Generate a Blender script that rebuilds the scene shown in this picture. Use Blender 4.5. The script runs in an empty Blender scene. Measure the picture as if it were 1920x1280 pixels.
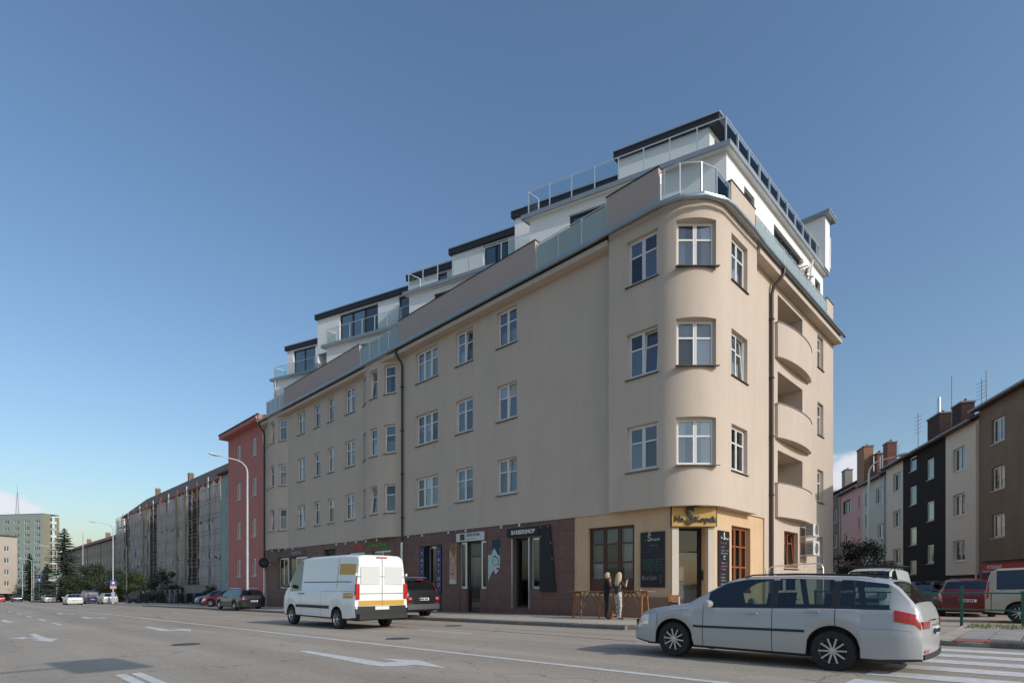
import bpy, bmesh, math, random
from mathutils import Vector, Matrix
random.seed(7)
SC = bpy.context.scene
COL = SC.collection
R = math.radians

# ------------------------------------------------------------------ camera
# world axes: X runs along the side street, Y runs along the main street, the building corner is at 0,0
cam_d = bpy.data.cameras.new('camera'); cam = bpy.data.objects.new('camera', cam_d); COL.objects.link(cam)
cam.location = (-18.179, -8.845, 1.2)
cam.rotation_euler = (R(90), 0, math.atan2(-0.7098, 0.7044))
cam_d.sensor_width = 36; cam_d.lens = 1035 / 1920 * 36; cam_d.shift_y = 454.5 / 1920
cam_d.clip_end = 5000; cam_d.clip_start = 0.05
SC.camera = cam
SC.render.resolution_x = 1024; SC.render.resolution_y = 682

# ------------------------------------------------------------------ sky and sun
SUN_EL = 28.0; SUN_OFF = 5.2          # sun stands behind the main facade's plane, to the right of the camera
w = bpy.data.worlds.new('World'); SC.world = w; w.use_nodes = True
nt = w.node_tree; N = nt.nodes; LK = nt.links
for n in list(N): N.remove(n)
sky = N.new('ShaderNodeTexSky'); sky.sky_type = 'NISHITA'; sky.sun_disc = False
sky.sun_elevation = R(SUN_EL); sky.sun_rotation = R(180 - SUN_OFF)
sky.altitude = 0; sky.air_density = 1.38; sky.dust_density = 1.6; sky.ozone_density = 4.7
bg = N.new('ShaderNodeBackground'); bg.inputs[1].default_value = 0.146
out = N.new('ShaderNodeOutputWorld')
tc = N.new('ShaderNodeTexCoord'); sep = N.new('ShaderNodeSeparateXYZ'); LK.new(tc.outputs['Generated'], sep.inputs[0])
# low cumulus banks along the horizon: soft clumps of noise round a ring of directions
mp = N.new('ShaderNodeMapping'); mp.inputs['Scale'].default_value = (9, 9, 22); LK.new(tc.outputs['Generated'], mp.inputs[0])
nz = N.new('ShaderNodeTexNoise'); nz.inputs['Scale'].default_value = 1.0; nz.inputs['Detail'].default_value = 8; nz.inputs['Roughness'].default_value = 0.58
LK.new(mp.outputs[0], nz.inputs[0])
last = None
for az, el, sz in ((77.5, 9.6, .085), (2.5, 5.8, .075), (74, 7.5, .05), (86, 8.0, .06), (-9, 6.5, .09), (120, 9, .1), (160, 8, .08), (205, 9, .09), (250, 7, .1), (300, 10, .09), (330, 7, .08)):
    v = Vector((math.sin(R(az)) * math.cos(R(el)), math.cos(R(az)) * math.cos(R(el)), math.sin(R(el))))
    d_ = N.new('ShaderNodeVectorMath'); d_.operation = 'SUBTRACT'; d_.inputs[1].default_value = v; LK.new(tc.outputs['Generated'], d_.inputs[0])
    s_ = N.new('ShaderNodeVectorMath'); s_.operation = 'MULTIPLY'; s_.inputs[1].default_value = (1, 1, 2.4); LK.new(d_.outputs[0], s_.inputs[0])
    l_ = N.new('ShaderNodeVectorMath'); l_.operation = 'LENGTH'; LK.new(s_.outputs[0], l_.inputs[0])
    m_ = N.new('ShaderNodeMapRange'); m_.inputs[1].default_value = 0.0; m_.inputs[2].default_value = sz * 1.25; m_.inputs[3].default_value = 1.0; m_.inputs[4].default_value = 0.0; LK.new(l_.outputs['Value'], m_.inputs[0])
    if last is None: last = m_.outputs[0]
    else:
        x_ = N.new('ShaderNodeMath'); x_.operation = 'MAXIMUM'; LK.new(last, x_.inputs[0]); LK.new(m_.outputs[0], x_.inputs[1]); last = x_.outputs[0]
sm_ = N.new('ShaderNodeMath'); sm_.operation = 'MULTIPLY_ADD'; sm_.inputs[1].default_value = 0.62; LK.new(last, sm_.inputs[0]); LK.new(nz.outputs[0], sm_.inputs[2])
cr = N.new('ShaderNodeMapRange'); cr.interpolation_type = 'SMOOTHSTEP'; cr.inputs[1].default_value = 0.74; cr.inputs[2].default_value = 0.98; cr.inputs[4].default_value = 0.85; LK.new(sm_.outputs[0], cr.inputs[0])
gate = N.new('ShaderNodeMath'); gate.operation = 'MINIMUM'; LK.new(cr.outputs[0], gate.inputs[0])
g2 = N.new('ShaderNodeMath'); g2.operation = 'MULTIPLY'; g2.inputs[1].default_value = 6.0; LK.new(last, g2.inputs[0]); LK.new(g2.outputs[0], gate.inputs[1]); mu = gate
mx = N.new('ShaderNodeMixRGB'); mx.inputs[2].default_value = (5.6, 5.7, 6.1, 1)
LK.new(mu.outputs[0], mx.inputs[0]); LK.new(sky.outputs[0], mx.inputs[1])
LK.new(mx.outputs[0], bg.inputs[0]); LK.new(bg.outputs[0], out.inputs[0])

sd = bpy.data.lights.new('sun', 'SUN'); sun = bpy.data.objects.new('sun', sd); COL.objects.link(sun)
sd.energy = 2.68; sd.angle = R(0.6); sd.color = (1.0, 0.965, 0.915)
to_sun = Vector((math.sin(R(SUN_OFF)) * math.cos(R(SUN_EL)), -math.cos(R(SUN_OFF)) * math.cos(R(SUN_EL)), math.sin(R(SUN_EL))))
sun.rotation_euler = to_sun.to_track_quat('Z', 'Y').to_euler(); sun.location = to_sun * 200 + Vector((0, 0, 40))
VS = SC.view_settings; VS.view_transform = 'Standard'; VS.look = 'None'; VS.exposure = 0.0; VS.gamma = 1.0; VS.use_curve_mapping = False
SC.render.engine = 'CYCLES'

# ------------------------------------------------------------------ helpers
KS = 0.0165
def gz(y):
    return -KS * (min(max(y, -30.0), 230.0) + 8.845)

def tag(o, label=None, cat=None, group=None, kind=None):
    if label: o['label'] = label
    if cat: o['category'] = cat
    if group: o['group'] = group
    if kind: o['kind'] = kind
    return o

def thing(name, label, cat, loc=(0, 0, 0), rz=0, group=None):
    o = bpy.data.objects.new(name, None); COL.objects.link(o)
    o.location = loc; o.rotation_euler = (0, 0, rz); o.empty_display_size = 0.2
    return tag(o, label, cat, group)

def put(name, me, parent=None, loc=(0, 0, 0), rot=(0, 0, 0), mat=None, world=False):
    """link a mesh as an object; world=True: the mesh is in world coordinates under an unrotated parent"""
    o = bpy.data.objects.new(name, me); COL.objects.link(o)
    o.location = loc; o.rotation_euler = rot
    if parent is not None:
        o.parent = parent
        if world: o.matrix_parent_inverse = Matrix.Translation(-Vector(parent.location))
    if mat is not None and len(me.materials) == 0: me.materials.append(mat)
    return o

class MB:
    def __init__(s): s.v = []; s.f = []; s.sm = False
    def quad(s, a, b, c, d):
        n = len(s.v); s.v += [a, b, c, d]; s.f.append((n, n + 1, n + 2, n + 3)); return s
    def poly(s, pts):
        n = len(s.v); s.v += list(pts); s.f.append(tuple(range(n, n + len(pts)))); return s
    def box(s, x0, x1, y0, y1, z0, z1):
        n = len(s.v)
        s.v += [(x0, y0, z0), (x1, y0, z0), (x1, y1, z0), (x0, y1, z0), (x0, y0, z1), (x1, y0, z1), (x1, y1, z1), (x0, y1, z1)]
        for q in ((0, 3, 2, 1), (4, 5, 6, 7), (0, 1, 5, 4), (1, 2, 6, 5), (2, 3, 7, 6), (3, 0, 4, 7)): s.f.append(tuple(n + i for i in q))
        return s
    def prism(s, pts, z0, z1):
        """pts: 2-D polygon; z0/z1 numbers or functions of (x,y)"""
        f0 = z0 if callable(z0) else (lambda x, y: z0); f1 = z1 if callable(z1) else (lambda x, y: z1)
        n = len(s.v); m = len(pts)
        s.v += [(x, y, f0(x, y)) for x, y in pts] + [(x, y, f1(x, y)) for x, y in pts]
        s.f.append(tuple(range(n + m - 1, n - 1, -1))); s.f.append(tuple(range(n + m, n + 2 * m)))
        for i in range(m):
            j = (i + 1) % m; s.f.append((n + i, n + j, n + m + j, n + m + i))
        return s
    def vprism(s, pts, d0, d1):
        """polygon in local x,z, thickness along y"""
        n = len(s.v); m = len(pts)
        s.v += [(x, d0, z) for x, z in pts] + [(x, d1, z) for x, z in pts]
        s.f.append(tuple(range(n, n + m))); s.f.append(tuple(range(n + 2 * m - 1, n + m - 1, -1)))
        for i in range(m):
            j = (i + 1) % m; s.f.append((n + j, n + i, n + m + i, n + m + j))
        return s
    def tube(s, pts, r, n=8, cap=True):
        pts = [Vector(p) for p in pts]; rs = r if isinstance(r, (list, tuple)) else [r] * len(pts)
        b = len(s.v)
        for i, p in enumerate(pts):
            d = (pts[min(i + 1, len(pts) - 1)] - pts[max(i - 1, 0)])
            d = d.normalized() if d.length > 1e-9 else Vector((0, 0, 1))
            u = d.orthogonal().normalized() if i == 0 else (u - d * u.dot(d)).normalized()
            w_ = d.cross(u)
            for k in range(n):
                a = 2 * math.pi * k / n; q = p + (u * math.cos(a) + w_ * math.sin(a)) * rs[i]; s.v.append(tuple(q))
        for i in range(len(pts) - 1):
            for k in range(n):
                k2 = (k + 1) % n; s.f.append((b + i * n + k, b + i * n + k2, b + (i + 1) * n + k2, b + (i + 1) * n + k))
        if cap:
            s.f.append(tuple(b + k for k in range(n - 1, -1, -1))); e_ = b + (len(pts) - 1) * n; s.f.append(tuple(e_ + k for k in range(n)))
        return s
    def bar(s, p, q, wd, th=None):
        """rectangular bar between two points"""
        th = th or wd; p = Vector(p); q = Vector(q); d = (q - p).normalized()
        up = Vector((0, 0, 1)) if abs(d.z) < 0.95 else Vector((0, 1, 0))
        u = d.cross(up).normalized() * wd / 2; v = u.cross(d).normalized() * th / 2
        n = len(s.v)
        for c in (p, q): s.v += [tuple(c - u - v), tuple(c + u - v), tuple(c + u + v), tuple(c - u + v)]
        for f in ((0, 3, 2, 1), (4, 5, 6, 7), (0, 1, 5, 4), (1, 2, 6, 5), (2, 3, 7, 6), (3, 0, 4, 7)): s.f.append(tuple(n + i for i in f))
        return s
    def lathe(s, prof, n=16, axis='z', c=(0, 0, 0)):
        b = len(s.v)
        for r_, h in prof:
            for k in range(n):
                a = 2 * math.pi * k / n; x, y = r_ * math.cos(a), r_ * math.sin(a)
                p = (x, y, h) if axis == 'z' else ((x, h, y) if axis == 'y' else (h, x, y))
                s.v.append((p[0] + c[0], p[1] + c[1], p[2] + c[2]))
        for i in range(len(prof) - 1):
            for k in range(n):
                k2 = (k + 1) % n; s.f.append((b + i * n + k, b + i * n + k2, b + (i + 1) * n + k2, b + (i + 1) * n + k))
        return s
    def mesh(s, name, mat=None, smooth=False):
        me = bpy.data.meshes.new(name); me.from_pydata([tuple(v) for v in s.v], [], s.f)
        if smooth:
            me.polygons.foreach_set('use_smooth', [True] * len(me.polygons))
            try: me.set_sharp_from_angle(angle=R(40))
            except Exception: pass
        if mat: me.materials.append(mat)
        me.update(); return me
    def build(s, name, mat, parent=None, smooth=False, world=True, loc=(0, 0, 0), rot=(0, 0, 0)):
        return put(name, s.mesh(name, mat, smooth), parent, loc, rot, world=world and parent is not None)

def smooth_fix(me):
    bm = bmesh.new(); bm.from_mesh(me); bmesh.ops.remove_doubles(bm, verts=bm.verts, dist=1e-5); bmesh.ops.recalc_face_normals(bm, faces=bm.faces); bm.to_mesh(me); bm.free()

# ------------------------------------------------------------------ materials
def srgb(r, g, b):
    f = lambda c: (c / 255 / 12.92) if c / 255 <= 0.04045 else ((c / 255 + 0.055) / 1.055) ** 2.4
    return (f(r), f(g), f(b))

def mat(name, col, rough=0.7, var=0.0, vs=3.0, bump=0.0, bs=60.0, metal=0.0, spec=0.5, var2=None, stain=0.0, coat=0.0, alpha=None):
    m = bpy.data.materials.new(name); m.use_nodes = True; t = m.node_tree; P = t.nodes['Principled BSDF']
    P.inputs['Roughness'].default_value = rough; P.inputs['Metallic'].default_value = metal
    P.inputs['Specular IOR Level'].default_value = spec; P.inputs['Coat Weight'].default_value = coat
    c4 = (*col, 1); P.inputs['Base Color'].default_value = c4
    if var or bump or stain:
        g = t.nodes.new('ShaderNodeNewGeometry')
    if var or stain:
        last = None
        n = t.nodes.new('ShaderNodeTexNoise'); n.inputs['Scale'].default_value = vs; n.inputs['Detail'].default_value = 6; n.inputs['Roughness'].default_value = 0.62
        t.links.new(g.outputs['Position'], n.inputs['Vector'])
        mr = t.nodes.new('ShaderNodeMapRange'); mr.inputs[1].default_value = 0.3; mr.inputs[2].default_value = 0.7
        mr.inputs[3].default_value = 1 - var; mr.inputs[4].default_value = 1 + var
        t.links.new(n.outputs[0], mr.inputs[0])
        mm = t.nodes.new('ShaderNodeVectorMath'); mm.operation = 'SCALE'; mm.inputs[0].default_value = col
        t.links.new(mr.outputs[0], mm.inputs['Scale']); last = mm.outputs[0]
        if stain:   # rain streaks: noise stretched down the wall
            mpn = t.nodes.new('ShaderNodeMapping'); mpn.inputs['Scale'].default_value = (1.3, 1.3, 0.12); t.links.new(g.outputs['Position'], mpn.inputs[0])
            n2 = t.nodes.new('ShaderNodeTexNoise'); n2.inputs['Scale'].default_value = 1.6; n2.inputs['Detail'].default_value = 8; n2.inputs['Roughness'].default_value = 0.7
            t.links.new(mpn.outputs[0], n2.inputs['Vector'])
            m2 = t.nodes.new('ShaderNodeMapRange'); m2.inputs[1].default_value = 0.35; m2.inputs[2].default_value = 0.75; m2.inputs[3].default_value = 1.0 + stain * 0.3; m2.inputs[4].default_value = 1 - stain
            t.links.new(n2.outputs[0], m2.inputs[0])
            s2 = t.nodes.new('ShaderNodeVectorMath'); s2.operation = 'SCALE'; t.links.new(last, s2.inputs[0]); t.links.new(m2.outputs[0], s2.inputs['Scale']); last = s2.outputs[0]
        t.links.new(last, P.inputs['Base Color'])
    if bump:
        nb = t.nodes.new('ShaderNodeTexNoise'); nb.inputs['Scale'].default_value = bs; nb.inputs['Detail'].default_value = 4
        t.links.new(g.outputs['Position'], nb.inputs['Vector'])
        b = t.nodes.new('ShaderNodeBump'); b.inputs['Strength'].default_value = bump; b.inputs['Distance'].default_value = 0.02
        t.links.new(nb.outputs[0], b.inputs['Height']); t.links.new(b.outputs[0], P.inputs['Normal'])
    if alpha is not None: P.inputs['Alpha'].default_value = alpha
    return m

def glass(name, tint=(0.75, 0.8, 0.8), refl=0.0, rough=0.01, ior=1.5, gcol=(1, 1, 1), wob=0.0):
    """thin pane: fresnel mirror over a tinted clear sheet"""
    m = bpy.data.materials.new(name); m.use_nodes = True; t = m.node_tree
    for n in list(t.nodes): t.nodes.remove(n)
    o = t.nodes.new('ShaderNodeOutputMaterial'); mxs = t.nodes.new('ShaderNodeMixShader')
    tr = t.nodes.new('ShaderNodeBsdfTransparent'); tr.inputs[0].default_value = (*tint, 1)
    gl = t.nodes.new('ShaderNodeBsdfGlossy'); gl.inputs['Roughness'].default_value = rough; gl.inputs[0].default_value = (*gcol, 1)
    fr = t.nodes.new('ShaderNodeFresnel'); fr.inputs[0].default_value = ior
    ad = t.nodes.new('ShaderNodeMath'); ad.operation = 'ADD'; ad.use_clamp = True; ad.inputs[1].default_value = refl
    if wob:   # panes differ a little from one another
        oi = t.nodes.new('ShaderNodeObjectInfo'); mr = t.nodes.new('ShaderNodeMapRange'); mr.inputs[3].default_value = refl * 0.3; mr.inputs[4].default_value = refl * 2.4; t.links.new(oi.outputs['Random'], mr.inputs[0]); t.links.new(mr.outputs[0], ad.inputs[1])
        m3 = t.nodes.new('ShaderNodeMapRange'); m3.inputs[3].default_value = 0.65; m3.inputs[4].default_value = 1.35; t.links.new(oi.outputs['Random'], m3.inputs[0])
        v3 = t.nodes.new('ShaderNodeVectorMath'); v3.operation = 'SCALE'; v3.inputs[0].default_value = tint; t.links.new(m3.outputs[0], v3.inputs['Scale']); t.links.new(v3.outputs[0], tr.inputs[0])
    t.links.new(fr.outputs[0], ad.inputs[0]); t.links.new(ad.outputs[0], mxs.inputs[0])
    if wob:
        g = t.nodes.new('ShaderNodeNewGeometry'); nb = t.nodes.new('ShaderNodeTexNoise'); nb.inputs['Scale'].default_value = 1.3
        t.links.new(g.outputs['Position'], nb.inputs['Vector'])
        b = t.nodes.new('ShaderNodeBump'); b.inputs['Strength'].default_value = wob; b.inputs['Distance'].default_value = 0.05
        t.links.new(nb.outputs[0], b.inputs['Height']); t.links.new(b.outputs[0], gl.inputs['Normal']); t.links.new(b.outputs[0], fr.inputs['Normal'])
    t.links.new(tr.outputs[0], mxs.inputs[1]); t.links.new(gl.outputs[0], mxs.inputs[2]); t.links.new(mxs.outputs[0], o.inputs[0])
    return m

M = {}
M['plaster'] = mat('plaster', (0.572, 0.470, 0.380), 0.9, 0.04, 0.5, 0.3, 90, stain=0.07, spec=0.25)
M['plaster_brown'] = mat('parapet_plaster', (0.47, 0.375, 0.33), 0.9, 0.03, 0.9, 0.2, 90, spec=0.25)
M['white_plaster'] = mat('white_plaster', (0.80, 0.80, 0.785), 0.9, 0.02, 0.6, 0.12, 90, spec=0.2)
M['yellow_plaster'] = mat('yellow_plaster', (0.64, 0.445, 0.27), 0.9, 0.05, 1.2, 0.2, 80, stain=0.08, spec=0.2)
M['tile'] = mat('brown_tile', (0.175, 0.092, 0.075), 0.55, 0.14, 2.3, 0.06, 40, spec=0.35)
M['joint'] = mat('tile_joint', (0.17, 0.115, 0.098), 0.9, 0.1, 5)
M['frame'] = mat('window_frame_white', (0.72, 0.71, 0.68), 0.45, 0.02, 4)
M['frame_brown'] = mat('window_frame_brown', (0.095, 0.035, 0.022), 0.5, 0.15, 6)
M['frame_orange'] = mat('orange_wood', (0.30, 0.105, 0.04), 0.5, 0.15, 9)
M['frame_dark'] = mat('window_frame_anthracite', (0.022, 0.024, 0.028), 0.4)
M['alu'] = mat('aluminium', (0.62, 0.62, 0.62), 0.35, metal=0.85)
M['steel'] = mat('brushed_steel', (0.72, 0.72, 0.71), 0.38, metal=0.6)
M['zinc'] = mat('zinc_sheet', (0.36, 0.41, 0.44), 0.42, 0.08, 3, metal=0.75)
M['zinc_dull'] = mat('zinc_dull', (0.30, 0.33, 0.35), 0.55, 0.08, 3, metal=0.4)
M['pipe_dark'] = mat('downpipe_dark', (0.022, 0.023, 0.028), 0.4)
M['pipe_brown'] = mat('downpipe_brown', (0.060, 0.035, 0.032), 0.4)
M['sill'] = mat('sill_metal', (0.030, 0.024, 0.022), 0.5)
M['fascia'] = mat('fascia_dark', (0.016, 0.017, 0.022), 0.55)
M['pane'] = glass('window_pane', (0.62, 0.66, 0.67), 0.08, wob=0.10)
M['pane_clear'] = glass('shop_pane', (0.62, 0.68, 0.68), 0.03, wob=0.03)
M['pane_dark'] = glass('penthouse_pane', (0.35, 0.4, 0.42), 0.12, wob=0.02)
M['curtain'] = mat('curtain_white', (0.70, 0.69, 0.66), 0.9, 0.05, 6)
M['blind'] = mat('blind_grey', (0.45, 0.46, 0.46), 0.8)
M['inner'] = mat('room_wall', (0.30, 0.27, 0.24), 0.9, 0.3, 0.5)
M['black'] = mat('matt_black', (0.012, 0.012, 0.013), 0.6)
M['white'] = mat('white_paint', (0.75, 0.75, 0.73), 0.5)
M['cream'] = mat('cream_render', (0.60, 0.52, 0.42), 0.8, 0.04, 2)
M['asphalt'] = None
def frosted(name, col, tr, ior=1.45, tint=(0.88, 0.96, 0.94)):
    m = bpy.data.materials.new(name); m.use_nodes = True; t = m.node_tree
    for n in list(t.nodes): t.nodes.remove(n)
    o = t.nodes.new('ShaderNodeOutputMaterial'); a = t.nodes.new('ShaderNodeMixShader'); b = t.nodes.new('ShaderNodeMixShader')
    tp = t.nodes.new('ShaderNodeBsdfTransparent'); tp.inputs[0].default_value = (*tint, 1)
    df = t.nodes.new('ShaderNodeBsdfDiffuse'); df.inputs[0].default_value = (*col, 1); tl = t.nodes.new('ShaderNodeBsdfTranslucent'); tl.inputs[0].default_value = (*col, 1)
    md = t.nodes.new('ShaderNodeMixShader'); md.inputs[0].default_value = 0.4; t.links.new(df.outputs[0], md.inputs[1]); t.links.new(tl.outputs[0], md.inputs[2])
    gl = t.nodes.new('ShaderNodeBsdfGlossy'); gl.inputs['Roughness'].default_value = 0.03
    a.inputs[0].default_value = tr; t.links.new(md.outputs[0], a.inputs[1]); t.links.new(tp.outputs[0], a.inputs[2])
    fr = t.nodes.new('ShaderNodeFresnel'); fr.inputs[0].default_value = ior; t.links.new(fr.outputs[0], b.inputs[0]); t.links.new(a.outputs[0], b.inputs[1]); t.links.new(gl.outputs[0], b.inputs[2])
    t.links.new(b.outputs[0], o.inputs[0]); return m
M['milk'] = frosted('milky_glass', (0.76, 0.87, 0.835), 0.34)
M['milk2'] = glass('clear_balustrade_glass', (0.90, 0.925, 0.92), 0.0, ior=1.14)

def asphalt(name, col, stripes=True):
    m = bpy.data.materials.new(name); m.use_nodes = True; t = m.node_tree; P = t.nodes['Principled BSDF']
    g = t.nodes.new('ShaderNodeNewGeometry')
    n1 = t.nodes.new('ShaderNodeTexNoise'); n1.inputs['Scale'].default_value = 0.22; n1.inputs['Detail'].default_value = 8; n1.inputs['Roughness'].default_value = 0.6
    mp_ = t.nodes.new('ShaderNodeMapping'); mp_.inputs['Scale'].default_value = (1.6, 0.45, 1); t.links.new(g.outputs['Position'], mp_.inputs[0]); t.links.new(mp_.outputs[0], n1.inputs['Vector'])
    n2 = t.nodes.new('ShaderNodeTexNoise'); n2.inputs['Scale'].default_value = 48; n2.inputs['Detail'].default_value = 5; t.links.new(g.outputs['Position'], n2.inputs['Vector'])
    n3 = t.nodes.new('ShaderNodeTexVoronoi'); n3.feature = 'DISTANCE_TO_EDGE'; n3.inputs['Scale'].default_value = 0.35
    # crack pattern warped by noise
    wn = t.nodes.new('ShaderNodeTexNoise'); wn.inputs['Scale'].default_value = 1.7; wn.inputs['Detail'].default_value = 5; t.links.new(g.outputs['Position'], wn.inputs['Vector'])
    va = t.nodes.new('ShaderNodeVectorMath'); va.operation = 'MULTIPLY_ADD'; va.inputs[1].default_value = (1.2, 1.2, 0); t.links.new(wn.outputs['Color'], va.inputs[0]); t.links.new(g.outputs['Position'], va.inputs[2]); t.links.new(va.outputs[0], n3.inputs['Vector'])
    r1 = t.nodes.new('ShaderNodeMapRange'); r1.inputs[1].default_value = 0.32; r1.inputs[2].default_value = 0.68; r1.inputs[3].default_value = 0.88; r1.inputs[4].default_value = 1.10; t.links.new(n1.outputs[0], r1.inputs[0])
    r2 = t.nodes.new('ShaderNodeMapRange'); r2.inputs[1].default_value = 0.25; r2.inputs[2].default_value = 0.75; r2.inputs[3].default_value = 0.60; r2.inputs[4].default_value = 1.40; t.links.new(n2.outputs[0], r2.inputs[0])
    r3 = t.nodes.new('ShaderNodeMapRange'); r3.inputs[1].default_value = 0.0; r3.inputs[2].default_value = 0.006; r3.inputs[3].default_value = 0.55; r3.inputs[4].default_value = 1.0; t.links.new(n3.outputs[0], r3.inputs[0])
    a = t.nodes.new('ShaderNodeMath'); a.operation = 'MULTIPLY'; t.links.new(r1.outputs[0], a.inputs[0]); t.links.new(r2.outputs[0], a.inputs[1])
    b = t.nodes.new('ShaderNodeMath'); b.operation = 'MULTIPLY'; t.links.new(a.outputs[0], b.inputs[0]); t.links.new(r3.outputs[0], b.inputs[1])
    # wheel tracks: bands that run along the street
    mp4 = t.nodes.new('ShaderNodeMapping'); mp4.inputs['Scale'].default_value = (0.9, 0.012, 0); t.links.new(g.outputs['Position'], mp4.inputs[0])
    n4 = t.nodes.new('ShaderNodeTexNoise'); n4.inputs['Scale'].default_value = 1.0; n4.inputs['Detail'].default_value = 3; t.links.new(mp4.outputs[0], n4.inputs['Vector'])
    r4 = t.nodes.new('ShaderNodeMapRange'); r4.inputs[1].default_value = 0.35; r4.inputs[2].default_value = 0.65; r4.inputs[3].default_value = 0.87; r4.inputs[4].default_value = 1.10; t.links.new(n4.outputs[0], r4.inputs[0])
    b4 = t.nodes.new('ShaderNodeMath'); b4.operation = 'MULTIPLY'; t.links.new(b.outputs[0], b4.inputs[0]); t.links.new(r4.outputs[0], b4.inputs[1])
    s = t.nodes.new('ShaderNodeVectorMath'); s.operation = 'SCALE'; s.inputs[0].default_value = col; t.links.new(b4.outputs[0], s.inputs['Scale']); t.links.new(s.outputs[0], P.inputs['Base Color'])
    P.inputs['Roughness'].default_value = 0.82; P.inputs['Specular IOR Level'].default_value = 0.4
    bp = t.nodes.new('ShaderNodeBump'); bp.inputs['Strength'].default_value = 0.5; bp.inputs['Distance'].default_value = 0.008; t.links.new(n2.outputs[0], bp.inputs['Height']); t.links.new(bp.outputs[0], P.inputs['Normal'])
    return m
M['asphalt'] = asphalt('asphalt', (0.405, 0.340, 0.265))
M['pavement'] = asphalt('pavement_asphalt', (0.47, 0.40, 0.315))
M['side_asphalt'] = asphalt('side_street_asphalt', (0.405, 0.340, 0.265))
M['kerb'] = mat('kerb_granite', (0.16, 0.15, 0.135), 0.85, 0.25, 8, 0.5, 50)
M['slab'] = mat('paving_slab', (0.34, 0.32, 0.29), 0.85, 0.10, 2.0, 0.3, 60)
M['tactile'] = mat('tactile_red', (0.32, 0.12, 0.08), 0.85, 0.15, 5, 0.3, 60)
M['line'] = mat('road_paint', (0.66, 0.645, 0.60), 0.75, 0.16, 9.0, 0.4, 70)
M['soil'] = mat('soil', (0.10, 0.085, 0.06), 0.95, 0.3, 1.5, 0.5, 20)
M['grass'] = mat('grass', (0.07, 0.10, 0.03), 0.9, 0.3, 4)

# ------------------------------------------------------------------ ground, road, pavements
def sheet(name, x0, x1, ys, dz, m, kind='structure', parent=None):
    b = MB()
    for a, c in zip(ys[:-1], ys[1:]):
        b.quad((x0, a, gz(a) + dz), (x1, a, gz(a) + dz), (x1, c, gz(c) + dz), (x0, c, gz(c) + dz))
    o = b.build(name, m, parent)
    if kind: tag(o, kind=kind)
    return o
def flat(name, pts, dz, m, parent=None, kind=None):
    b = MB(); b.poly([(x, y, gz(y) + dz) for x, y in pts]); o = b.build(name, m, parent)
    if kind: tag(o, kind=kind)
    return o
ground = sheet('ground', -1500, 1500, [-1500, -30, 230, 1500], -0.012, M['soil'])
road = sheet('road', -24, -4.3, [-120, -30, 230, 420], 0.0, M['asphalt'])
side = flat('side_street', [(-4.302, -6.9), (3.4, -6.9), (6, -30), (60, 4), (110, 32), (104, 40), (50, 9), (40, 2), (-4.302, 2)], 0.001, M['side_asphalt'], kind='structure')
far_pave = sheet('pavement_opposite', -30, -24, [-120, -30, 230, 420], 0.13, M['pavement'])

def arc(cx, cy, r, a0, a1, n=10):
    return [(cx + r * math.cos(R(a0 + (a1 - a0) * i / n)), cy + r * math.sin(R(a0 + (a1 - a0) * i / n))) for i in range(n + 1)]
# corner pavement with rounded kerb
PZ = 0.12
edge = [(-4.3, 60), (-4.3, 1.2)] + arc(-1.3, 1.2, 3.0, 180, 270) + [(16.5, -1.8), (40, 1.5)]
poly = edge + [(40, 4), (16, 4), (16, 2), (2, 2), (0.5, 6), (0.5, 60)]
def slab_poly(name, pts, dz, m):
    b = MB(); b.prism(pts, lambda x, y: gz(y) - 0.05, lambda x, y: gz(y) + dz); o = b.build(name, m); smooth_fix(o.data); return tag(o, kind='structure')
pav = slab_poly('pavement', poly, PZ, M['pavement'])
pav2 = slab_poly('pavement_beyond', [(-4.3, 60), (-4.3, 230), (0.5, 230), (0.5, 60)], PZ, M['pavement'])
south = slab_poly('pavement_south', [(-4.2, -60), (-4.2, -9)] + [(-4.2, -7.9)] + arc(-3.2, -7.9, 1.0, 180, 90, 6) + [(2.4, -6.9), (2.4, -60)], 0.07, M['pavement'])
park = flat('parking_lane', [(2.4, -6.91), (40, -6.91), (40, -60), (2.4, -60)], -0.001, M['side_asphalt'], kind='structure')

# kerb stones (each a stone of its own along the near edge)
kb = {}
def kerb_stone(p, q, k, parent):
    L = (Vector(q) - Vector(p)).length; key = round(L, 2)
    if key not in kb:
        kb[key] = []
        for v in range(4):
            b = MB(); rnd = random.Random(v)
            pts = [(-0.03, -0.06), (-0.03, 0.10 + rnd.uniform(-.01, .01)), (0.0, 0.135 + rnd.uniform(-.008, .008)), (0.13, 0.137), (0.13, -0.06)]
            n = len(pts); j = rnd.uniform(-0.012, 0.012)
            b.v = [(0.008, y + j, z) for y, z in pts] + [(L - 0.008, y - j, z + rnd.uniform(-.004, .004)) for y, z in pts]
            b.f = [tuple(range(n - 1, -1, -1)), tuple(range(n, 2 * n))] + [(i, (i + 1) % n, n + (i + 1) % n, n + i) for i in range(n)]
            kb[key].append(b.mesh('kerb_stone', M['kerb']))
    d = Vector(q) - Vector(p)
    o = put('kerb_stone', kb[key][k % 4], parent, (p[0], p[1], gz(p[1]) + random.uniform(-.006, .004)), (0, math.atan2(-(gz(q[1]) - gz(p[1])), L), math.atan2(d.y, d.x)))
    return o
k = 0
y = 60.0
while y > 1.2:
    kerb_stone((-4.3, y), (-4.3, y - 0.98), k, pav); y -= 0.98; k += 1
pts = arc(-1.3, 1.2, 3.0, 180, 270, 5)
for a, b_ in zip(pts[:-1], pts[1:]): kerb_stone(a, b_, k, pav); k += 1
x = -1.3
while x < 15: kerb_stone((x, -1.8), (x + 0.98, -1.8), k, pav); x += 0.98; k += 1
y = -7.9
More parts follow.
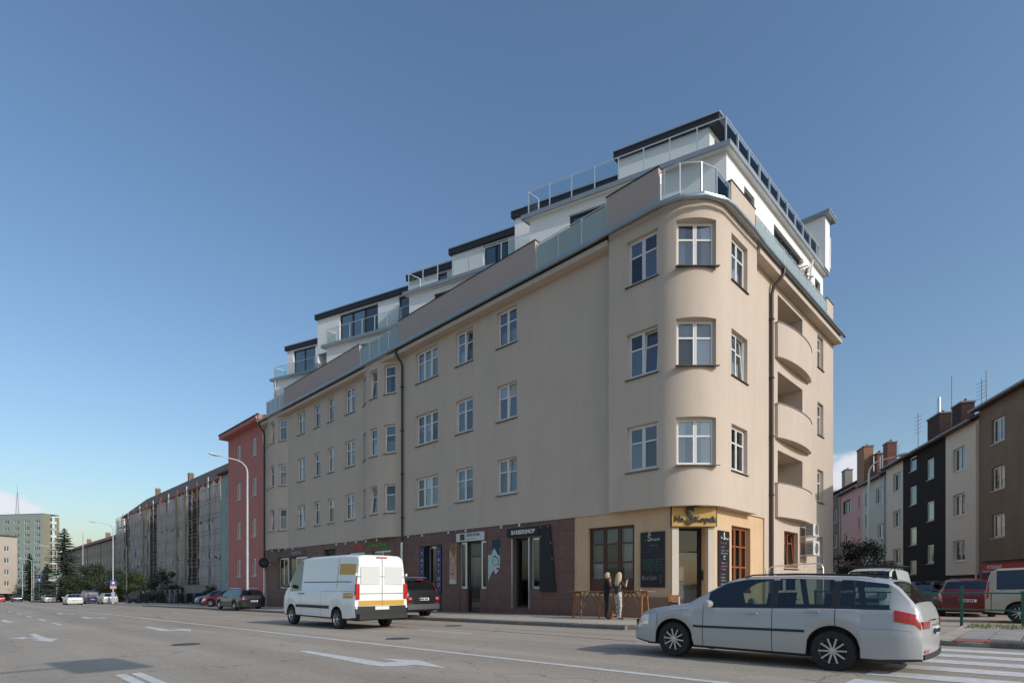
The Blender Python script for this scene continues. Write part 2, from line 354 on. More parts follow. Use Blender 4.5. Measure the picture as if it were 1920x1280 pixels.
while y > -14: kerb_stone((-4.2, y), (-4.2, y - 0.98), k, south); y -= 0.98; k += 1
# paving slabs, tactile strip and a weedy verge on the far side of the side street
sm = {}
def slab(x0, x1, y1, y0, m, dz, parent):
    key = (round(x1 - x0, 3), round(y1 - y0, 3), m.name)
    if key not in sm:
        g_ = 0.006; w_, l_ = key[0], key[1]
        b = MB(); b.v = [(g_, g_, 0), (w_ - g_, g_, 0), (w_ - g_, l_ - g_, 0), (g_, l_ - g_, 0), (g_ + .006, g_ + .006, .03), (w_ - g_ - .006, g_ + .006, .03), (w_ - g_ - .006, l_ - g_ - .006, .03), (g_ + .006, l_ - g_ - .006, .03)]
        b.f = [(4, 5, 6, 7), (0, 1, 5, 4), (1, 2, 6, 5), (2, 3, 7, 6), (3, 0, 4, 7)]; sm[key] = b.mesh('paving_slab', m)
    return put('paving_slab', sm[key], parent, (x0, y0, gz(y0) + dz + random.uniform(-.004, .003)), (random.uniform(-.003, .003), random.uniform(-.003, .003), 0))
for i in range(9):
    for j in range(12):
        if i < 2: slab(-4.05 + i * 0.4, -4.05 + (i + 1) * 0.4, -7.3 - j * .5, -7.3 - (j + 1) * .5, M['tactile'], 0.055, south)
        else: slab(-3.25 + (i - 2) * 0.5, -3.25 + (i - 1) * 0.5, -7.3 - j * .5, -7.3 - (j + 1) * .5, M['slab'], 0.055, south)
wd = MB()
for i in range(2600):
    x, y = random.uniform(0.5, 2.3), random.uniform(-13, -7.05)
    h = random.uniform(.03, .11) * (0.4 + 0.9 * random.random()); a = random.uniform(0, 6.28); r_ = .012
    z = gz(y) + 0.07; lx, ly = random.uniform(-.05, .05), random.uniform(-.05, .05)
    n = len(wd.v); wd.v += [(x - r_ * math.cos(a), y - r_ * math.sin(a), z), (x + r_ * math.cos(a), y + r_ * math.sin(a), z), (x + lx, y + ly, z + h)]; wd.f.append((n, n + 1, n + 2))
tag(wd.build('verge_grass', mat('weeds', (0.16, 0.19, 0.07), 0.8, 0.3, 3)), 'thin weeds growing on the verge behind the paving slabs', 'grass', kind='stuff')

# road markings, 4 mm above the asphalt
def mark(pts, dz=0.005): return flat('road_marking', pts, dz, M['line'], road)
def rect(x0, x1, y0, y1, dz=0.005):
    ys = [y0]
    while ys[-1] < y1 - 1e-6: ys.append(min(y1, ys[-1] + 20))
    b = MB()
    for a, c in zip(ys[:-1], ys[1:]): b.quad((x0, a, gz(a) + dz), (x1, a, gz(a) + dz), (x1, c, gz(c) + dz), (x0, c, gz(c) + dz))
    return b.build('road_marking', M['line'], road)
rect(-11.42, -11.27, -5.9, 180)                                   # solid lane line
for y0 in (2.9, 12.5, 21.2, 31, 41, 51): rect(-8.0, -7.86, y0, y0 + 2.6)
for y0 in (20.1, 26.1, 33.0, 40.5, 49.5, 58.3, 67.5, 76, 85): rect(-15.2, -15.06, y0, y0 + 2.9)
rect(-16.5, -16.36, -4.2, 1.23); rect(-16.30, -16.16, -4.2, 1.23)
A1 = [(-13.21, 2.27), (-13.04, 2.28), (-13.03, 0.42), (-13.05, -0.72), (-12.81, -0.74), (-12.81, -0.06), (-12.48, -0.91), (-12.8, -2.13), (-12.87, -1.36), (-13.1, -1.33), (-13.34, -1.09), (-13.39, -0.74)]
for dy in (0, 13.3, 28.3, 39): mark([(x, y + dy) for x, y in A1])
S1 = [(-16.55, 14.3), (-16.38, 14.3), (-16.38, 12.7), (-16.30, 11.2), (-16.12, 11.2), (-16.45, 9.8), (-16.72, 11.2), (-16.55, 11.2), (-16.62, 11.9), (-16.82, 12.1), (-16.80, 11.6), (-17.12, 12.4), (-16.72, 12.85), (-16.75, 12.5), (-16.55, 12.35)]
for dy in (0, 15.5): mark([(x, y + dy) for x, y in S1])
x = -4.95
while x > -17.5:
    rect(x - 0.5, x, -11.4, -6.95); x -= 1.0
# repaired joint along the kerb lane and a patched strip
for (p, q, ww) in (((-7.2, -2.0), (-6.4, 9.5), 0.05), ((-6.4, 9.5), (-6.2, 30), 0.05)):
    d = Vector((q[0] - p[0], q[1] - p[1])).normalized(); n_ = Vector((-d.y, d.x)) * ww / 2
    flat('road_joint', [(p[0] - n_.x, p[1] - n_.y), (q[0] - n_.x, q[1] - n_.y), (q[0] + n_.x, q[1] + n_.y), (p[0] + n_.x, p[1] + n_.y)], 0.003, mat('bitumen_joint', (0.03, 0.03, 0.03), 0.5), road)
mc = MB().lathe([(0, .006), (.31, .006), (.31, 0)], 20); 
for (x, y) in ((-10.2, 3.2), (-6.0, 6.1), (-14.3, 6.0)):
    o = put('manhole_cover', mc.mesh('manhole_cover', mat('cast_iron', (0.07, 0.065, 0.06), 0.6, 0.2, 20, 0.6, 30)), road, (x, y, gz(y) + 0.002))

# ------------------------------------------------------------------ wall and window builders
def lmap(p, d, n):
    return lambda s: (p[0] + d[0] * s, p[1] + d[1] * s, n[0], n[1])

def wall(name, fm, s0, s1, z0, z1, holes, m, parent, depth=0.2, subs=(), smooth=False, zlow=None, back=False):
    """wall surface along s with real openings (s0,s1,z0,z1) and reveals; zlow(s) gives a sloping foot"""
    S = sorted(set([round(q, 4) for q in [s0, s1, *subs] + [h[i] for h in holes for i in (0, 1)] if s0 - 1e-6 <= q <= s1 + 1e-6]))
    Z = sorted(set([round(q, 4) for q in [z0, z1] + [h[i] for h in holes for i in (2, 3)] if z0 - 1e-6 <= q <= z1 + 1e-6]))
    b = MB(); idx = {}
    def V(i, j, d=0.0):
        k_ = (i, j, d)
        if k_ not in idx:
            x, y, nx, ny = fm(S[i]); z = Z[j]
            if j == 0 and zlow: z = zlow(S[i])
            idx[k_] = len(b.v); b.v.append((x - nx * d, y - ny * d, z))
        return idx[k_]
    inh = lambda sm_, zm: any(h[0] < sm_ < h[1] and h[2] < zm < h[3] for h in holes)
    for i in range(len(S) - 1):
        for j in range(len(Z) - 1):
            if not inh((S[i] + S[i + 1]) / 2, (Z[j] + Z[j + 1]) / 2): b.f.append((V(i, j), V(i + 1, j), V(i + 1, j + 1), V(i, j + 1)))
    for h in holes:
        dp = h[4] if len(h) > 4 else depth
        I = [i for i, q in enumerate(S) if h[0] - 1e-4 <= q <= h[1] + 1e-4]; J = [j for j, q in enumerate(Z) if h[2] - 1e-4 <= q <= h[3] + 1e-4]
        for i, i2 in zip(I[:-1], I[1:]):
            for j in (J[0], J[-1]): b.f.append((V(i, j), V(i2, j), V(i2, j, dp), V(i, j, dp)))
        for j, j2 in zip(J[:-1], J[1:]):
            for i in (I[0], I[-1]): b.f.append((V(i, j), V(i, j2), V(i, j2, dp), V(i, j, dp)))
    return b.build(name, m, parent, smooth)

WC = {}
def win_meshes(w_, h_, cols, tr, fm, key):
    k_ = (round(w_, 2), round(h_, 2), cols, tr, key)
    if k_ in WC: return WC[k_]
    fw = 0.06; b = MB()
    b.box(0, fw, 0, .07, 0, h_); b.box(w_ - fw, w_, 0, .07, 0, h_); b.box(fw, w_ - fw, 0, .07, 0, fw); b.box(fw, w_ - fw, 0, .07, h_ - fw, h_)
    cw = (w_ - 2 * fw) / cols
    for c in range(1, cols): b.box(fw + c * cw - .035, fw + c * cw + .035, .002, .068, fw, h_ - fw)
    frame = b.mesh('window', fm)
    sw = cw - (0.07 if cols > 1 else 0.0) * (0.5 if cols == 2 else 0.75); sh = h_ - 2 * fw; t_ = .05
    s = MB(); s.box(0, t_, -.012, .05, 0, sh); s.box(sw - t_, sw, -.012, .05, 0, sh); s.box(t_, sw - t_, -.012, .05, 0, t_); s.box(t_, sw - t_, -.012, .05, sh - t_, sh)
    trs = tr if isinstance(tr, tuple) else ((tr,) if tr else ())
    for q_ in trs: s.box(t_, sw - t_, -.010, .048, sh * q_ - .028, sh * q_ + .028)
    sash = s.mesh('sash', fm)
    panes = []
    ed = [t_] + [e_ for q_ in trs for e_ in (sh * q_ - .028, sh * q_ + .028)] + [sh - t_]
    for (a, c) in zip(ed[0::2], ed[1::2]):
        q = MB(); q.quad((t_, .02, a), (sw - t_, .02, a), (sw - t_, .02, c), (t_, .02, c)); panes.append(q.mesh('pane'))
    sl = MB(); sl.v = [(-.05, -.06, -.045), (w_ + .05, -.06, -.045), (w_ + .05, .16, 0), (-.05, .16, 0), (-.05, -.06, -.075), (w_ + .05, -.06, -.075), (w_ + .05, .16, -.03), (-.05, .16, -.03)]
    sl.f = [(0, 1, 2, 3), (7, 6, 5, 4), (0, 4, 5, 1), (1, 5, 6, 2), (2, 6, 7, 3), (3, 7, 4, 0)]; sill = sl.mesh('sill')
    cu = MB(); n_ = 24
    for i in range(n_):
        u0, u1 = i / n_, (i + 1) / n_; f_ = lambda u: .02 * math.sin(u * n_ * 1.9)
        cu.quad((u0, f_(u0), 0), (u1, f_(u1), 0), (u1, f_(u1), 1), (u0, f_(u0), 1))
    WC[k_] = (frame, sash, panes, sill, cu.mesh('curtain', M['curtain']), cw, sw, fw, sh)
    return WC[k_]

def window(parent, P, n, w_, zs, h_, cols=2, tr=0.62, fm=None, key='w', recess=0.13, gm=None, sill=True, tilt=(), curtain=None, sillm=None, sill_out=0.0, wname='window'):
    """P: 2-D centre on the wall face; n: outward normal"""
    fm = fm or M['frame']; gm = gm or M['pane']
    fr, sa, pn, sl, cu, cw, sw, fw, sh = win_meshes(w_, h_, cols, tr, fm, key + fm.name)
    th = math.atan2(n[0], -n[1]); rx, ry = math.cos(th), math.sin(th); pl = Vector(parent.location)
    pos = Vector((P[0] - n[0] * recess - rx * w_ / 2, P[1] - n[1] * recess - ry * w_ / 2, zs)) - pl
    o = put(wname, fr, parent, pos, (0, 0, th))
    for c in range(cols):
        x0 = fw + c * cw + (cw - sw) / 2; rot = (0, 0, 0); tl = c in tilt
        if tl: rot = (-0.085, 0, 0)
        put('sash', sa, o, (x0, 0.0, fw), rot)
        for p in pn: put('pane', p, o, (x0, 0.0, fw), rot, mat=gm)
    if sill: put('sill', sl, o, (0, -recess + sill_out, 0.0), mat=sillm or M['sill'])
    if curtain == 'full': 
        q = put('curtain', cu, o, (fw, 0.16, fw)); q.scale = (w_ - 2 * fw, 1, sh)
    elif curtain == 'sides':
        for x0 in (fw, w_ - fw - .26 * w_): q = put('curtain', cu, o, (x0, 0.16, fw)); q.scale = (.26 * w_, 1, sh)
    elif curtain == 'half':
        q = put('curtain', cu, o, (fw, 0.16, fw + sh * .45)); q.scale = (w_ - 2 * fw, 1, sh * .55)
    elif curtain == 'blind':
        q = put('blind', MB().box(0, 1, 0, .01, 0, 1).mesh('blind', M['blind']), o, (fw, 0.10, fw + sh * .62)); q.scale = (w_ - 2 * fw, 1, sh * .38)
    elif curtain == 'plants':
        pb_ = MB(); rr_ = random.Random(int(zs * 10 + P[1] * 7))
        for i_ in range(60):
            x_ = rr_.uniform(.1, w_ - .1); h2 = rr_.uniform(.05, .40); pb_.bar((x_, .14, fw), (x_ + rr_.uniform(-.08, .08), .14 + rr_.uniform(-.03, .03), fw + h2), .03, .006)
        put('window_plant', pb_.mesh('window_plant', M['grass']), o)
    elif curtain == 'low':
        q = put('curtain', cu, o, (fw, 0.16, fw)); q.scale = (w_ - 2 * fw, 1, sh * .45)
    return o

def text_mesh(s, size, ext=0.006, name='lettering', align='CENTER', shear=0.0, sx=1.0, bold=0.0):
    c = bpy.data.curves.new('t', 'FONT'); c.body = s; c.size = size; c.extrude = ext; c.align_x = align; c.align_y = 'CENTER'; c.shear = shear; c.offset = bold; c.resolution_u = 3
    o = bpy.data.objects.new('t', c); COL.objects.link(o)
    bpy.context.view_layer.update()
    me = bpy.data.meshes.new_from_object(o.evaluated_get(bpy.context.evaluated_depsgraph_get())); me.name = name
    bpy.data.objects.remove(o); bpy.data.curves.remove(c)
    if sx != 1.0:
        for v in me.vertices: v.co.x *= sx
    me.materials.clear(); return me
def text(parent, s, size, m, loc, n, ext=0.006, name='lettering', rot=0.0, **kw):
    """lettering standing on a wall with outward normal n; loc in the parent's frame"""
    me = text_mesh(s, size, ext, name, **kw); me.materials.append(m)
    th = math.atan2(n[0], -n[1])
    o = bpy.data.objects.new(name, me); COL.objects.link(o); o.parent = parent
    o.matrix_local = Matrix.Translation(loc) @ Matrix.Rotation(th, 4, 'Z') @ Matrix.Rotation(R(90), 4, 'X') @ Matrix.Rotation(rot, 4, 'Z')
    return o
# ------------------------------------------------------------------ the corner apartment building
B = thing('apartment_building', 'beige corner apartment block with rounded bay, white stepped penthouses and shops below', 'building', (5, 5, 0))
NL = (-1, 0); NR = (0, -1)
SILLS = (5.42, 8.915, 12.41); WH = 1.68; ZB = 3.98; ZS = 14.30
cols = [(8.88, 10.22, 2), (11.95, 13.30, 2), (14.79, 16.79, 3), (23.51, 24.80, 2), (26.32, 27.24, 1), (28.33, 29.30, 1), (30.74, 32.03, 2)]
hole = lambda y0, y1: [(y0, y1, z, z + WH) for z in SILLS]
def fl_wall(y0, y1):
    hs = [h for c in cols if y0 < c[0] < y1 for h in hole(c[0], c[1])]
    wall('wall', lmap((0, 0), (0, 1), NL), y0, y1, ZB, ZS, hs, M['plaster'], B, 0.22)
fl_wall(3.6, 18.60); fl_wall(22.50, 33.75); fl_wall(37.65, 38.25)
tilts = {(0, 1): (1,), (1, 2): (1,), (0, 0): (1,), (6, 0): (1,)}
curt = ['full', 'low', 'half', 'sides', 'blind', 'full', None, 'plants', 'low', 'sides', 'half']
for ci, (y0, y1, nc) in enumerate(cols):
    for ri, z in enumerate(SILLS):
        window(B, (0, (y0 + y1) / 2), NL, y1 - y0, z, WH, nc, 0.64, tilt=tilts.get((ci, ri), ()), curtain=curt[(ci * 2 + ri * 4 + ci * ri) % 11])
# shallow curved bays
def arc_bay(yc, half=1.95, sag=0.45):
    Rr = (half ** 2 + sag ** 2) / (2 * sag); ph = math.asin(half / Rr); cx = Rr - sag
    def fm(s):
        a = (s / Rr) ; return (cx - Rr * math.cos(a), yc + Rr * math.sin(a), -math.cos(a), math.sin(a))
    S = Rr * ph; ws = [-1.45, 0, 1.45]; ww = 0.86
    hs = [(c - ww / 2, c + ww / 2, z, z + WH) for c in ws for z in SILLS]
    wall('bay_wall', fm, -S, S, ZB, 14.74, hs, M['plaster'], B, 0.22, subs=[-S + i * S / 12 for i in range(25)], smooth=True)
    so = MB(); so.poly([(fm(-S + i * S / 12)[0], fm(-S + i * S / 12)[1], ZB + .001) for i in range(25)]); so.build('bay_soffit', M['plaster'], B)
    for c in ws:
        x, y, nx, ny = fm(c)
        for ri, z in enumerate(SILLS): window(B, (x + nx * -.02, y + ny * -.02), (nx, ny), ww, z, WH, 1, 0.64, tilt=(0,) if (c < 0) == (ri == 1) and c == 0 else (), curtain=curt[(ri + int(c * 3)) % 11])
arc_bay(20.55); arc_bay(35.70)
# rounded corner bay
def bay_path(s, off=0.0):
    if s < .3: return (-s, 3.6, 0, 1)
    if s < 2.5: return (-.3, 3.6 - (s - .3), -1, 0)
    if s < 5.17:
        a = math.pi + (s - 2.5) / 1.7; return (1.4 + 1.7 * math.cos(a), 1.4 + 1.7 * math.sin(a), math.cos(a), math.sin(a))
    if s < 8.02: return (1.4 + (s - 5.17), -.3, 0, -1)
    return (4.25, -.3 + (s - 8.02), 1, 0)
hs = [(a, b, z, z + WH) for (a, b) in ((1.11, 2.43), (3.10, 4.57), (5.63, 7.08)) for z in SILLS]
wall('bay_wall', bay_path, 0, 8.32, ZB, 14.74, hs, M['plaster'], B, 0.36, subs=[.2999, .3001, 2.5, 5.17, 8.0199, 8.0201] + [2.5 + 2.67 * i / 28 for i in range(29)], smooth=True)
pts = [bay_path(s)[:2] for s in [0, .3] + [2.5 + 2.67 * i / 28 for i in range(29)] + [8.019, 8.32]] + [(0.3, 0.3)]
so = MB(); so.poly([(x, y, ZB + .001) for x, y in pts]); so.build('bay_soffit', M['plaster'], B)
for (a, b) in ((1.11, 2.43), (3.10, 4.57), (5.63, 7.08)):
    p = bay_path(a); q = bay_path(b); mx_, my_ = (p[0] + q[0]) / 2, (p[1] + q[1]) / 2; n = bay_path((a + b) / 2)
    wd_ = math.hypot(p[0] - q[0], p[1] - q[1])
    for ri, z in enumerate(SILLS):
        front = 3 < a < 4
        window(B, (mx_, my_), (n[2], n[3]), wd_, z, WH, 2, 0.64, recess=0.15 if front else 0.15, tilt=(1,) if (not front and ri == 1) else (), curtain=('full' if ri == 1 else 'sides') if front else ('low' if a > 5 and ri else None), sill_out=-.20 if front else 0)
# right-hand facade
RW = [(13.02, 14.03, z, z + 1.66) for z in (5.47, 8.94, 12.41)]
LOG = [(7.39, 10.70, z0, z1, 1.3) for z0, z1 in ((4.30, 7.12), (7.75, 10.60), (11.25, 13.98))]
wall('wall', lmap((0, 0), (1, 0), NR), 4.25, 15.8, ZB, ZS, RW + LOG, M['plaster'], B, 0.22)
GW = [(13.06, 13.96, 2.03, 3.65), (8.2, 10.05, 1.95, 3.62)]
wall('wall', lmap((0, 0), (1, 0), NR), 5.85, 15.8, -0.4, ZB, GW, M['plaster'], B, 0.24)
for (a, b, z, z1) in RW: window(B, ((a + b) / 2, 0), NR, b - a, z, 1.66, 1, 0.62, recess=.15, curtain='full')
window(B, (13.51, 0), NR, .9, 2.03, 1.62, 1, None, recess=.17); window(B, (9.12, 0), NR, 1.85, 1.95, 1.67, 2, 0.72, fm=M['frame_orange'], recess=.16, tilt=(0, 1))
for (a, b, z0, z1, d) in LOG:
    bk = MB(); bk.quad((a - .01, 1.3, z0), (b + .01, 1.3, z0), (b + .01, 1.3, z1), (a - .01, 1.3, z1)); bk.build('loggia_back', M['plaster'], B)
    window(B, ((a + b) / 2 + .5, 1.29), NR, 1.5, z0 + .05, 2.2, 2, None, recess=-.08, sill=False, key='door', wname='balcony_door')
for zb, zt in ((4.14, 5.60), (7.60, 9.06), (11.12, 12.60)):
    x0, x1 = 7.05, 11.56; n_ = 28
    pl = [(x0 + (x1 - x0) * i / n_, -.13 - .30 * (1 - (2 * i / n_ - 1) ** 2) ** 0.8) for i in range(n_ + 1)]
    outer = [(x0, -.003)] + pl + [(x1, -.003)]
    b = MB(); inner = [(x0 + .1, -.003)] + [(min(max(x, x0 + .1), x1 - .1), y + .09) for x, y in pl] + [(x1 - .1, -.003)]
    n0 = len(outer)
    b.v = [(x, y, zb) for x, y in outer] + [(x, y, zt) for x, y in outer] + [(x, y, zt) for x, y in inner] + [(x, y, zb + .15) for x, y in inner]
    for i in range(n0 - 1):
        b.f += [(i, i + 1, n0 + i + 1, n0 + i), (n0 + i, n0 + i + 1, 2 * n0 + i + 1, 2 * n0 + i), (2 * n0 + i, 2 * n0 + i + 1, 3 * n0 + i + 1, 3 * n0 + i)]
    b.f += [tuple(range(n0 - 1, -1, -1)), tuple(range(3 * n0, 4 * n0))]
    bo = b.build('balcony', M['plaster'], B, True)
    c = MB()
    oc = [(x0 - .03, -.003)] + [(x + (-.03 if i == 0 else .03 if i == n_ else 0), y - .03) for i, (x, y) in enumerate(pl)] + [(x1 + .03, -.003)]
    ic = [(x, y + .03) for x, y in inner]; ic[0] = (inner[0][0], -.003); ic[-1] = (inner[-1][0], -.003)
    c.v = [(x, y, z) for z in (zt + .001, zt + .03) for x, y in oc] + [(x, y, zt + .03) for x, y in ic]
    for i in range(n0 - 1): c.f += [(i, i + 1, n0 + i + 1, n0 + i), (n0 + i, n0 + i + 1, 2 * n0 + i + 1, 2 * n0 + i)]
    cp = put('coping', c.mesh('coping', M['zinc_dull']), bo)
# hidden sides, rooms and floors
b = MB()
for p, q in (((15.8, 0), (15.8, 11)), ((15.8, 11), (11, 11)), ((11, 11), (11, 38.25)), ((11, 38.25), (0, 38.25))):
    b.quad((*p, -1.2), (*q, -1.2), (*q, 14.9), (*p, 14.9))
b.build('rear_wall', M['plaster'], B)
b = MB()
b.quad((2.8, 2.8, -1), (2.8, 38, -1), (2.8, 38, 14.2), (2.8, 2.8, 14.2)); b.quad((2.8, 2.8, -1), (15.6, 2.8, -1), (15.6, 2.8, 14.2), (2.8, 2.8, 14.2))
for y in (6.8, 10.9, 13.9, 17.8, 22.6, 25.5, 30, 33.2): b.quad((.3, y, -1), (2.79, y, -1), (2.79, y, 14.2), (.3, y, 14.2))
for z in (3.95, 7.35, 10.85, 14.25):
    b.box(.28, 2.79, 3.3, 38.1, z, z + .2); b.box(.28, 15.6, .28, 2.79, z, z + .2) if False else b.box(3.3, 15.6, 1.32, 2.79, z + .002, z + .202)
b.box(.6, 3.3, .9, 3.3, 3.96, 4.15); b.box(.6, 3.3, .9, 3.3, 7.36, 7.55); b.box(.6, 3.3, .9, 3.3, 10.86, 11.05)
b.build('room_partition', M['inner'], B)
# cornice (plaster), zinc flashing, gutter
def sweep(name, path, prof, m, parent, smooth=False):
    """prof: (offset outwards, z) polyline swept along a 2-D path with mitred corners"""
    n = len(path); nn = []
    for i in range(n):
        ds = []
        if i > 0: ds.append((Vector(path[i]) - Vector(path[i - 1])).normalized())
        if i < n - 1: ds.append((Vector(path[i + 1]) - Vector(path[i])).normalized())
        no = [Vector((d.y, -d.x)) for d in ds]; m_ = no[0] if len(no) == 1 else (no[0] + no[1]).normalized()
        k_ = 1.0 if len(no) == 1 else 1.0 / max(.3, m_.dot(no[0])); nn.append(m_ * k_)
    b = MB(); p_ = len(prof)
    for i in range(n):
        for (o_, z) in prof: b.v.append((path[i][0] + nn[i].x * o_, path[i][1] + nn[i].y * o_, z))
    for i in range(n - 1):
        for j in range(p_ - 1): b.f.append((i * p_ + j, (i + 1) * p_ + j, (i + 1) * p_ + j + 1, i * p_ + j + 1))
    b.f.append(tuple(range(p_))); b.f.append(tuple(range(n * p_ - 1, (n - 1) * p_ - 1, -1)))
    return b.build(name, m, parent, smooth)
GP = [(0, 38.3), (0, 4.2), (-.06, 3.2)] + [(1.4 + 1.46 * math.cos(R(a)), 1.4 + 1.46 * math.sin(R(a))) for a in (180, 205, 230, 255, 270)] + [(3.2, -.06), (4.4, 0), (15.85, 0)]
sweep('cornice', [(0, 38.3), (0, 3.62)], [(0, ZS), (.42, ZS + .01), (.42, 14.52), (.0, 14.53)], M['plaster'], B)
sweep('cornice', [(4.27, 0), (15.86, 0)], [(0, ZS), (.42, ZS + .01), (.42, 14.52), (.0, 14.53)], M['plaster'], B)
sweep('flashing', GP, [(0, 14.745), (.47, 14.745), (.49, 14.78), (.49, 14.83), (.44, 14.86), (-.3, 14.90)], M['zinc'], B)
gut = [(.46 + .085 + .085 * math.cos(R(a)), 14.655 + .085 * math.sin(R(a))) for a in range(180, 361, 30)]
sweep('gutter', GP, gut + [(.625, 14.68)], M['zinc'], B, True)
# downpipes
def pipe(pts, r, m, name='downpipe'): 
    o = MB().tube(pts, r, 10).build(name, m, B, True)
    return o
d1 = pipe([(-.50, 18.05, 14.62), (-.50, 18.05, 14.35), (-.42, 18.03, 14.22), (-.16, 18.0, 13.92), (-.10, 18.0, 13.7), (-.10, 18.0, 4.02), (-.12, 18.0, 3.6)], .065, M['pipe_dark'])
pipe([(-.12, 18.0, 3.6), (-.12, 18.0, gz(18) + .12)], .07, M['steel'])
pipe([(-.50, 38.2, 14.62), (-.50, 38.2, 14.3), (-.16, 38.15, 13.9), (-.1, 38.15, 13.6), (-.1, 38.15, 3.4)], .065, M['pipe_dark'])
pipe([(-.1, 38.15, 3.4), (-.1, 38.15, gz(38) + .12)], .06, M['steel'])
pipe([(6.62, -.52, 14.62), (6.62, -.52, 14.40), (6.55, -.40, 14.18), (6.44, -.16, 13.88), (6.42, -.10, 13.6), (6.42, -.10, 1.0), (6.42, -.10, -.1)], .075, M['pipe_brown'])
for z in (5.0, 7.5, 10, 12.5):
    MB().box(-.19, -.0, 17.92, 18.08, z, z + .04).build('pipe_clip', M['pipe_dark'], B); MB().box(6.33, 6.51, -.19, 0, z, z + .04).build('pipe_clip', M['pipe_brown'], B)
# brown parapets
PT = 16.5
def parapet(x0, x1, y0, y1):
    b = MB().box(x0, x1, y0, y1, 14.88, PT); o = b.build('parapet', M['plaster_brown'] if x1 - x0 < .5 else M['plaster'], B)
    put('coping', MB().box(x0 - .03, x1 + .03, y0 - .03, y1 + .03, PT + .001, PT + .035).mesh('coping', M['fascia']), o)
    o.children[0].location = (0, 0, 0)
    return o
parapet(0, .25, 1.62, 3.92); parapet(0, .25, 7.75, 18.53); parapet(0, .25, 22.97, 34.47)
parapet(2.55, 4.85, 0, .25); parapet(14.65, 15.8, 0, .25); parapet(15.55, 15.8, .251, 6)
# glass balustrades on the roof edge
def balustrade(pts, z0, z1, gm, step=1.15, posts=True, rail=.022, gz0=0.06, label='balustrade'):
    """pts: 2-D polyline; one part with posts, panes and a handrail as sub-parts"""
    hr_ = MB().tube([(x, y, z1) for x, y in pts], rail, 8).build('handrail', M['steel'], B, True); hr_.name = label
    for a, c in zip(pts[:-1], pts[1:]):
        L_ = math.hypot(c[0] - a[0], c[1] - a[1]); n_ = max(1, round(L_ / step)); ang = math.atan2(c[1] - a[1], c[0] - a[0])
        me = MB().box(.02, L_ / n_ - .02, -.006, .006, z0 + gz0, z1 - .07).mesh('glass_panel', gm)
        pm = MB().box(-.02, .02, -.03, .03, z0, z1 - .01).mesh('post', M['steel'])
        for i in range(n_ + 1):
            x, y = a[0] + (c[0] - a[0]) * i / n_, a[1] + (c[1] - a[1]) * i / n_
            if posts and (i < n_ or c is pts[-1]): put('post', pm, hr_, (x, y, 0), (0, 0, ang))
            if i < n_: put('glass_panel', me, hr_, (x, y, 0), (0, 0, ang))
    return hr_
Z0 = 14.9; Z1 = 16.32
balustrade([(.08, 3.95), (.08, 7.72)], Z0, Z1, M['milk'], 1.2)
balustrade([(.08, 18.56), (.08, 22.94)], Z0, Z1, M['milk'], 1.1)
balustrade([(.08, 34.5), (.08, 38.1), (1.2, 38.1)], Z0, Z1, M['milk'], .9)
balustrade([(.12, 1.62)] + [(1.4 + 1.36 * math.cos(R(a)), 1.4 + 1.36 * math.sin(R(a))) for a in (180, 204, 236, 268)] + [(2.5, .06)], Z0, Z1, M['milk2'], 1.4)
balustrade([(4.9, .0), (14.6, .0)], Z0, Z1 - .02, M['milk'], 1.1)
# ---- penthouse, lower storey: saw-tooth plan
tips = [(.49, 8.94), (.45, 18.6), (.43, 28.87), (.40, 38.2)]; starts = [(2.92, .25), (3.25, 9.0), (3.45, 18.7), (3.45, 28.95)]
ZP0, ZP1 = 14.86, 18.18
deck = MB(); deck.poly([(0.02, 38.2, ZP0 + .02), (0.02, 1.5, ZP0 + .02), (1.0, .3, ZP0 + .02), (15.7, .05, ZP0 + .02), (15.7, 11, ZP0 + .02), (10.9, 11, ZP0 + .02), (10.9, 38.2, ZP0 + .02)]); deck.build('terrace_deck', M['slab'], B)
P5W = {0: [(5.21, 6.83, 14.95, 17.78)], 1: [(15.3, 16.7, 14.95, 17.85)], 2: [(24.5, 26.3, 14.95, 17.8)], 3: [(33.5, 35.5, 14.95, 17.8)]}
def tooth_wall(p, q, z0, z1, wins, name='penthouse_wall', recess=.12, cols_=2):
    """wall from p (right, set back) to q (left tip); wins given by their Y range"""
    L_ = math.hypot(q[0] - p[0], q[1] - p[1]); d = ((q[0] - p[0]) / L_, (q[1] - p[1]) / L_); n = (-d[1], d[0])
    sc = L_ / (q[1] - p[1]); hs_ = [((a - p[1]) * sc, (b - p[1]) * sc, c, e_) for a, b, c, e_ in wins]
    wall(name, lmap(p, d, n), 0, L_, z0, z1, hs_, M['white_plaster'], B, .2)
    for a, b, c, e_ in hs_:
        cc = 3 if b - a > 3 else (2 if b - a > 1.2 else 1)
        window(B, (p[0] + d[0] * (a + b) / 2, p[1] + d[1] * (a + b) / 2), n, b - a, c, e_ - c, cc, None, fm=M['frame_dark'], gm=M['pane_dark'], recess=recess, sill=False, key='ph')
for k_, (s_, t_) in enumerate(zip(starts, tips)):
    p = (s_[0] + .22, s_[1] + .2); q = (t_[0] + .22, t_[1] - .2)
    tooth_wall(p, q, ZP0, ZP1, P5W[k_])
    nx_ = starts[k_ + 1] if k_ < 3 else (10, 38.2)
    wall('penthouse_wall', lmap(q, (1, 0), (0, 1)), 0, nx_[0] + .22 - q[0], ZP0, ZP1, [], M['white_plaster'], B)
wall('penthouse_wall', lmap((3.14, .45), (1, 0), NR), 0, 12.46, ZP0, ZP1, [(x - 3.14, y - 3.14, a, b) for x, y, a, b in ((4.86, 5.95, 16.2, 17.72), (8.22, 12.1, 15.0, 17.7), (14.2, 15.1, 15.6, 17.6))], M['white_plaster'], B, .22)
